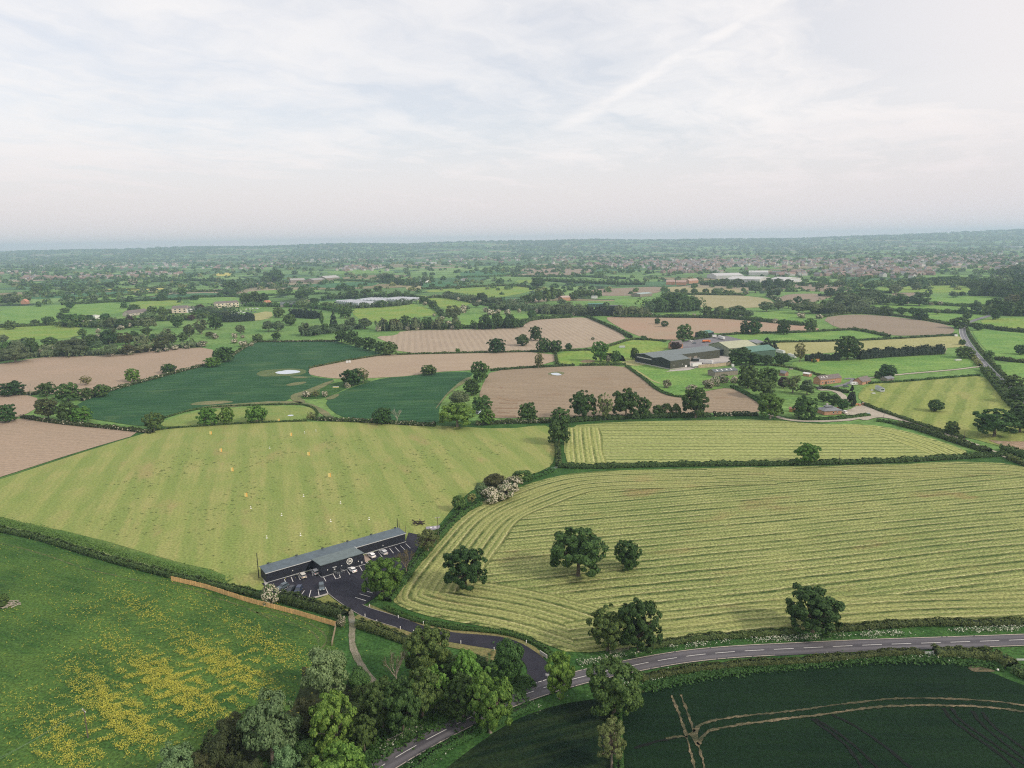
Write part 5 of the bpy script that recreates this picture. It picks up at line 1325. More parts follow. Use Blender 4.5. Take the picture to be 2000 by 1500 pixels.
HEDGES = [
 ('long trimmed hedge between the range and the buttercup meadow', [(-130, 1002), (0, 1037), (60, 1048), (100, 1059), (200, 1091), (335, 1126), (400, 1141), (480, 1158), (512, 1166)], 2.7, 1.7, L_hedge),
 ('bushy hedge between the lawn and the orange board fence', [(545, 1168), (575, 1177), (600, 1184), (640, 1194), (660, 1200), (676, 1208)], 4.6, 2.4, L_hedge),
 ('clipped hedge below the drive from the gate to the trees', [(700, 1221), (740, 1234), (790, 1252), (828, 1266)], 3.6, 1.9, L_hedge),
 ('low hedge bank between the drive and the hay field', [(752, 1188), (770, 1197), (808, 1212), (871, 1225), (937, 1232), (990, 1237), (1042, 1253), (1067, 1270), (1078, 1285)], 1.8, 1.0, L_nettle),
 ('hedge along the road under the hay field, left of the leaning tree', [(1268, 1266), (1300, 1258), (1375, 1247), (1440, 1243), (1500, 1240), (1560, 1236)], 2.6, 1.4, L_hedge),
 ('hedge along the road under the hay field, right of the leaning tree', [(1610, 1231), (1660, 1229), (1753, 1222), (1800, 1219), (1860, 1219), (1930, 1220), (2010, 1217), (2200, 1209), (2400, 1198)], 2.7, 1.5, L_hedge),
 ('hedge between the road and the dark cereal crop', [(1250, 1327), (1300, 1318), (1350, 1309), (1450, 1299), (1550, 1295), (1633, 1288), (1740, 1278), (1800, 1276)], 2.7, 1.3, L_hedge),
 ('hedge right of the white field gate beside the road', [(1824, 1277), (1870, 1279), (1920, 1283), (1953, 1288), (1975, 1305)], 4.2, 2.0, L_hedge),
 ('roadside hedge cutting off the right edge of the crop', [(1985, 1312), (2005, 1325), (2080, 1345), (2200, 1375)], 3.5, 1.8, L_hedge),
 ('scrubby hedge bank below the road at the bottom', [(800, 1512), (850, 1472), (888, 1450), (930, 1430), (1004, 1393), (1040, 1380)], 3.0, 1.1, L_nettle),
 ('overgrown hedge dividing the rough pasture from the crop', [(1203, 1375), (1208, 1420), (1205, 1480), (1212, 1540), (1225, 1640)], 2.0, 1.2, L_nettle),
 ('long straight hedge between the two striped hay fields', [(1090, 912), (1150, 914), (1250, 911), (1330, 909), (1500, 908), (1650, 905), (1750, 902), (1832, 897), (1900, 893), (1960, 889)], 3.6, 2.0, L_hedge),
 ('short upright hedge between the range and the small hay field', [(1088, 870), (1090, 890), (1091, 912)], 3.0, 2.2, L_hedge),
 ('green hedge bank from the scrub clump to the field gate', [(1080, 919), (1060, 926), (1035, 936), (1018, 945)], 3.0, 1.4, L_nettle),
 ('rough hedge bank curving down to the car park', [(935, 985), (905, 1000), (880, 1022), (860, 1045), (840, 1068), (815, 1096), (795, 1122), (775, 1150), (755, 1175)], 4.2, 1.3, L_nettle),
 ('dark thorny hedge at the range\'s top, right of the paddock', [(612, 820), (680, 823), (740, 826), (800, 830), (850, 832)], 3.0, 2.2, L_hedgeb),
 ('hedge flecked with blossom from the bright tree to the brown field corner', [(930, 830), (960, 828), (1000, 826), (1040, 826), (1075, 824)], 3.0, 2.2, L_hedgeb),
 ('low fence-line hedge along the range\'s top left', [(305, 840), (340, 836), (430, 830), (500, 826), (600, 822)], 1.4, .9, L_hedge),
 ('dark hedge under the oaks above the small hay field', [(1105, 824), (1160, 820), (1200, 818), (1280, 815), (1340, 814), (1390, 813)], 4.5, 2.6, L_hedge),
 ('broken blossoming hedge from the dark tree to the farm track', [(1395, 812), (1430, 811), (1480, 811)], 4.0, 2.2, L_hedgeb),
 ('hedge along the top of the brown field, left of the gateway', [(958, 724), (1000, 721), (1056, 717), (1122, 714)], 2.6, 1.8, L_hedge),
 ('hedge along the top of the brown field, right of the gateway', [(1132, 714), (1180, 713), (1222, 713)], 3.0, 1.9, L_hedge),
 ('thin upright hedge at the paddock\'s left side', [(1084, 686), (1086, 700), (1088, 713)], 2.6, 1.6, L_hedge),
 ('hedge between the upper and lower ploughed fields', [(775, 693), (850, 691), (950, 689), (1084, 686), (1110, 685), (1165, 684)], 2.4, 1.6, L_hedge),
 ('hedge along the right of the drilled field towards the farm', [(1165, 683), (1200, 674), (1232, 662), (1262, 664), (1300, 667)], 2.6, 1.8, L_hedge),
 ('slanting hedge between the drilled and reddish fields', [(1146, 619), (1168, 629), (1185, 636), (1210, 648), (1232, 660)], 4.5, 3.0, L_hedge),
 ('blossoming hedge between left ploughed field and wheat', [(160, 783), (217, 763), (260, 751), (290, 743), (345, 728), (400, 714)], 3.0, 2.2, L_hedgeb),
 ('hedge between the lower left ploughed field and the wheat', [(42, 815), (90, 824), (150, 831), (207, 836), (262, 842), (298, 846)], 3.2, 2.0, L_hedgeb),
 ('hedge dividing the two left ploughed fields', [(-60, 772), (0, 772), (75, 770)], 3.5, 2.2, L_hedgeb),
 ('thin dark edge between wheat and ploughed field', [(604, 719), (640, 712), (675, 705), (737, 695), (760, 693)], 2.0, 1.3, L_hedge),
 ('blossoming hedge at the wheat\'s upper left side', [(452, 696), (470, 684), (490, 672), (505, 667)], 3.0, 2.0, L_hedgeb),
 ('low hedge at the top edge of the wheat', [(505, 668), (560, 668), (620, 667), (656, 667)], 3.0, 1.8, L_hedgeb),
 ('curved hedge round the paddock\'s right end', [(322, 816), (375, 800), (430, 794), (512, 791), (590, 789), (612, 796), (621, 806), (617, 817)], 1.4, .8, L_hedge),
 ('hedge below the reddish field', [(1352, 664), (1424, 653), (1500, 651), (1560, 650), (1612, 647), (1668, 644)], 3.2, 2.2, L_hedge),
 ('hedge below the farm\'s green strip', [(1500, 669), (1580, 668), (1665, 666), (1750, 662), (1867, 655)], 3.0, 2.0, L_hedge),
 ('short slanting hedge below the grey-brown field', [(1668, 644), (1700, 650), (1737, 658)], 5.0, 2.8, L_hedge),
 ('hedge along the top of the grey-brown field', [(1604, 620), (1652, 612), (1712, 613), (1790, 622), (1860, 635)], 4.5, 2.6, L_hedge),
 ('hedge from the conifer behind the farm gate to the lane', [(1685, 789), (1710, 799), (1735, 808), (1772, 821), (1810, 834), (1850, 846), (1883, 856)], 2.6, 1.5, L_hedge),
 ('dark hedge between the lane and the small hay field', [(1758, 830), (1800, 841), (1850, 858), (1893, 872), (1930, 884)], 5.0, 2.2, L_hedge),
 ('grass bank hedge beside the lane', [(1712, 822), (1735, 824), (1758, 830)], 4.0, 1.2, L_nettle),
 ('thick hedge between the muddy pool and the lane', [(1960, 878), (1985, 888), (2020, 898), (2100, 930)], 5.5, 3.0, L_hedge),
 ('small bank hedge below the lane at the right edge', [(1968, 895), (2000, 908), (2060, 930)], 3.5, 2.0, L_hedge),
 ('hedge on the right side of the far road', [(1888, 642), (1893, 655), (1910, 680), (1930, 703), (1952, 727), (1985, 758), (2020, 785)], 2.6, 2.2, L_hedge),
 ('thick shrubs on the left side of the far road, lower part', [(1922, 722), (1938, 742), (1955, 762), (1972, 785), (1990, 800)], 7, 3.2, L_mid),
 ('shrubs on the left side of the far road, upper part', [(1896, 694), (1906, 706), (1914, 715)], 4, 2.2, L_olive),
 ('hedge from the far road bend to the right edge', [(1888, 636), (1920, 640), (1960, 646), (2000, 649), (2080, 656)], 6, 4.0, L_hedge),
 ('short hedge right of the far road', [(1944, 702), (1970, 706), (2000, 708), (2080, 716)], 4, 3.0, L_hedge),
 ('low garden hedge below the bungalow', [(1560, 818), (1600, 819), (1645, 817), (1680, 813), (1695, 811)], 4.0, 1.2, L_nettle),
 ('dark garden hedge in front of the brick barn', [(1600, 758), (1620, 760), (1640, 763), (1656, 768)], 3.0, 2.0, L_hedge),
 ('hedge line from the green barn to the brick barn', [(1505, 713), (1545, 719), (1580, 728), (1625, 739)], 2.6, 1.5, L_hedge),
 ('hedge above the striped mown field', [(1692, 749), (1720, 748), (1760, 746), (1840, 739), (1914, 733)], 2.0, 1.2, L_nettle),
 ('hedge bank curving round the brown field\'s right side', [(1224, 716), (1242, 729), (1262, 743), (1278, 758), (1304, 772), (1334, 777), (1358, 772)], 3.0, 1.3, L_nettle),
 ('hedge bank between the brown field and the farm path', [(1430, 756), (1460, 771), (1480, 783), (1495, 794)], 4.0, 1.5, L_nettle)]
for h_ in HEDGES: hedge(h_[0], h_[1], h_[2], h_[3], h_[4])
# tall clipped conifer screens
def screen(label, pix, w_, h_):
    hedge(label, pix, w_, h_, L_dark, name='conifer_hedge', density=1.3, cat='conifer hedge')
screen('tall dark conifer hedge behind the rough pasture, right of the oak', [(1676, 702), (1720, 698), (1780, 694), (1840, 691)], 6, 8.0)
screen('tall dark conifer hedge behind the rough pasture, left of the oak', [(1573, 705), (1600, 704), (1640, 704)], 5, 6.0)
screen('dark conifer screen beyond the drilled field', [(1148, 617), (1180, 616), (1215, 616)], 12, 12)
screen('black conifer row below the cream hotel', [(420, 629), (450, 629), (497, 626)], 10, 11)
screen('dark conifer row on the golf pasture', [(572, 618), (595, 621), (622, 622)], 14, 11)
for i, (lab, pts_) in enumerate([
    ('hedge line across the far left pasture', [(0, 640), (60, 637), (124, 634)]), ('hedge line below the yellow rapeseed strip', [(120, 596), (180, 592), (250, 588), (352, 586), (400, 580)]),
    ('hedge line through the hazy left fields, upper one', [(130, 586), (240, 577), (330, 571), (440, 569)]), ('hedge line above the hazy left fields', [(40, 580), (110, 573), (200, 570), (330, 561)]),
    ('hedge line below the far teal field', [(400, 581), (470, 579), (540, 577), (640, 574)]), ('hedge line right of the glasshouses', [(800, 578), (830, 586), (850, 600), (864, 618)]),
    ('hedge line above the valley pasture', [(824, 565), (900, 562), (1000, 557), (1050, 564)]), ('blossom hedge across the valley pasture', [(824, 584), (860, 580), (900, 586), (925, 592), (960, 598)]),
    ('hedge line below the woodland strip', [(900, 641), (1020, 636), (1030, 625), (1118, 619)]), ('hedge line below the copses', [(1200, 619), (1300, 620), (1400, 621), (1470, 626), (1570, 636)]),
    ('curved blossom hedge between two tan fields', [(1500, 578), (1515, 585), (1528, 596)]), ('hedge line with round trees across the tan fields', [(1300, 575), (1400, 576), (1455, 577)]),
    ('hedge line below the right-hand wood', [(1700, 607), (1780, 608), (1860, 611), (1925, 614)]), ('hedge line across the right pastures', [(1776, 592), (1840, 596), (1930, 601)]),
    ('hedge line below the brown strip', [(1600, 578), (1660, 575), (1740, 572)]), ('hedge line above the brown strip', [(1550, 555), (1620, 556), (1700, 558), (1770, 560)]),
    ('long hedge line in the far centre', [(640, 547), (720, 550), (822, 556)]), ('hedge line above the far stubble', [(1000, 524), (1080, 522), (1170, 526)]),
    ('hedge line below the far stubble', [(1000, 540), (1060, 541), (1140, 540), (1220, 545)]), ('hedge line at the far teal crop', [(890, 542), (950, 541), (1010, 537)])]):
    hedge(lab, pts_, 9, 4.5, L_hedgeb if 'blossom' in lab else L_mid, name='field_hedge', density=.8, world=resample(chaikin([G(*p) for p in pts_], 2), 6.0))

# belts of scrub that join the trees of the valley into continuous cover
for lab, pts_, w_, h_, lf in [
    ('long scrub belt along the top of the left ploughed field', [(-20, 707), (60, 697), (130, 694), (200, 693), (280, 686), (330, 680), (400, 676)], 13, 5, L_grey), ('upper scrub belt in the stream valley at left', [(60, 690), (130, 680), (180, 672), (240, 668), (300, 662), (340, 664)], 14, 5, L_grey),
    ('scrub belt below the woodland left of the drilled field', [(735, 646), (800, 643), (870, 641), (898, 640)], 18, 8, L_grey), ('dark scrub belt right of the bright valley pasture', [(925, 643), (960, 641), (1018, 638)], 16, 8, L_mid),
    ('scrub belt in the middle of the woodland strip', [(1055, 613), (1100, 612), (1140, 615), (1152, 618)], 24, 9, L_grey), ('scrub belt by the dark conifer screen', [(1198, 617), (1235, 617), (1268, 617)], 22, 8, L_grey), ('dense thicket under the copse behind the farm', [(1270, 609), (1315, 606), (1365, 605)], 34, 13, L_mid),
    ('scrub belt right of the copse', [(1375, 620), (1410, 619), (1460, 621)], 16, 8, L_mid), ('thicket left of the cream hotel', [(125, 636), (170, 637), (215, 638), (255, 639)], 24, 7, L_mid), ('garden thicket along the hotel front', [(250, 628), (300, 625), (345, 626), (400, 620)], 18, 6, L_mid),
    ('thicket beside the cream block', [(395, 612), (420, 612), (440, 618)], 30, 9, L_grey), ('scrub belt above the tall pale willow', [(480, 598), (520, 598), (600, 600), (650, 606), (675, 612)], 14, 6, L_mid), ('scrub belt below the glasshouses', [(640, 602), (700, 602), (780, 597), (800, 592)], 16, 6, L_grey),
    ('scrub belt above the glasshouses', [(640, 584), (700, 581), (760, 579), (800, 578)], 24, 8, L_mid), ('scrub along the middle of the valley', [(588, 655), (620, 653), (650, 648), (700, 641)], 16, 5, L_grey), ('broad thicket in the dark wood at right', [(1895, 576), (1950, 578), (2040, 582)], 30, 10, L_mid), ('lower thicket in the dark wood at right', [(1922, 612), (1970, 614), (2040, 616)], 30, 10, L_mid),
    ('long scrub belt above the grey-brown field', [(1590, 611), (1640, 609), (1700, 611), (1728, 614)], 22, 8, L_grey), ('scrub belt behind the tan fields at right', [(1620, 600), (1660, 598), (1710, 592), (1735, 588)], 26, 9, L_grey), ('tree belt between the town and the right pastures', [(1700, 559), (1780, 558), (1880, 556), (1900, 560)], 16, 8, L_mid),
    ('dark belt in front of the white factories', [(1370, 556), (1440, 559), (1500, 562), (1545, 561)], 18, 8, L_mid), ('scrub belt through the middle distance', [(870, 581), (900, 586), (945, 590), (980, 592)], 16, 7, L_grey), ('scrub belt in the stream valley above the ploughed field', [(960, 606), (1000, 603), (1040, 606), (1060, 612)], 22, 8, L_grey),
    ('long dark belt right of the far teal crop', [(1050, 548), (1120, 552), (1200, 556), (1260, 556)], 12, 7, L_mid), ('long dark belt left of the far teal crop', [(745, 551), (790, 556), (822, 558)], 26, 9, L_mid), ('scrub belt in front of the hazy left village', [(20, 556), (90, 560), (170, 558), (230, 555)], 12, 6, L_mid),
    ('scrub belt on the far left edge of the valley', [(-20, 592), (20, 590), (55, 588)], 34, 10, L_mid), ('scrub belt below the hazy village at left', [(280, 552), (360, 548), (440, 550)], 12, 6, L_mid), ('scrub belt above the yellow-green meadows', [(440, 576), (480, 560), (560, 560)], 20, 7, L_mid)]:
    hedge(lab, None, w_, h_, lf, name='scrub_belt', density=1.0, world=resample(chaikin([G(*p) for p in pts_], 2), 3.0), wob=2.2, cat='scrub')

# cow parsley and nettles along the verges: nobody could count them
def verge_stuff(name, label, pix, width, n, leaf, size, zmax, mask=None):
    pts = resample(chaikin([G(*p) for p in pix], 2), 1.0)
    P_ = np.array([(p.x, p.y) for p in pts]); S_ = np.array([(s.x, s.y) for s in side_vecs(pts)])
    t = rng.uniform(0, len(pts) - 1.001, n); i = t.astype(int)
    clump = np.sin(t * .21) + np.sin(t * .083 + 2) + np.sin(t * .7) * .7 + rng.normal(size=n) * .8
    keep = clump > 0 if mask is None else clump > mask
    t, i = t[keep], i[keep]; m_ = len(t)
    off = rng.normal(size=m_) * width * .33
    fr_ = (t - i)[:, None]
    c = P_[i] * (1 - fr_) + P_[i + 1] * fr_ + S_[i] * off[:, None]
    pos = np.column_stack([c, rng.uniform(.1, zmax, m_)])
    V = quads(pos, rng.normal(size=(m_, 3)) * .5 + [0, 0, 1], size * rng.uniform(.6, 1.4, m_))
    return tag(link(name, quad_mesh(name, V, [leaf])), label, name.replace('_', ' '), kind='stuff')
verge_stuff('cow_parsley', 'white cow parsley flowering along the road\'s far verge', [(1130, 1298), (1215, 1283), (1295, 1268), (1370, 1258), (1450, 1252), (1550, 1247), (1671, 1241), (1800, 1235), (2000, 1228), (2250, 1218)], 2.4, 8500, L_cow, .15, .8, .1)
verge_stuff('cow_parsley', 'white cow parsley along the near verge of the road', [(790, 1512), (860, 1468), (900, 1450), (990, 1400), (1075, 1371), (1150, 1347), (1250, 1330), (1380, 1303), (1560, 1292), (1690, 1285), (1900, 1282)], 3.4, 5000, L_cow, .14, .8, 1.0)
verge_stuff('cow_parsley', 'white flowers by the layby on the road', [(740, 1470), (800, 1433), (840, 1412), (880, 1396), (930, 1372)], 2.5, 1500, L_cow, .13, .8, .6)
verge_stuff('cow_parsley', 'thin line of pale grass heads along the range hedge', [(0, 1029), (100, 1051), (200, 1083), (335, 1118), (430, 1143)], 1.0, 2600, leaf_mat('pale_seed_heads', (.30, .33, .14), (.42, .42, .22)), .15, .7, .2)
verge_stuff('rough_grass', 'tall rough grass along both sides of the lane', [(640, 1540), (720, 1480), (800, 1432), (871, 1398), (983, 1347), (1040, 1330)], 4.0, 6000, L_nettle, .3, .7, -9)
verge_stuff('rough_grass', 'rough grass on the bank between hedge and range', [(-130, 985), (0, 1020), (100, 1044), (200, 1076), (335, 1112), (440, 1140)], 6, 14000, leaf_mat('bank_grass', (.10, .17, .04), (.17, .26, .06)), .2, .3, -9)
verge_stuff('rough_grass', 'rough undergrowth between the crop and the road hedge', [(1230, 1350), (1350, 1322), (1500, 1302), (1700, 1288), (1850, 1286), (1960, 1303)], 3.5, 7000, L_nettle, .26, .6, -9)
verge_stuff('rough_grass', 'undergrowth beside the road in the bottom tree belt', [(560, 1560), (640, 1460), (720, 1400), (820, 1370), (920, 1345), (1010, 1325)], 16, 9000, L_nettle, .4, .6, -9)

# buttercups: drifts of small yellow flower heads in the meadow
M_butter = leaf_mat('buttercup_petals', (.50, .41, .05), (.70, .59, .09), trans=.1)
M_butter2 = leaf_mat('buttercup_mix', (.26, .28, .04), (.50, .44, .06), trans=.1)
def buttercups():
    poly = [G(*p) for p in [(0, 1200), (120, 1195), (170, 1150), (240, 1128), (330, 1165), (400, 1190), (470, 1195), (520, 1235), (560, 1262), (600, 1268), (585, 1320), (540, 1345), (470, 1400), (420, 1450), (330, 1490), (240, 1560), (90, 1580), (0, 1480)]]
    cs = []
    core = [(240, 1170, 14, 1.2), (200, 1258, 9, 2.0), (350, 1285, 16, 1.9), (430, 1290, 20, 2.6), (460, 1320, 16, 2.5), (300, 1320, 18, 2.2), (330, 1360, 22, 2.6), (250, 1340, 16, 2.0), (200, 1370, 18, 1.9), (260, 1400, 18, 2.2), (150, 1300, 7, 1.6), (180, 1450, 14, 2.0), (250, 1430, 12, 1.8), (380, 1390, 14, 1.8), (280, 1200, 16, 1.0), (400, 1230, 22, .8), (120, 1440, 8, 1.5), (430, 1350, 12, 1.6), (540, 1275, 10, .9), (500, 1250, 14, .7), (130, 1480, 10, 1.6), (60, 1380, 22, .35), (100, 1210, 26, .25), (330, 1185, 12, .7), (150, 1140, 30, .16), (20, 1110, 30, .10), (420, 1160, 24, .12)]
    for (x, y, r, k) in core:
        c = G(x, y); n = int(r * r * k * 4.0)
        a = rng.normal(size=(n, 2)) * [r * .62, r * .50]
        cs.append(np.column_stack([a[:, 0] + c.x, a[:, 1] + c.y]))
    c = np.concatenate(cs)
    # break the drifts into clumps
    f = np.sin(c[:, 0] * .9 + np.sin(c[:, 1] * .7) * 2) + np.sin(c[:, 1] * 1.3 + np.sin(c[:, 0] * .5) * 2) + np.sin(c[:, 0] * .27 + c[:, 1] * .33) * 1.1
    c = c[f + rng.normal(size=len(c)) * .8 > .15]
    rep = 4
    cc = np.repeat(c, rep, 0) + rng.normal(size=(len(c) * rep, 2)) * .20
    n = len(cc)
    pos = np.column_stack([cc, rng.uniform(.12, .4, n)])
    V = quads(pos, rng.normal(size=(n, 3)) * .35 + [0, 0, 1], rng.uniform(.04, .115, n))
    tag(link('buttercups', quad_mesh('buttercups', V, [M_butter, M_butter2], (rng.random(n) < .35).astype(int))), 'yellow buttercups flowering in drifts across the lower left meadow', 'flowers', kind='stuff')
buttercups()

# dark tufts on the driving range
def tufts():
    poly = [(100, 1010), (300, 880), (500, 850), (900, 850), (1000, 870), (900, 940), (800, 1020), (640, 1070), (520, 1110), (430, 1100)]
    W = [G(*p) for p in poly]
    xs = [p.x for p in W]; ys = [p.y for p in W]
    n = 1500
    c = np.column_stack([rng.uniform(min(xs), max(xs), n), rng.uniform(min(ys), max(ys), n)])
    inside = np.zeros(n, bool)
    j = len(W) - 1
    for i in range(len(W)):
        a, b = W[i], W[j]
        cond = ((a.y > c[:, 1]) != (b.y > c[:, 1])) & (c[:, 0] < (b.x - a.x) * (c[:, 1] - a.y) / (b.y - a.y + 1e-9) + a.x)
        inside ^= cond; j = i
    f = np.sin(c[:, 0] * .13 + c[:, 1] * .02) + np.sin(c[:, 0] * .05 - c[:, 1] * .06 + 2) + rng.normal(size=n) * .6
    c = c[inside & (f > .1)]
    rep = 8
    cc = np.repeat(c, rep, 0) + rng.normal(size=(len(c) * rep, 2)) * [.45, .25]
    m_ = len(cc)
    pos = np.column_stack([cc, rng.uniform(.02, .12, m_)])
    V = quads(pos, rng.normal(size=(m_, 3)) * .3 + [0, 0, 1], rng.uniform(.12, .24, m_))
    tag(link('grass_tufts', quad_mesh('grass_tufts', V, [leaf_mat('tuft_blades', (.155, .205, .06), (.20, .24, .075))])), 'dark grass tufts dotted over the driving range', 'grass', kind='stuff')
tufts()

# ------------------------------------------------------------------ far-off woods: one mass to the horizon
def far_woods():
    N = 15000
    px = rng.uniform(-60, 2060, N); 
    hy = 490 - .016 * px
    u = rng.random(N)
    dpx = 9.5 + 92 * u ** 1.25
    dist = CAM_H * FPX / dpx
    az = (px - 1000) / FPX
    y = dist * .98; x = y * az * 1.005
    m = np.sin(x / 310 + np.sin(y / 420) * 1.6) + np.sin(y / 260 + np.sin(x / 350) * 1.9) + .8 * np.sin(x / 95 + y / 140) + .6 * np.sin(x / 60 - y / 90 + 1)
    prob = np.clip((m + 1.35) / 2.6, .10, 1) * np.interp(dist, [1200, 1800, 3000, 6000], [.06, .14, .50, .88])
    keep = rng.random(N) < prob
    x, y, dist = x[keep], y[keep], dist[keep]
    # extra: hills
    n2 = 6500
    y2 = rng.uniform(6500, 12200, n2); x2 = y2 * rng.uniform(-.78, .78, n2)
    m2 = np.sin(x2 / 410) + np.sin(y2 / 330 + x2 / 500) + rng.normal(size=n2) * .5
    k2 = m2 > -.3
    x = np.concatenate([x, x2[k2]]); y = np.concatenate([y, y2[k2]]); dist = np.hypot(x, y)
    n = len(x)
    r = np.interp(dist, [1200, 3000, 8000, 12000], [6.0, 8.5, 17, 26]) * rng.uniform(.6, 1.35, n)
    q = np.interp(dist, [1200, 2500, 6000], [46, 26, 14]).astype(int)
    idx = np.repeat(np.arange(n), q); m_ = len(idx)
    d = rng.normal(size=(m_, 3)); d[:, 2] = np.abs(d[:, 2]); d /= np.linalg.norm(d, axis=1, keepdims=True)
    stretch = np.column_stack([r[idx] * 1.15, r[idx] * 1.1, np.minimum(r[idx] * 1.25, 14)])
    pos = np.column_stack([x[idx], y[idx], hz(x[idx], y[idx])]) + d * stretch * rng.uniform(.7, 1.05, m_)[:, None]
    size = r[idx] * np.interp(dist[idx], [1200, 2500, 6000], [.26, .36, .5])
    V = quads(pos, d + rng.normal(size=(m_, 3)) * .35, size)
    sel = rng.random(n)
    mi = np.select([sel < .45, sel < .75, sel < .9], [0, 1, 2], 3)[idx]
    tag(link('distant_woodland', quad_mesh('distant_woodland', V, [L_mid, L_oak, L_grey, L_olive], mi)), 'hedgerow trees and woods thinning into haze towards the horizon', 'woodland', kind='stuff')
far_woods()
# ------------------------------------------------------------------ buildings
def ribs(name, col, pitch=1.0, k=.25, rough=.5, horizontal=False, metal=0.0, z=False, spec=.4):
    """profiled cladding / boards: fine lines across the surface in object space"""
    m, t, b = new_mat(name)
    tcn = t.n.new('ShaderNodeTexCoord').outputs['Object']
    x, y, zz_ = t.sep(tcn)
    v = zz_ if z else t.math('ADD', x, t.math('MULTIPLY', y, 1.0))
    s = t.math('SINE', t.math('MULTIPLY', v, 2 * math.pi / pitch))
    f = t.ramp(s, .55, 1, 0, k)
    n = t.noise(tcn, .6, 5, .65)
    c = t.mix(f, col, tuple(q * .35 for q in col))
    kk = t.ramp(n, .3, .7, .82, 1.15)
    c = t.vmath('MULTIPLY', c, t.comb(kk, kk, kk))
    t.put(b.inputs['Base Color'], c)
    b.inputs['Roughness'].default_value = rough; b.inputs['Metallic'].default_value = metal
    b.inputs['Specular IOR Level'].default_value = spec
    return m

def brick_mat(name, c1, c2):
    m, t, b = new_mat(name)
    tcn = t.n.new('ShaderNodeTexCoord').outputs['Object']
    x, y, z = t.sep(tcn)
    br = t.n.new('ShaderNodeTexBrick'); br.inputs['Scale'].default_value = 1.0
    br.inputs['Brick Width'].default_value = .45; br.inputs['Row Height'].default_value = .15; br.inputs['Mortar Size'].default_value = .02
    t.put(br.inputs['Color1'], c1); t.put(br.inputs['Color2'], c2); t.put(br.inputs['Mortar'], (.35, .28, .22))
    t.put(br.inputs['Vector'], t.comb(t.math('ADD', x, y), z))
    n = t.noise(tcn, .7, 5, .6); kk = t.ramp(n, .3, .7, .8, 1.2)
    t.put(b.inputs['Base Color'], t.vmath('MULTIPLY', br.outputs[0], t.comb(kk, kk, kk)))
    b.inputs['Roughness'].default_value = .85
    return m
B_navy = ribs('dark_cladding', (.016, .019, .030), .35, .5, .6)
B_roof = ribs('grey_blue_roof', (.095, .128, .150), 1.0, .30, .5)
B_roof2 = ribs('grey_green_roof', (.130, .168, .168), 1.0, .25, .5)
B_trim = plain('pale_trim', (.52, .53, .52), .5)
B_trimd = plain('dark_trim', (.04, .045, .055), .5)
B_glass = plain('window_glass', (.03, .04, .05), .12, var=.05, spec=.8)
B_wht = plain('white_paint', (.74, .73, .71), .5, var=.05)
B_lamp = plain('lamp_cover', (.85, .83, .76), .4, var=.02)
B_olive = ribs('olive_cladding', (.060, .064, .044), 1.0, .45, .6)
B_black = ribs('black_green_and_shade_cladding', (.016, .024, .026), 1.0, .4, .6)  # real dark cladding, and the shade painted onto the twin-span barn's gables
B_barnroof = ribs('slate_grey_barn_roof', (.155, .185, .185), 1.6, .35, .55)
B_tanroof = ribs('pale_green_roof', (.42, .43, .29), 1.6, .30, .6)
B_tanwall = ribs('pale_green_cladding', (.26, .29, .20), 1.0, .4, .6)
B_greenroof = ribs('green_roof', (.10, .215, .165), 1.6, .30, .55)
B_greenwall = ribs('dark_green_cladding', (.070, .125, .095), 1.0, .4, .6)
B_timber = ribs('grey_timber', (.26, .225, .185), .5, .6, .85)
B_shedroof = ribs('dark_shed_roof', (.125, .145, .150), 1.2, .35, .6)
B_brick = brick_mat('orange_brick', (.50, .225, .120), (.44, .185, .10))
B_brickd = brick_mat('dark_brick', (.32, .13, .085), (.27, .11, .07))
B_tile = ribs('brown_tiles', (.185, .155, .145), .5, .5, .8, z=True)
B_slate = ribs('slate', (.215, .225, .240), .5, .4, .6, z=True)
B_conc = plain('concrete_base', (.42, .40, .36), .85)
B_orange = plain('orange_paint', (.62, .17, .05), .5)
B_orwood = ribs('orange_boards', (.58, .29, .10), .5, .5, .8)
B_palewood = ribs('pale_boards', (.50, .40, .27), .8, .5, .85)
B_door = plain('door_paint', (.08, .05, .04), .6)

def frame_of(A_, B_):
    u = B_ - A_; L = u.length; rz = math.atan2(u.y, u.x)
    return A_, L, rz

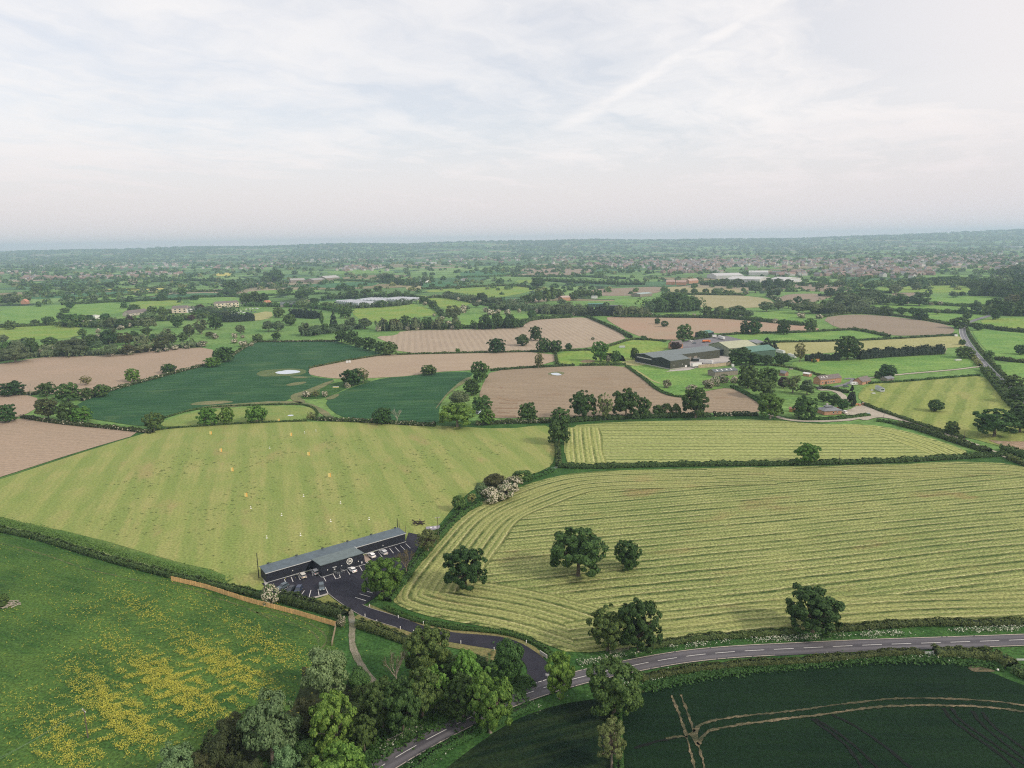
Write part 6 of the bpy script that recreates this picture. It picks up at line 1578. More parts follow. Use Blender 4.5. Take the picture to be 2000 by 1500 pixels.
def building(name, label, A_, B_, depth, h, mats, ridge=0.0, roof='gable', over=.35, base=None, windows=(), doors=(), roofs=(), chimney=None, cat='building', group=None, back=None):
    """box whose front runs A->B; local x along the front, y away from the camera. mats = (wall, roof)"""
    p, L, rz = frame_of(A_, B_)
    o = empty(name, p, rz); tag(o, label, cat, group)
    wall, roofm = mats
    mb = MB(); hb = h if back is None else back
    if roof == 'mono':
        mb.prism([(0, 0), (depth, 0), (depth, hb - .02), (0, h - .02)], 0, L)
        mb.v = [(v[1], v[0], v[2]) for v in mb.v]; mb.f = [tuple(reversed(f)) for f in mb.f]
    elif roof == 'gable':
        mb.prism([(0, 0), (depth, 0), (depth, h - .02), (depth / 2, h + ridge - .04), (0, h - .02)], 0, L)
        mb.v = [(v[1], v[0], v[2]) for v in mb.v]; mb.f = [tuple(reversed(f)) for f in mb.f]
    else:
        mb.box(0, L, 0, depth, 0, h - .02)
    mb.build('wall', wall, o)
    rb = MB(); e = over; th = .16
    if roof == 'mono':
        s = (hb - h) / depth
        rb.prism([(-e, h - s * e), (depth + e, hb + s * e), (depth + e, hb + s * e + th), (-e, h - s * e + th)], -e, L + e)
        rb.v = [(v[1], v[0], v[2]) for v in rb.v]; rb.f = [tuple(reversed(f)) for f in rb.f]
    elif roof == 'gable':
        s = ridge / (depth / 2)
        rb.prism([(-e, h - s * e), (depth / 2, h + ridge), (depth + e, h - s * e), (depth + e, h - s * e + th), (depth / 2, h + ridge + th), (-e, h - s * e + th)], -e, L + e)
        rb.v = [(v[1], v[0], v[2]) for v in rb.v]; rb.f = [tuple(reversed(f)) for f in rb.f]
    elif roof == 'hip':
        k = min(depth, L) / 2
        rb.add([(-e, -e, h), (L + e, -e, h), (L + e, depth + e, h), (-e, depth + e, h), (k, depth / 2, h + ridge), (max(L - k, k + .01), depth / 2, h + ridge)],
               [(0, 1, 5, 4), (1, 2, 5), (2, 3, 4, 5), (3, 0, 4), (3, 2, 1, 0)])
    else:
        rb.box(-e, L + e, -e, depth + e, h, h + th)
    ro = rb.build('roof', roofm, o)
    if base: MB().box(-.15, L + .15, -.15, depth + .15, -.2, base).build('plinth', B_conc, o)
    for (x, z, w_, hh) in windows:
        fr = MB().box(x - w_ / 2 - .12, x + w_ / 2 + .12, -.05, .03, z - .12, z + hh + .12).build('window', B_wht, o)
        MB().box(x - w_ / 2, x + w_ / 2, -.08, .02, z, z + hh).build('pane', B_glass, fr)
    for (x, w_, hh) in doors:
        MB().box(x - w_ / 2, x + w_ / 2, -.09, .05, 0, hh).build('door', B_door, o)
    for (x, y, w_, d_) in roofs:       # skylights on the near slope: y = fraction down from the ridge
        s = ridge / (depth / 2)
        sb = MB(); yy = depth / 2 * (1 - y)
        zz0 = h + s * (yy - d_ / 2) + th + .04; zz1 = h + s * (yy + d_ / 2) + th + .04
        sb.add([(x - w_ / 2, yy - d_ / 2, zz0), (x + w_ / 2, yy - d_ / 2, zz0), (x + w_ / 2, yy + d_ / 2, zz1), (x - w_ / 2, yy + d_ / 2, zz1)], [(0, 1, 2, 3)])
        sb.build('skylight', B_wht, ro)
    if chimney:
        x, y, w_, hh = chimney
        MB().box(x - w_ / 2, x + w_ / 2, y - w_ / 2, y + w_ / 2, h * .8, h + ridge + hh).build('chimney', B_brickd, ro)
    return o, L

# --- the golf range building
A0, B0 = G(*c5(205, 690)), G(*c5(1560, 290))
U = (B0 - A0).normalized(); Vv = Vector((-U.y, U.x, 0))
HB, DEP = 3.7, 6.2
rb_o, LB = building('range_building', 'long low dark-clad range building with a blue-grey roof beside the car park', A0, B0, DEP, HB, (B_navy, B_roof), roof='mono', back=3.95, over=.3)
RZ = math.atan2(U.y, U.x)
MB().box(-.35, LB + .35, -.42, -.30, HB - .10, HB + .12).build('gutter', B_trim, rb_o)
MB().box(-.1, LB + .1, -.34, -.05, 0, .12).build('base_strip', B_trim, rb_o)
def along(p): return (p - A0).dot(U)
P1, P2 = G(*c5(740, 635)), G(*c5(1155, 515))
xa, xb = along(P1), along(P2); yd = -((P1 - A0).dot(Vv) + (P2 - A0).dot(Vv)) / 2
yd = max(yd, 3.0)
pm = MB(); HP = 4.9
pm.prism([(-yd, 0), (-.4, 0), (-.4, 4.02), (-yd, 4.62)], xa, xb)
pm.v = [(v[1], v[0], v[2]) for v in pm.v]; pm.f = [tuple(reversed(f)) for f in pm.f]
pm.build('entrance_block', B_navy, rb_o)
pr = MB(); pr.prism([(-yd - .3, 4.66), (-.1, 4.02), (-.1, 4.18), (-yd - .3, 4.82)], xa - .3, xb + .3)
pr.v = [(v[1], v[0], v[2]) for v in pr.v]; pr.f = [tuple(reversed(f)) for f in pr.f]
pr.build('entrance_roof', B_roof2, rb_o)
MB().box(xa - .1, xb + .1, -yd - .22, -yd - .02, 0, .12).box(xa - .25, xa - .05, -yd, 0, 0, .12).build('base_strip', B_trim, rb_o)
# round sign with two slanted characters
def on_front(px, py, ydist):
    """x and height where the pixel ray meets the vertical plane y = -ydist of the building"""
    d = pxdir(px, py); o_ = Vector((0, 0, CAM_H)); n = -Vv
    q = A0 - Vv * ydist
    t = (q - o_).dot(n) / d.dot(n)
    h = o_ + d * t
    return along(h), h.z
lx, lz = on_front(*c5(1014, 480), yd)
sg = MB(); N = 40
for k in range(N):
    a0, a1 = 2 * math.pi * k / N, 2 * math.pi * (k + 1) / N
    for r0, r1 in ((.98, 1.22),):
        sg.add([(lx + math.cos(a) * r, -yd - .06, lz + math.sin(a) * r) for a, r in ((a0, r0), (a0, r1), (a1, r1), (a1, r0))], [(0, 1, 2, 3)])
rg = sg.build('sign_ring', B_lamp, rb_o)
tx_ = bpy.data.curves.new('sign_letters', 'FONT'); tx_.body = '90'; tx_.size = 1.55; tx_.shear = .35; tx_.align_x = 'CENTER'; tx_.align_y = 'CENTER'; tx_.extrude = .02; tx_.offset = .02
tm_ = bpy.data.objects.new('sign_letters', tx_); to = link('sign_letters', bpy.data.meshes.new_from_object(tm_), rb_o); bpy.data.objects.remove(tm_); to.data.materials.clear(); to.data.materials.append(B_lamp)
to.location = (lx, -yd - .07, lz); to.rotation_euler = (math.radians(90), 0, 0)
# wall lamps, small signs and the door
for (cx, cy, yy_) in ((457, 571, 0), (797, 565, 1), (935, 524, 1), (1098, 480, 1), (1338, 325, 0)):
    x, z = on_front(*c5(cx, cy), yd if yy_ else 0)
    MB().ball((x, (-yd if yy_ else 0) - .14, z), .20).build('wall_lamp', B_lamp, rb_o)
x, z = on_front(*c5(865, 540), yd)
MB().box(x - .55, x + .55, -yd - .10, -yd - .02, 0, 2.1).build('door', B_trimd, rb_o)
MB().box(x - .75, x + .75, -yd - .5, -yd - .02, 2.55, 2.68).build('door_canopy', B_trim, rb_o)
MB().box(x - .25, x + .25, -yd - .13, -yd - .05, 1.5, 1.9).build('notice', B_wht, rb_o)
x, z = on_front(*c5(1133, 492), yd)
MB().box(x - .22, x + .22, -yd - .10, -yd - .02, z - .35, z + .35).build('notice', B_wht, rb_o)
MB().box(xb + .06, xb + .16, -2.6, -1.0, 3.6, 4.7).build('side_sign', B_wht, rb_o)
# floodlight brackets along the back eave
for (cx, cy) in ((212, 500), (492, 425), (745, 355), (992, 290), (1228, 228), (1466, 165)):
    q = G(*c5(cx, cy), 4.2); x = along(q)
    MB().box(x - .05, x + .05, DEP - .05, DEP + .1, 3.9, 4.6).box(x - .45, x - .1, DEP - .15, DEP + .2, 4.35, 4.7).box(x + .1, x + .45, DEP - .15, DEP + .2, 4.35, 4.7).build('floodlight', B_trimd, rb_o)
# entrance ramp with rails
r0, r1 = G(*c5(852, 602)), G(*c5(895, 575))
rp = empty('entrance_ramp', r0, math.atan2((r1 - r0).y, (r1 - r0).x)); tag(rp, 'small railed ramp in front of the range entrance door', 'ramp')
Lr = (r1 - r0).length
MB().add([(0, 0, 0), (Lr, 0, 0), (Lr, -3.2, 0), (0, -3.2, 0), (0, 0, .35), (Lr, 0, .35), (Lr, -3.2, .03), (0, -3.2, .03)], [(4, 5, 6, 7)[::-1], (0, 3, 7, 4), (1, 5, 6, 2), (3, 2, 6, 7)]).build('slope', B_trimd, rp)
for xx in (0.0, Lr):
    m_ = MB()
    for k in range(4): m_.tube((xx, -k * 1.06, 0), (xx, -k * 1.06, 1.1), .03, .03)
    m_.tube((xx, 0, 1.1), (xx, -3.2, 1.1), .03, .03); m_.tube((xx, 0, .6), (xx, -3.2, .6), .025, .025)
    m_.build('rail', B_trim, rp)
sheet('paved_apron', [c5(163, 640), c5(182, 618), c5(205, 692), c5(235, 720), c5(190, 720)], plain('pale_concrete', (.46, .44, .40), .85), .07, 0)

# netting poles
def pole(name, label, base, top, r, cat, mat=None, arm=None, group=None):
    p = G(*base)
    d = pxdir(*top); n = Vector((p.x, p.y, 0)).normalized()
    t = p.dot(n) / d.dot(n); h = CAM_H + d.z * t
    o = empty(name, p); tag(o, label, cat, group)
    MB().tube((0, 0, -.3), (0, 0, h), r, r * .7, 8).build('shaft', mat or M_bark, o)
    if arm:
        rz_, L_ = arm
        a = MB().box(-L_ / 2, L_ / 2, -.08, .08, h - .35, h - .2); a.v = [tuple(Matrix.Rotation(rz_, 3, 'Z') @ Vector(v)) for v in a.v]
        c = a.build('crossarm', B_conc, o)
        i_ = MB()
        for k in (-.45, 0, .45):
            v = Matrix.Rotation(rz_, 3, 'Z') @ Vector((L_ * k, 0, 0)); i_.tube((v.x, v.y, h - .2), (v.x, v.y, h + .08), .06, .05, 6)
        i_.build('insulator', B_wht, c)
    return o, h
M_net = plain('dark_pole_paint', (.03, .035, .03), .7)
pole('net_pole', 'tall dark net pole behind the building\'s right end, thickest of three', c5(1483, 170), c5(1475, 62), .20, 'pole', M_net)
pole('net_pole', 'thin brownish net pole just right of the thickest one', c5(1500, 165), c5(1496, 90), .14, 'pole', M_bark)
pole('net_pole', 'slim leaning net pole off the building\'s right corner', c5(1562, 215), c5(1543, 132), .12, 'pole', M_bark)
pole('net_pole', 'dark net pole off the building\'s left corner', c5(128, 640), c5(95, 405), .20, 'pole', M_net)
pole('telegraph_pole', 'telegraph pole with white-ended crossarm in the buttercup meadow', (172, 1441), (163, 1387), .16, 'telegraph pole', M_bark, (math.radians(-38), 1.9))
pole('telegraph_pole', 'telegraph pole beside the grey concrete pad above the car park', (856, 1049), (853, 1010), .16, 'telegraph pole', M_bark, (math.radians(20), 2.2))
pole('telegraph_pole', 'thin pole standing in the hedge between the hay fields', (1639, 907), (1640, 877), .14, 'telegraph pole', M_bark, (math.radians(60), 1.5))
pole('telegraph_pole', 'dark pole at the farm track fork', (1726, 816), (1728, 797), .15, 'telegraph pole', M_bark)
pole('telegraph_pole', 'pole beside the lane below the small round tree', (1883, 857), (1884, 839), .14, 'telegraph pole', M_bark)
pole('telegraph_pole', 'tiny pole on the far grey-brown field hedge', (1627, 640), (1627, 628), .18, 'telegraph pole', M_bark, (0, 6))
pole('lamp_post', 'pale slim post by the bungalow forecourt', (1657, 801), (1657, 790), .07, 'post', B_trim)
# overhead wires from the meadow pole towards the lower left
wire = MB()
pw = G(172, 1441)
for off, end in ((-.8, (-60, 1512)), (.8, (-90, 1520))):
    a_ = pw + Vector((off * .7, off * -.5, 8.3)); b_ = G(*end, 7.5); prev = a_
    for k in range(1, 13):
        t = k / 12; q = a_.lerp(b_, t); q.z -= 4 * .9 * t * (1 - t); wire.tube(prev, q, .018, .018, 3); prev = q
tag(wire.build('overhead_wires', plain('wire', (.20, .26, .20), .5)), 'two thin overhead wires running from the meadow pole to the lower left', 'wires')

# --- fences and gates
def fence_run(name, label, pix, h, mat, cat='fence', post=2.4, solid=True, pmat=None, rails=3):
    pts = resample([G(*p) for p in pix], post)
    o = empty(name, pts[0]); tag(o, label, cat)
    b_ = MB(); ps = MB(); base = pts[0]
    for i in range(len(pts) - 1):
        a, c = pts[i] - base, pts[i + 1] - base
        d = (c - a).normalized(); nn = Vector((-d.y, d.x, 0))
        dz_ = .04 * math.sin(i * 2.1)
        if solid:
            for k in range(5):
                q0, q1 = a.lerp(c, k / 5 + .008), a.lerp(c, (k + 1) / 5 - .008)
                t_ = .03
                vs = [q0 - nn * t_, q1 - nn * t_, q1 + nn * t_, q0 + nn * t_]
                hh = h + dz_ + .03 * ((k * 7 + i) % 3)
                b_.add([Vector((v.x, v.y, .04)) for v in vs] + [Vector((v.x, v.y, hh)) for v in vs], [(0, 1, 5, 4), (1, 2, 6, 5), (2, 3, 7, 6), (3, 0, 4, 7), (4, 5, 6, 7)])
        else:
            for k in range(rails):
                z = h * (k + .8) / (rails + .1)
                b_.tube((a.x, a.y, z), (c.x, c.y, z), .045, .045, 4)
        ps.box(a.x - .06, a.x + .06, a.y - .06, a.y + .06, 0, h + .1)
    a = pts[-1] - base; ps.box(a.x - .06, a.x + .06, a.y - .06, a.y + .06, 0, h + .1)
    b_.build('boards' if solid else 'rails', mat, o)
    ps.build('posts', pmat or mat, o)
    return o
fence_run('board_fence', 'new orange close-board fence along the meadow\'s top edge', [(335, 1134), (400, 1149), (480, 1175), (510, 1183), (580, 1201), (657, 1224)], 1.75, ribs('new_orange_boards', (.80, .49, .21), .5, .3, .8))
fence_run('board_fence', 'weathered pale fence running down from the orange fence\'s end', [(657, 1222), (648, 1264)], 1.6, ribs('pale_fence_boards', (.36, .28, .20), .5, .3, .8))
fence_run('board_fence', 'tall pale timber fence in front of the white trailers', [(1364, 719), (1395, 717), (1428, 713)], 3.2, B_palewood)
fence_run('rail_fence', 'pale post and rail fence by the road in the bottom trees', [(758, 1452), (776, 1444), (800, 1431)], 1.2, M_dead, solid=False)
fence_run('rail_fence', 'pale roadside rail fence below the leaning tree\'s hedge', [(1575, 1291), (1600, 1287), (1626, 1284)], 1.1, M_dead, solid=False, rails=2)
fence_run('wire_fence', 'thin post fence along the range\'s top left', [(330, 836), (430, 829), (500, 825), (600, 822)], 1.1, M_bark, solid=False, post=6, rails=2)
def gate(label, a, b, mat, h=1.2):
    A_, B_ = G(*a), G(*b); d = B_ - A_; L_ = d.length
    o = empty('field_gate', A_, math.atan2(d.y, d.x)); tag(o, label, 'gate')
    m_ = MB()
    for k in range(5): m_.tube((0, 0, .15 + k * (h - .2) / 4), (L_, 0, .15 + k * (h - .2) / 4), .03, .03, 5)
    m_.tube((0, 0, .15), (L_, 0, h), .025, .025, 5); m_.tube((0, 0, .1), (0, 0, h), .03, .03); m_.tube((L_, 0, .1), (L_, 0, h), .03, .03)
    m_.build('bars', mat, o)
    MB().tube((-.15, 0, 0), (-.15, 0, h + .25), .10, .10, 8).tube((L_ + .15, 0, 0), (L_ + .15, 0, h + .25), .10, .10, 8).build('posts', M_bark, o)
B_galv = plain('galvanised_steel', (.42, .48, .46), .4, metal=.3)
gate('galvanised gate across the gravel path by the drive', (682, 1216), (697, 1219), B_galv)
gate('pale field gate between the scrub clump and the hay field hedge', (1066, 921), (1088, 915), B_galv)
gate('white field gate in the road hedge above the crop', (1806, 1280), (1823, 1279), B_wht)
gate('pale gate by the roadside tree left of the dark domed one', (1192, 1278), (1228, 1270), M_dead)
wl = MB().box(0, 3.2, 0, .25, 0, 1.1)
o = wl.build('entrance_wall', B_conc); o.location = G(1054, 1277); o.rotation_euler = (0, 0, math.radians(-52)); tag(o, 'pale splayed entrance wall at the drive\'s last bend', 'wall')

# marker posts along the drive
mp = [((713, 1204.5), 'left of the drive where it leaves the car park'), ((722, 1185), 'right of the drive where it leaves the car park'), ((827, 1219), 'above the drive before the tall tree'), ((808, 1236), 'below the drive before the tall tree'),
      ((778, 1207), 'above the drive, halfway to the tall tree'), ((736, 1216), 'below the drive near the field gate'), ((782, 1229), 'below the drive, halfway to the tall tree'), ((1028, 1256), 'on the outside of the drive\'s last bend'), ((965, 1270), 'on the inside of the drive by the dark tree'), ((900, 1257), 'on the dry verge beyond the tall tree')]
for (q, w_) in mp:
    o = empty('marker_post', G(*q)); tag(o, 'short white marker post ' + w_, 'post', 'white marker posts along the drive')
    MB().tube((0, 0, 0), (0, 0, .9), .13, .13, 8).build('post', B_wht, o); MB().tube((0, 0, .9), (0, 0, 1.0), .15, .10, 8).build('cap', B_wht, o)

# --- range targets
B_yel = plain('yellow_board', (.90, .74, .30), .6, var=.05)
B_org = plain('orange_side', (.80, .42, .10), .6, var=.05)
for (q, w_) in [((411, 849), 'top left one'), ((431, 883), 'second down on the left'), ((453, 921), 'third down on the left'), ((480, 971), 'lowest on the left'), ((568, 852), 'top right one'), ((602, 890), 'second down on the right'), ((643, 932), 'lowest on the right'), ((544, 824), 'beside the far hedge')]:
    o = empty('distance_marker', G(*q), math.radians(-12)); tag(o, 'upright yellow distance board on the range, ' + w_, 'sign', 'yellow boards on the driving range')
    MB().box(-.55, .45, -.08, .08, .15, 2.2).build('board', B_yel, o); MB().box(.46, .62, -.05, .55, .15, 2.2).build('side_panel', B_org, o)
for (q, w_) in [((527, 876), 'high up between the yellow boards'), ((595, 846), 'near the top right yellow board'), ((550, 1007), 'lower middle, by itself'), ((490, 993), 'below the lowest left yellow board'), ((665, 983), 'right of the middle'), ((593, 970), 'in the centre of the range'),
                ((646, 1019), 'above the building\'s middle'), ((721, 1015), 'nearest the net poles'), ((521, 1051), 'nearest the building\'s left end'), ((587, 1046), 'above the building\'s left half'), ((617, 842), 'farthest right near the hedge')]:
    o = empty('range_light', G(*q)); tag(o, 'little white ball marker on the range, ' + w_, 'marker', 'white ball markers on the driving range')
    MB().ball((0, 0, .95), .24).build('ball', B_lamp, o); MB().tube((0, 0, 0), (0, 0, .9), .05, .05, 5).build('stem', B_wht, o)
    MB().tube((0, 0, .02), (0, 0, .10), .42, .38, 10).build('foot', B_cream if 'B_cream' in globals() else B_lamp, o)

# --- odds and ends near the building
def logs(name, label, q, n, L_, r, spread, mat, seed):
    rr = random.Random(seed); o = empty(name, G(*q)); tag(o, label, 'wood pile')
    for k in range(n):
        a = rr.uniform(0, 3.1); c = Vector((rr.uniform(-spread, spread), rr.uniform(-spread, spread), r + rr.uniform(0, .5)))
        d = Vector((math.cos(a), math.sin(a), rr.uniform(-.15, .25))) * L_ * rr.uniform(.5, 1) / 2
        MB().tube(c - d, c + d, r * rr.uniform(.7, 1.2), r * rr.uniform(.5, .9), 7).build('log', mat, o)
logs('timber_heap', 'heap of broken pale timbers at the meadow\'s left edge', (25, 1181), 16, 3.6, .16, 2.0, M_dead, 4)
logs('brushwood_heap', 'dark heap of roots and brushwood on the range behind the building', (816, 1022), 15, 3.4, .22, 2.0, plain('dark_roots', (.045, .032, .030), .9), 5)
o = empty('concrete_pad', G(846, 1032), math.radians(12)); tag(o, 'grey concrete slab with two manhole covers near the telegraph pole', 'slab')
MB().box(-3.0, 3.0, -1.8, 1.8, -.1, .35).build('slab', plain('grey_concrete', (.30, .28, .32), .85), o)
for xx in (-.9, .9): MB().tube((xx, .2, .35), (xx, .2, .45), .5, .5, 12).build('manhole_cover', B_wht, o)
o = empty('dog_waste_bin', G(616, 1184)); tag(o, 'small black bin standing on the lawn', 'bin')
MB().tube((0, 0, 0), (0, 0, .6), .05, .05).build('post', B_trimd, o); MB().box(-.28, .28, -.22, .22, .55, 1.15).build('box', B_trimd, o)
o = empty('road_sign', G(1069, 1324), math.radians(-15)); tag(o, 'small white sign at the drive mouth beside the road', 'sign')
MB().tube((0, 0, 0), (0, 0, 1.2), .04, .04).build('post', B_trim, o); MB().box(-.5, .5, -.04, .04, .7, 1.25).build('panel', B_wht, o)
o = MB().ball((0, 0, 0), .32).build('white_ball', B_lamp); o.location = G(1949, 1308, .3); tag(o, 'single white ball lying at the crop\'s upper right edge', 'ball')
MB_ = MB(); 
for k in range(2): MB_.tube((0, k * .5, .3), (6.5, k * .5 - .3, .35), .09, .09, 6)
o = MB_.build('white_pipe', B_wht); o.location = G(1978, 1291); tag(o, 'white pipe lying by the hedge gap at the right edge', 'pipe')

# --- cars
def car_proto(kind='hatch'):
    W = .88
    body = MB()
    body.prism([(-2.12, .32), (2.08, .32), (2.16, .55), (2.02, .78), (.98, .98), (-1.98, 1.02), (-2.14, .88), (-2.18, .55)], -W, W, 0, [0, 0, .06, .05, .03, .03, .05, .04])
    rl = {'hatch': [(-1.72, 1.40), (-1.35, 1.50), (-.10, 1.50), (.25, 1.44)], 'saloon': [(-1.15, 1.38), (-.9, 1.45), (-.05, 1.45), (.25, 1.40)], 'suv': [(-1.92, 1.55), (-1.75, 1.66), (-.05, 1.66), (.25, 1.58)]}[kind]
    body.prism([rl[0], rl[1], rl[2], rl[3], (rl[3][0], rl[3][1] - .06), (rl[0][0], rl[0][1] - .06)], -W * .82, W * .82)
    x0 = {'hatch': -1.98, 'saloon': -1.70, 'suv': -2.05}[kind]
    glass = MB().prism([(x0, 1.0), (.98, .97), (rl[3][0] - .01, rl[3][1] - .05), (rl[0][0] + .01, rl[0][1] - .05)], -W * .93, W * .93, 0, [0, 0, .10, .10])
    wheel = MB().tube((0, -.11, 0), (0, .11, 0), .33, .33, 14); hub = MB().tube((0, -.13, 0), (0, .13, 0), .19, .19, 8)
    return body, glass, wheel, hub
M_tyre = plain('tyre', (.015, .015, .016), .9); M_hub = plain('alloy', (.4, .4, .42), .35, metal=.6); M_hl = plain('headlight', (.75, .75, .72), .2); M_tl = plain('tail_light', (.35, .02, .02), .3)
CARM = {}
def car(q, ang, paint, kind, label, scale=1.0, group=None):
    key = (paint.name, kind)
    if key not in CARM:
        b, g_, w_, h_ = car_proto(kind); ms = []
        for nm, bb, mt in (('body', b, paint), ('windows', g_, B_glass), ('wheel', w_, M_tyre), ('rim', h_, M_hub), ('headlight', MB().box(2.05, 2.15, -.2, .2, .58, .74), M_hl), ('tail_light', MB().box(-2.2, -2.12, -.16, .16, .72, .92), M_tl),
                           ('number_plate', MB().box(-2.22, -2.17, -.26, .26, .48, .60), B_yel)):
            me = bpy.data.meshes.new(nm); me.from_pydata(bb.v, [], bb.f); me.materials.append(mt); ms.append(me)
        CARM[key] = ms
    ms = CARM[key]
    o = empty('parked_car', G(*q, .06), ang); tag(o, label, 'car', group); o.scale = (scale * 1.06,) * 3
    link('body', ms[0], o); link('windows', ms[1], o)
    for x in (-1.32, 1.34):
        for y in (-.80, .80):
            w_ = link('wheel', ms[2], o); w_.location = (x, y, .33); link('rim', ms[3], w_)
    for y in (-.6, .6):
        c = link('headlight', ms[4], o); c.location = (0, y, 0); c = link('tail_light', ms[5], o); c.location = (0, y, 0)
    link('number_plate', ms[6], o)
    return o
def paint(name, col): return plain(name, col, .25, var=.03, spec=.6)
C_white = paint('white_car_paint', (.90, .89, .87)); C_silver = paint('silver_car_paint', (.55, .55, .55)); C_gold = paint('champagne_car_paint', (.55, .52, .46)); C_black = paint('black_car_paint', (.018, .019, .025))
C_navy = paint('navy_car_paint', (.030, .042, .090)); C_slate = paint('slate_car_paint', (.09, .12, .14)); C_red = paint('red_car_paint', (.35, .04, .03))
nose_in = RZ + math.pi / 2
GP = 'cars in the range car park'
def aim(a, b):
    p, q = G(*a), G(*b); return math.atan2(q.y - p.y, q.x - p.x)
car(c5(1228, 435), nose_in, C_white, 'hatch', 'white hatchback in the corner right of the entrance block', group=GP)
car(c5(1345, 405), nose_in, C_silver, 'hatch', 'pale silver car at the building\'s right wing', group=GP)
car(c5(1042, 577), nose_in, C_white, 'saloon', 'white saloon directly under the round sign', group=GP)
car(c5(550, 632), nose_in, C_gold, 'suv', 'champagne car left of the silver one at the left wing', group=GP)
car(c5(675, 597), nose_in, C_silver, 'suv', 'silver car in the corner left of the entrance block', group=GP)
dg = aim(c5(440, 822), c5(497, 770))
car(c5(362, 742), aim(c5(325, 783), c5(430, 730)) + math.pi, C_slate, 'hatch', 'dark car half hidden by the white flowering hawthorn', group=GP)
car(c5(437, 780), dg + math.pi, C_black, 'suv', 'black car second from the flowering hawthorn', group=GP)
car(c5(514, 776), aim(c5(520, 840), c5(573, 768)) + math.pi, C_navy, 'suv', 'navy car beside the black one', group=GP)
car(c5(742, 748), aim(c5(745, 790), c5(733, 710)) + math.pi, C_slate, 'suv', 'slate blue car by itself at the lawn kerb', group=GP)
car((1905, 695), aim((1905, 695), (1893, 675)), C_black, 'hatch', 'dark car driving on the far road')
car((1600, 760), math.radians(10), C_black, 'suv', 'black car on the farm drive below the brick barn', 1.1)
car((1652, 756), math.radians(20), C_slate, 'suv', 'grey car parked left of the touring caravan', 1.1)
car((1648, 806), math.radians(105), C_white, 'hatch', 'white car at the bungalow\'s right end', 1.1)
car((1640, 798), math.radians(105), C_red, 'hatch', 'red car behind the bungalow', 1.0)
car((1350, 667), math.radians(15), C_white, 'hatch', 'white car in the yard behind the big barn', 1.1)
car((1356, 671), math.radians(200), C_slate, 'hatch', 'dark grey car near the white one behind the big barn', 1.0)

# --- the farm
def b_(name, label, a, b, *args, **kw): return building(name, label, G(*a), G(*b), *args, **kw)
# big dark barn: two parallel gabled spans
C_, D_, Lc = G(1309, 722), G(1347, 717), G(1269, 704)
u = (D_ - C_).normalized(); v = Vector((-u.y, u.x, 0))
if v.dot(Lc - C_) < 0: v = -v
dtot = min((Lc - C_).dot(v), 52.0)
sh = (Lc - C_).dot(u)
def twospan():
    o = empty('twin_span_barn', C_, math.atan2(u.y, u.x)); tag(o, 'large dark barn with two grey roof spans, pale trailers before it', 'barn')
    d1 = dtot * .46; d2 = dtot - d1; L1 = (D_ - C_).length; L2 = (G(1407, 699) - C_).dot(u)
    h = 8.2; rg_ = 2.2
    for (y0, dd, L_, wm) in ((0, d1, L1, B_olive), (d1 + .02, d2, L2, B_olive)):
        mb = MB(); mb.prism([(y0, 0), (y0 + dd, 0), (y0 + dd, h), (y0 + dd / 2, h + rg_ - .03), (y0, h)], 0, L_)
        mb.v = [(q[1], q[0], q[2]) for q in mb.v]; mb.f = [tuple(reversed(f)) for f in mb.f]
        mb.build('wall', wm, o)
        rb = MB(); rb.prism([(y0 - .01, h), (y0 + dd / 2, h + rg_), (y0 + dd + .01, h), (y0 + dd + .01, h + .25), (y0 + dd / 2, h + rg_ + .25), (y0 - .01, h + .25)], -.6, L_ + .6)
        rb.v = [(q[1], q[0], q[2]) for q in rb.v]; rb.f = [tuple(reversed(f)) for f in rb.f]
        rb.build('roof', B_barnroof, o)
        gb = MB(); gb.add([(-.05, y0 + .1, .9), (-.05, y0 + dd - .1, .9), (-.05, y0 + dd - .1, h - .05), (-.05, y0 + dd / 2, h + rg_ - .15), (-.05, y0 + .1, h - .05)], [(4, 3, 2, 1, 0)])
        gb.build('gable_shade_panel', B_black, o)  # gable turned from the sun: its shade is put into this darker colour
    MB().box(-.3, .1, -.2, dtot + .2, -.1, .9).box(.1, L1, -.25, -.05, -.1, .7).build('plinth', B_conc, o)
    for x in (L1 * .18, L1 * .62): MB().box(x - .3, x + .3, -.2, -.04, 3.6, 4.2).build('wall_lamp', B_lamp, o)
    MB().box(L1 * .75, L1 * .85, -.12, -.03, 0, 2.4).build('door', B_wht, o)
    MB().box(-.18, -.08, d1 + 3, dtot - 3, 5.6, 6.6).build('gable_canopy', B_trim, o)
    for x in (L1 + 12, L1 + 20, L1 + 28): MB().box(x, x + 4.5, d1 - .12, d1 - .02, 0, 5).build('roller_door', B_timber, o)
twospan()
b_('link_barn', 'small dark lean-to joining the twin-span barn and the pale-roofed barn', (1407, 695), (1423, 694), 16, 6.5, (B_black, B_barnroof), ridge=1.2)
b_('pale_roofed_barn', 'large barn with a pale yellow-green roof behind the oak', (1424, 697), (1478, 692), 34, 9.0, (B_tanwall, B_tanroof), ridge=4.5, over=.6)
b_('green_barn', 'green-roofed barn to the right of the pale-roofed one', (1466, 702), (1514, 697), 22, 7.8, (B_greenwall, B_greenroof), ridge=3.6, over=.5)
b_('grey_barn', 'low grey roof behind the pale-roofed barn', (1478, 684), (1492, 681), 20, 7.5, (B_tanwall, B_slate), ridge=2)
b_('black_barn', 'small dark barn with green roof at the yard\'s far end', (1376, 660), (1394, 657), 14, 5.5, (B_black, B_greenroof), ridge=2.2)
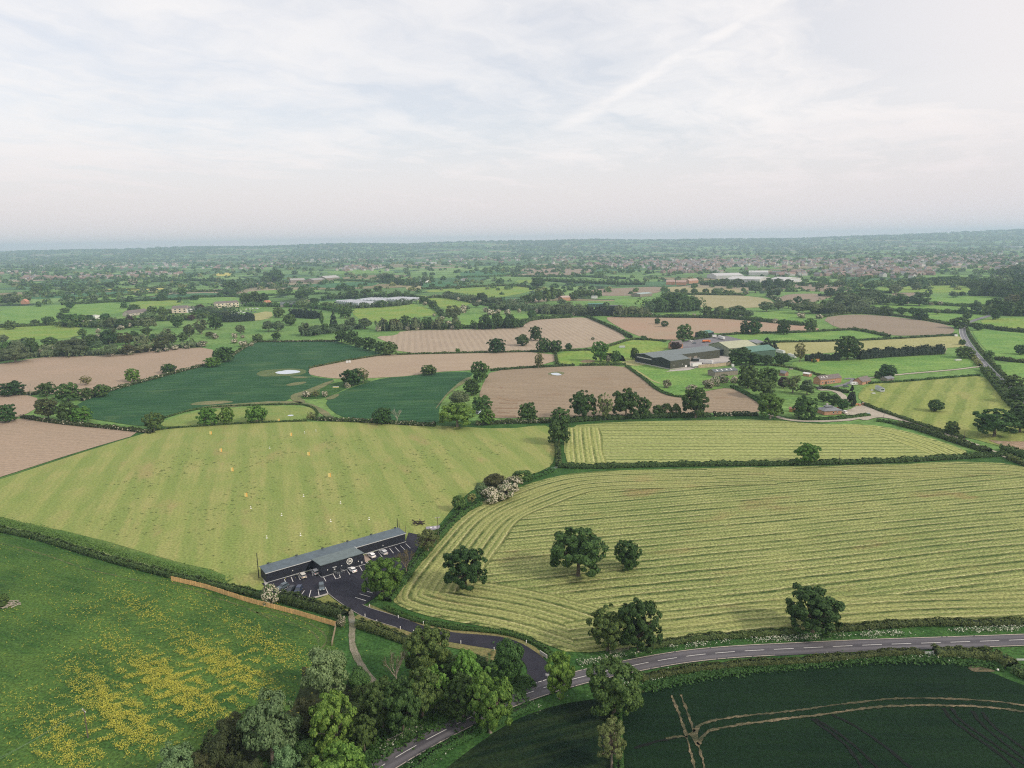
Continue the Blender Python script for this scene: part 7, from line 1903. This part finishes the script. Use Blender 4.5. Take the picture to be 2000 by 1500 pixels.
so, _ = b_('cattle_shed', 'long timber shed with four roof skylights in the barn meadow', (1396, 736), (1441, 732), 11, 4.2, (B_timber, B_shedroof), ridge=1.6, roofs=[(4, .5, 1.2, 2.6), (9.2, .5, 1.2, 2.6), (14.2, .5, 1.2, 2.6), (19.0, .5, 1.2, 2.6)])
b_('farmhouse', 'red brick farmhouse with a steep dark roof behind the twin-span barn', (1314, 682), (1334, 680), 8, 5.2, (B_brick, B_tile), ridge=3.4, windows=[(2, 1, 1, 1.2), (6, 1, 1, 1.2), (2, 3.5, 1, 1), (6, 3.5, 1, 1)], doors=[(4, 1, 2)], chimney=(1.5, 4, .9, 1.2), cat='house')
b_('brick_barn', 'long converted brick barn with brown roof and three skylights', (1602, 752), (1643, 747), 7.5, 4.4, (B_brick, B_tile), ridge=2.6, windows=[(2.5, 1.2, 1, 1.1), (9, 1.2, 1, 1.1), (12, 1.2, .9, 1.2), (14.5, 1.2, .9, 1.1), (16, 1.2, .6, 1.1)], doors=[(5.5, 1, 2.4), (6.9, .8, 2.4)], roofs=[(3, .5, .9, 1.1), (5.5, .5, .9, 1.1), (9, .5, .9, 1.1)], cat='house')
b_('garage', 'open-fronted brick garage with brown roof behind the caravan', (1684, 752), (1701, 748), 8, 2.6, (B_brick, B_tile), ridge=3.0, doors=[(6.5, 1.2, 2.0)])
bo, bl = b_('bungalow', 'hip-roofed brick bungalow with a raised roof lantern by the track', (1610, 811), (1643.5, 809), 9, 2.9, (B_brick, B_slate), roof='hip', ridge=2.3, over=.7, windows=[(6.8, 1.1, .9, .9), (9.6, 1.1, .7, .9)], cat='house')
lt = MB().box(bl * .25, bl * .62, 3.0, 6.2, 4.2, 5.1).build('roof_lantern', B_trimd, bo)
MB().box(bl * .22, bl * .66, 2.7, 6.5, 5.1, 5.25).box(bl * .33, bl * .56, 3.6, 5.6, 5.25, 5.5).build('lantern_roof', B_slate, bo)
MB().box(bl * .42, bl * .52, 6.3, 7.3, 3.0, 6.6).build('chimney', B_conc, bo)
b_('stable', 'little stable with grey roof under the dark round tree', (1733, 745), (1746, 743), 6.5, 2.2, (B_timber, B_slate), ridge=1.3, over=.4, doors=[(3.4, .8, 1.8), (5.2, .8, 1.8)], cat='stable')
b_('field_shelter', 'open orange timber shelter in the rough pasture', (1590, 707), (1600, 706), 3.5, 2.4, (B_orwood, B_orwood), roof='mono', back=2.0, doors=[(3.0, 1.8, 1.9)], cat='shelter')
b_('garden_shed', 'small orange shed beside the broad tree left of the bungalow', (1541, 804), (1553, 805), 3, 2.2, (B_orwood, B_brickd), ridge=.9, cat='shed')
b_('garden_outbuilding', 'dark-roofed outbuilding in the farm garden', (1521, 733), (1533, 735), 5, 2.6, (B_brickd, B_slate), ridge=1.8, cat='shed')
b_('garden_summerhouse', 'white-roofed summerhouse left of the long brick barn', (1568, 734), (1580, 736), 4, 2.4, (B_brick, B_wht), ridge=.8, cat='shed')
# gate piers
for (q, lab) in (((1665, 792), 'left brick pier of the farm gate'), ((1679, 793), 'middle brick pier of the farm gate'), ((1686, 791), 'right brick pier of the farm gate')):
    o = empty('gate_pier', G(*q)); tag(o, lab, 'gate pier'); MB().box(-.9, .9, -.3, .3, 0, 1.7).build('pier', B_brick, o); MB().box(-1.0, 1.0, -.38, .38, 1.7, 1.85).build('coping', B_conc, o)
fence_run('farm_gate', 'orange timber gate between the brick piers', [(1667, 792), (1678, 791)], 1.4, B_orwood, cat='gate')
# trailers, containers, vehicles
def trailer(q, ang, L_, label, h=2.7, w_=2.5, mat=None, dark=False):
    o = empty('container' if dark else 'box_trailer', G(*q), ang); tag(o, label, 'container' if dark else 'trailer')
    z0 = .15 if dark else 1.15
    MB().box(-L_ / 2, L_ / 2, -w_ / 2, w_ / 2, z0, z0 + h).build('box_body', mat or B_wht, o)
    MB().box(-L_ / 2 + .02, L_ / 2 - .02, -w_ / 2 - .04, w_ / 2 + .04, z0 + h, z0 + h + .06).build('roof_rail', B_trim, o)
    if not dark:
        MB().box(-L_ / 2 + .2, L_ / 2 - .2, -w_ * .35, w_ * .35, .8, 1.14).build('chassis', M_tyre, o)
        for x in (-L_ / 2 + 1.5, -L_ / 2 + 2.7, L_ / 2 - 2.2):
            for y in (-1, 1): MB().tube((x, y * 1.0, .5), (x, y * 1.25, .5), .5, .5, 12).build('wheel', M_tyre, o)
    return o
trailer((1379, 711), aim((1366, 709), (1394, 711.5)), 13.6, 'long white box trailer between the fence and the barn', 3.0)
trailer((1360, 717), aim((1348, 719), (1372, 716)), 11.5, 'white box trailer nearest the fence corner', 2.9)
trailer((1360, 706), math.radians(2), 7, 'dark container behind the long white trailer', 3.2, 2.6, B_black, True)
trailer((1409, 663), aim((1400, 658), (1418, 664)), 16, 'white trailer alone at the back of the yard', 2.9)
trailer((1395, 660), math.radians(0), 5, 'white van body by the small dark barn', 2.7)
trailer((1524, 691), aim((1514, 688), (1534, 693)), 13.6, 'white trailer right of the green barn, upper one', 3.0)
trailer((1547, 699), aim((1536, 696), (1557, 701)), 12, 'white trailer right of the green barn, lower one', 2.6)
def lorry(q, ang, label):
    o = empty('lorry', G(*q), ang); tag(o, label, 'lorry')
    MB().prism([(3.0, .6), (5.0, .6), (5.05, 1.9), (4.7, 3.0), (3.0, 3.1)], -1.2, 1.2).build('cab', B_orange, o)
    MB().prism([(4.78, 1.95), (5.09, 1.95), (4.8, 2.85), (4.6, 2.85)], -1.1, 1.1).build('windscreen', B_glass, o)
    MB().tube((-4.5, 0, 2.1), (2.6, 0, 2.1), 1.15, 1.15, 14).build('tank', B_orange, o)
    MB().box(-4.6, 4.6, -.5, .5, .7, 1.0).build('chassis', M_tyre, o)
    for x in (-3.8, -2.6, 3.9):
        for y in (-1, 1): MB().tube((x, y * .9, .5), (x, y * 1.2, .5), .5, .5, 12).build('wheel', M_tyre, o)
lorry((1379, 669), math.radians(8), 'orange tanker lorry parked in the farmyard')
def caravan(q, ang, L_, label, static=False):
    o = empty('static_caravan' if static else 'touring_caravan', G(*q), ang); tag(o, label, 'caravan')
    w_ = 1.6 if static else 1.1; h = 2.5
    if static:
        MB().box(-L_ / 2, L_ / 2, -w_, w_, .5, .5 + h).build('body', plain('pale_caravan_wall', (.62, .66, .66), .5, var=.05), o)
        MB().prism([(-w_ - .1, 3.0), (w_ + .1, 3.0), (0, 3.5)], -L_ / 2 - .1, L_ / 2 + .1).build('roof', B_slate, o)
        r_ = o.children[1]; 
        for v_ in r_.data.vertices: v_.co = (v_.co.y, v_.co.x, v_.co.z)
        r_.data.flip_normals()
        MB().box(-L_ / 2 + .1, L_ / 2 - .1, -w_ + .1, w_ - .1, .02, .5).build('skirt', B_conc, o)
    else:
        MB().prism([(-L_ / 2, .5), (L_ / 2, .5), (L_ / 2 + .1, 1.3), (L_ / 2 - .5, 2.5), (-L_ / 2 + .4, 2.6), (-L_ / 2 - .1, 1.4)], -w_, w_).build('body', B_wht, o)
        for y in (-1, 1): MB().tube((0, y * .9, .35), (0, y * 1.15, .35), .34, .34, 12).build('wheel', M_tyre, o)
        MB().tube((L_ / 2, 0, .5), (L_ / 2 + 1.3, 0, .45), .05, .05).build('towbar', M_tyre, o)
    for x in (-L_ * .3, -L_ * .1, L_ * .2, L_ * .4):
        MB().box(x - .4, x + .4, -w_ - .03, -w_ + .02, 1.4, 2.2).build('window', B_glass, o)
    if static: MB().box(L_ / 2 - .02, L_ / 2 + .03, -1.2, 1.2, 1.3, 2.4).build('end_window', B_glass, o)
caravan((1718, 763), aim((1706, 759), (1723, 767)), 10.5, 'pale static caravan in the corner of the mown field', True)
caravan((1668, 752), math.radians(12), 6, 'white touring caravan before the brick garage')
def small_thing(name, label, q, dims, mat, cat, rz_=0.0):
    o = empty(name, G(*q), rz_); tag(o, label, cat)
    x, y, z = dims
    MB().box(-x / 2, x / 2, -y / 2, y / 2, .15, z).build('body', mat, o); MB().box(-x / 2 - .05, x / 2 + .05, -y / 2 - .05, y / 2 + .05, z, z + .06).build('lid', B_trim, o)
    MB().box(-x / 2 + .1, x / 2 - .1, -y / 2 + .1, y / 2 - .1, 0, .15).build('feet', M_tyre, o)
small_thing('skip', 'small blue skip at the garden hedge\'s end', (1695, 810), (1.8, 1.4, 1.2), plain('blue_paint', (.16, .32, .48), .5), 'skip')
small_thing('garden_table', 'white garden furniture left of the static caravan, lower', (1706, 769), (2.6, 1.2, .7), B_wht, 'table')
small_thing('garden_table', 'white garden furniture left of the static caravan, upper', (1703, 763), (1.6, 1.2, .7), B_wht, 'table')
small_thing('farm_trailer', 'white low trailer in the pasture by the conifer hedge\'s end', (1871, 704), (5.5, 2.4, 1.2), B_wht, 'trailer', .1)
small_thing('white_bales', 'left wrapped white bale in the ploughed field', (678, 709), (1.8, 1.8, 2.4), B_wht, 'bale')
small_thing('white_bales', 'right wrapped white bale in the ploughed field', (683, 708.5), (1.8, 1.8, 2.4), B_wht, 'bale')
small_thing('farm_trailer', 'small grey and white trailer in the paddock right of the tall light tree', (1215, 679), (6.5, 2.4, 2.0), B_trim, 'trailer')
small_thing('roadside_box', 'white box beside the far road', (1867, 657), (3.0, 2.0, 2.4), B_wht, 'box')
small_thing('garden_bench', 'pale bench on the farm garden lawn', (1545, 722), (3.5, 1.2, .8), B_palewood, 'bench')
small_thing('water_tank', 'white water tank beside the timber fence end', (1431, 716), (2.2, 2.2, 2.4), B_wht, 'tank')
small_thing('yellow_feeder', 'yellow feeder in the rough island beside the wheat', (656, 757), (5.0, 1.6, .8), B_yel, 'feeder')

# --- valley buildings
b_('cream_hotel', 'cream hotel with red-brown roof in the left valley', (336, 612), (365, 611), 26, 9, (plain('cream_render', (.62, .52, .42), .8), B_tile), ridge=4, windows=[(6 + k * 8, 2, 3, 2) for k in range(5)] + [(6 + k * 8, 6, 3, 2) for k in range(5)], cat='hotel')
b_('cream_hotel_wing', 'white-fronted right wing of the cream hotel', (365, 611), (384, 609), 20, 8, (B_wht, B_tile), ridge=3, windows=[(5 + k * 8, 3, 4, 2) for k in range(3)], cat='hotel')
b_('cream_block', 'cream two-storey block with a row of small gables', (423, 602), (467, 599), 18, 9, (plain('cream_render_block', (.66, .57, .44), .8), B_tile), ridge=3.5, windows=[(5 + k * 7.5, 2, 3, 2) for k in range(8)] + [(5 + k * 7.5, 6, 3, 2) for k in range(8)], cat='building')
b_('dark_roofed_wing', 'long dark-roofed range left of the hotel', (252, 618), (290, 613), 14, 5, (plain('wing_wall', (.45, .40, .35), .8), B_tile), ridge=5, windows=[(10 + k * 9, 2, 3, 1.6) for k in range(6)], cat='building')
b_('white_block', 'white low building among the trees, lower left one', (163, 634), (186, 632), 16, 5, (B_wht, plain('pale_roof', (.50, .44, .38), .7)), roof='flat', cat='building')
b_('white_block', 'white low building among the trees, upper one', (186, 623), (196, 622), 14, 6, (B_wht, plain('pale_roof_two', (.60, .58, .55), .7)), roof='flat', cat='building')
b_('white_annexe', 'white annexe just left of the hotel', (324, 612), (337, 611), 14, 5, (B_wht, B_slate), ridge=2, cat='building')
b_('valley_cottage', 'red cottage in the trees right of the cream block', (520, 598), (531, 597), 12, 6, (B_brick, plain('orange_tiles', (.48, .22, .14), .8)), ridge=5, cat='house')
b_('dark_bungalow', 'long dark-roofed house behind the tall pale willow', (548, 600), (578, 599), 14, 5, (plain('grey_wall', (.35, .33, .30), .8), B_shedroof), ridge=5, windows=[(8 + k * 8, 1.5, 3, 2) for k in range(5)], doors=[(20, 3, 3)], cat='house')
M_glassh = plain('greenhouse_glass', (.36, .38, .42), .3, var=.25, sc=.05, spec=.6)
def glasshouse(label, a, b, depth):
    A_, B_ = G(*a), G(*b); d = B_ - A_; L_ = d.length; n = max(3, int(L_ / 9))
    o = empty('glasshouse', A_, math.atan2(d.y, d.x)); tag(o, label, 'glasshouse')
    m_ = MB()
    w_ = L_ / n
    for k in range(n): m_.prism([(k * w_ + .05, 4), ((k + .5) * w_, 6.2), ((k + 1) * w_ - .05, 4)], 0, depth)
    m_.build('roof', M_glassh, o)
    MB().box(0, L_, 0, depth, 0, 3.98).build('wall', M_glassh, o)
glasshouse('left block of pale glasshouses in the valley', (655, 592), (700, 597), 38)
glasshouse('middle block of pale glasshouses in the valley', (693, 590), (742, 591), 60)
glasshouse('right block of pale glasshouses in the valley', (742, 588), (783, 590), 60)
b_('farm_sheds_far', 'far farm shed with pale roof in the hazy centre left', (568, 552), (596, 551), 40, 8, (B_timber, plain('fibre_roof', (.36, .35, .32), .8)), ridge=5, cat='barn')
b_('farm_sheds_far', 'far farm shed next to the hazy left one', (613, 552), (636, 550), 40, 8, (B_timber, plain('fibre_roof_two', (.32, .31, .30), .8)), ridge=5, cat='barn')
b_('farm_sheds_far', 'far white-gabled shed at the right of the hazy farm', (637, 549), (664, 547), 40, 10, (B_timber, plain('fibre_roof_three', (.42, .41, .40), .8)), ridge=7, cat='barn')
Wroof = plain('white_factory_roof', (.52, .51, .50), .6, var=.06, sc=.02)
Wwall = plain('factory_wall', (.50, .49, .48), .7)
b_('white_factory', 'largest white-roofed factory on the near side of the town', (1419, 551), (1484, 552), 120, 9, (Wwall, Wroof), ridge=5, cat='factory')
b_('white_factory', 'long factory at the left end of the white-roofed row', (1399, 545), (1452, 544), 90, 10, (Wwall, Wroof), ridge=6, cat='factory')
b_('white_factory', 'thin white factory behind the largest one', (1462, 538), (1500, 538), 110, 10, (Wwall, Wroof), ridge=4, cat='factory')
b_('white_factory', 'white factory at the right end of the row', (1502, 551), (1534, 552), 90, 9, (Wwall, Wroof), ridge=4, cat='factory')
b_('white_factory', 'lowest right white shed of the town\'s factory row', (1540, 556), (1566, 553), 70, 8, (Wwall, Wroof), ridge=3, cat='factory')
b_('green_silage_barn', 'long green container row by the dark conifer screen', (1148, 600), (1181, 600), 14, 6, (B_greenwall, plain('bright_green_panel', (.05, .22, .15), .5)), roof='flat', cat='building')
b_('dark_tank_shed', 'long dark roofed store right of the green row', (1183, 601), (1214, 601), 10, 4, (B_black, B_slate), roof='flat', cat='building')
b_('works_building', 'pink brick works building above the woodland strip', (1098, 588), (1114, 587), 16, 7, (B_brick, plain('pink_roof', (.46, .34, .30), .8)), ridge=3, cat='building')
b_('works_building', 'white works shed left of the round trees', (1155, 583), (1166, 583), 10, 5, (B_wht, Wroof), roof='flat', cat='building')
b_('works_tanks', 'long grey filter bed wall in the woodland strip', (1020, 594), (1072, 588), 22, 1.5, (B_timber, M_pl9), roof='flat', cat='building')
b_('scrapyard_shed', 'pale-roofed shed in the scrapyard behind the farm', (1250, 580), (1274, 578), 26, 6, (B_timber, plain('mint_roof', (.34, .42, .40), .7)), ridge=2, cat='building')
b_('brick_terrace', 'pink brick terrace at the edge of the town, left one', (1301, 556), (1318, 556), 14, 8, (B_brick, plain('pink_tiles', (.42, .30, .26), .8)), ridge=5, cat='house')
b_('brick_terrace', 'pink brick terrace at the edge of the town, middle one', (1320, 557), (1340, 557), 14, 8, (B_brick, plain('pink_tiles_b', (.40, .28, .24), .8)), ridge=5, cat='house')
b_('brick_terrace', 'pink brick terrace at the edge of the town, right one', (1346, 554), (1364, 553), 14, 8, (B_brick, plain('pink_tiles_c', (.44, .33, .28), .8)), ridge=5, cat='house')
b_('far_cottage', 'tiny orange-roofed cottage in the hazy left fields', (52, 594), (58, 593), 12, 6, (B_brick, plain('orange_roof', (.52, .24, .16), .8)), ridge=5, cat='house')
b_('far_white_house', 'white house among the trees above the valley pastures', (826, 552), (838, 551), 16, 6, (B_wht, B_tile), ridge=4, cat='house')
b_('far_white_house', 'white house beside the dark tree above the valley pasture', (906, 550), (916, 549), 14, 6, (B_wht, B_tile), ridge=4, cat='house')

# parked caravans and cars at the hotel: a row of small pale vehicles
mesh_car = bpy.data.meshes.new('car'); cb = MB(); bb, gg, ww, hh_ = car_proto('hatch')
cb.add(bb.v, bb.f, 0); cb.add(gg.v, gg.f, 1); mesh_car.from_pydata(cb.v, [], cb.f); mesh_car.materials.append(C_white); mesh_car.materials.append(B_glass); mesh_car.polygons.foreach_set('material_index', cb.m)
mesh_car2 = mesh_car.copy(); mesh_car2.materials[0] = C_slate
for k in range(26):
    q = (428 + k * 3.0 + rnd.uniform(-1, 1), 611.5 - k * .22 + rnd.choice((-3.0, 0, 3)))
    o = link('parked_car', mesh_car if rnd.random() < .7 else mesh_car2); o.location = G(*q, .05); o.rotation_euler = (0, 0, rnd.uniform(0, 6)); o.scale = (1.15,) * 3
    tag(o, 'tiny parked car in the hotel car park below the cream block', 'car', 'cars in the hotel car park')

# --- towns: gabled houses, the nearest as things, the rest one mass
T_wall = [plain('town_brick', (.22, .16, .14), .8), plain('town_render', (.42, .40, .37), .8), plain('town_orange_brick', (.27, .20, .165), .8), plain('town_white', (.50, .49, .47), .8)]
T_roof = [plain('town_tile', (.20, .14, .12), .8), plain('town_slate', (.20, .19, .20), .7), plain('town_orange_tile', (.27, .18, .15), .8), plain('town_brown_tile', (.24, .19, .16), .8)]
def house_geo(L_, D_, h, r):
    v = [(-L_, -D_, 0), (L_, -D_, 0), (L_, D_, 0), (-L_, D_, 0), (-L_, -D_, h), (L_, -D_, h), (L_, D_, h), (-L_, D_, h), (-L_, 0, h + r), (L_, 0, h + r)]
    f = [(0, 1, 5, 4), (1, 2, 6, 9, 5), (2, 3, 7, 6), (3, 0, 4, 8, 7), (4, 5, 9, 8), (6, 7, 8, 9)]
    return v, f, [0, 0, 0, 0, 1, 1]
HM = []
for k in range(8):
    v, f, m_ = house_geo(5.5 + (k % 3) * 2.2, 4.2, 5.4, 3.4 + (k % 2) * .8)
    hm = bpy.data.meshes.new('house'); hm.from_pydata([tuple(q) for q in v], [], f); hm.materials.append(T_wall[k % 4]); hm.materials.append(T_roof[(k * 3 + k // 4) % 4]); hm.polygons.foreach_set('material_index', m_); HM.append(hm)
TOWNS = [  # centre px, py, half width, half height, count as things, label
 (30, 534, 40, 3, 14, 'small house in the village at the picture\'s left edge'), (90, 544, 52, 3.5, 34, 'small pale-roofed house in the left village'), (210, 542, 50, 3.2, 34, 'small house in the left village, beyond the yellow strip'),
 (300, 535, 52, 2.6, 34, 'small house at the right end of the left village'), (470, 523, 50, 3, 22, 'tiny house in the hazy village above the teal fields'), (545, 516, 36, 2.5, 16, 'tiny house near the long pale roof in the haze'), (700, 524, 36, 5, 40, 'small pinkish house in the village at centre left'),
 (1170, 518, 34, 3, 20, 'small house right of the far stubble field'), (1240, 518, 50, 7, 34, 'small house at the left end of the town'), (1350, 527, 60, 7, 64, 'small house in the town left of the poplars'), (1690, 530, 75, 11, 110, 'small brick house in the middle of the right-hand town'),
 (1790, 533, 26, 5, 20, 'small house beside the right-hand wood'), (1545, 535, 36, 4, 24, 'orange brick house behind the white factories'), (1975, 528, 30, 7, 34, 'red-roofed house at the picture\'s right edge')]
for (cx, cy, hw, hh2, n, lab) in TOWNS:
    for k in range(int(n * .52)):
        x = cx + rnd.uniform(-hw, hw); y = cy + rnd.uniform(-hh2, hh2)
        o = link('house', HM[rnd.randrange(8)]); p = G(x, y); o.location = p; o.rotation_euler = (0, 0, rnd.choice((0, .2, 1.5, 1.2, -.4)) + rnd.uniform(-.2, .2)); s_ = rnd.uniform(.9, 1.3); o.scale = (s_, s_, s_)
        tag(o, lab, 'house', 'houses: ' + lab.replace('small ', '').replace('tiny ', ''))
V_, F_l, MI = [], [], []
mbt = MB()
SP = [(c[0], c[1], c[2] * 1.1, c[3] * 1.2, int(c[4] * .8)) for c in TOWNS] + [(1450, 513, 200, 9, 240), (1750, 513, 240, 10, 190), (1900, 507, 100, 14, 120), (1000, 508, 250, 7, 70), (250, 520, 260, 6, 80), (600, 508, 150, 5, 70), (1350, 515, 120, 6, 160), (1150, 505, 100, 5, 60)]
for (cx, cy, hw, hh2, n) in SP:
    for k in range(n):
        x = cx + rnd.gauss(0, .5) * hw; y = cy + rnd.gauss(0, .5) * hh2
        if y < 490 - .016 * x + 10: continue
        p = G(x, y); v, f, m_ = house_geo(rnd.uniform(5, 10), rnd.uniform(4, 5.5), 5.6, 3.6)
        R_ = Matrix.Rotation(rnd.uniform(0, 3.1), 3, 'Z'); s_ = rnd.uniform(.9, 1.5); z0 = float(hz(p.x, p.y)); a = rnd.randrange(4); b2 = rnd.randrange(4)
        b0 = len(mbt.v); mbt.v += [tuple(R_ @ (Vector(q) * s_) + Vector((p.x, p.y, z0))) for q in v]; mbt.f += [tuple(i + b0 for i in ff) for ff in f]; mbt.m += [a if q == 0 else 4 + b2 for q in m_]
o = mbt.build('distant_houses', T_wall + T_roof); tag(o, 'countless hazy roofs of the towns towards the horizon', 'houses', kind='stuff')
# a few long pale roofs far away
for (x0, x1, y, lab) in [(575, 605, 513.5, 'long pale factory roof above the teal fields'), (808, 842, 515.5, 'long pale roof in the hazy centre'), (1420, 1440, 483, 'far pale roof near the horizon above the factories'), (1780, 1820, 484.5, 'far pale roof near the horizon at right'), (1950, 1990, 484, 'far pale roof near the right edge of the horizon'), (76, 92, 508, 'far pale roof near the left edge'), (640, 662, 491, 'far pale roof under the hills at centre left')]:
    A_, B_ = G(x0, y), G(x1, y); z0 = float(hz(A_.x, A_.y)); A_.z = B_.z = z0
    building('far_warehouse', lab, A_, B_, 60, 9, (Wwall, Wroof), roof='flat', over=1, cat='warehouse')

# ------------------------------------------------------------------ haze
hm, ht, hb_ = new_mat('haze')
ht.n.remove(hb_)
pv = ht.n.new('ShaderNodeVolumePrincipled')
pv.inputs['Color'].default_value = (.62, .80, 1.0, 1)
pv.inputs['Density'].default_value = 9.5e-5
pv.inputs['Anisotropy'].default_value = .2
ht.l.new(pv.outputs[0], ht.n['Material Output'].inputs['Volume'])
ho = MB().box(-19000, 19000, -1600, 16200, -2.5, 262).build('haze', hm)
tag(ho, 'thin blue-grey haze lying over the whole countryside', 'haze', kind='stuff')
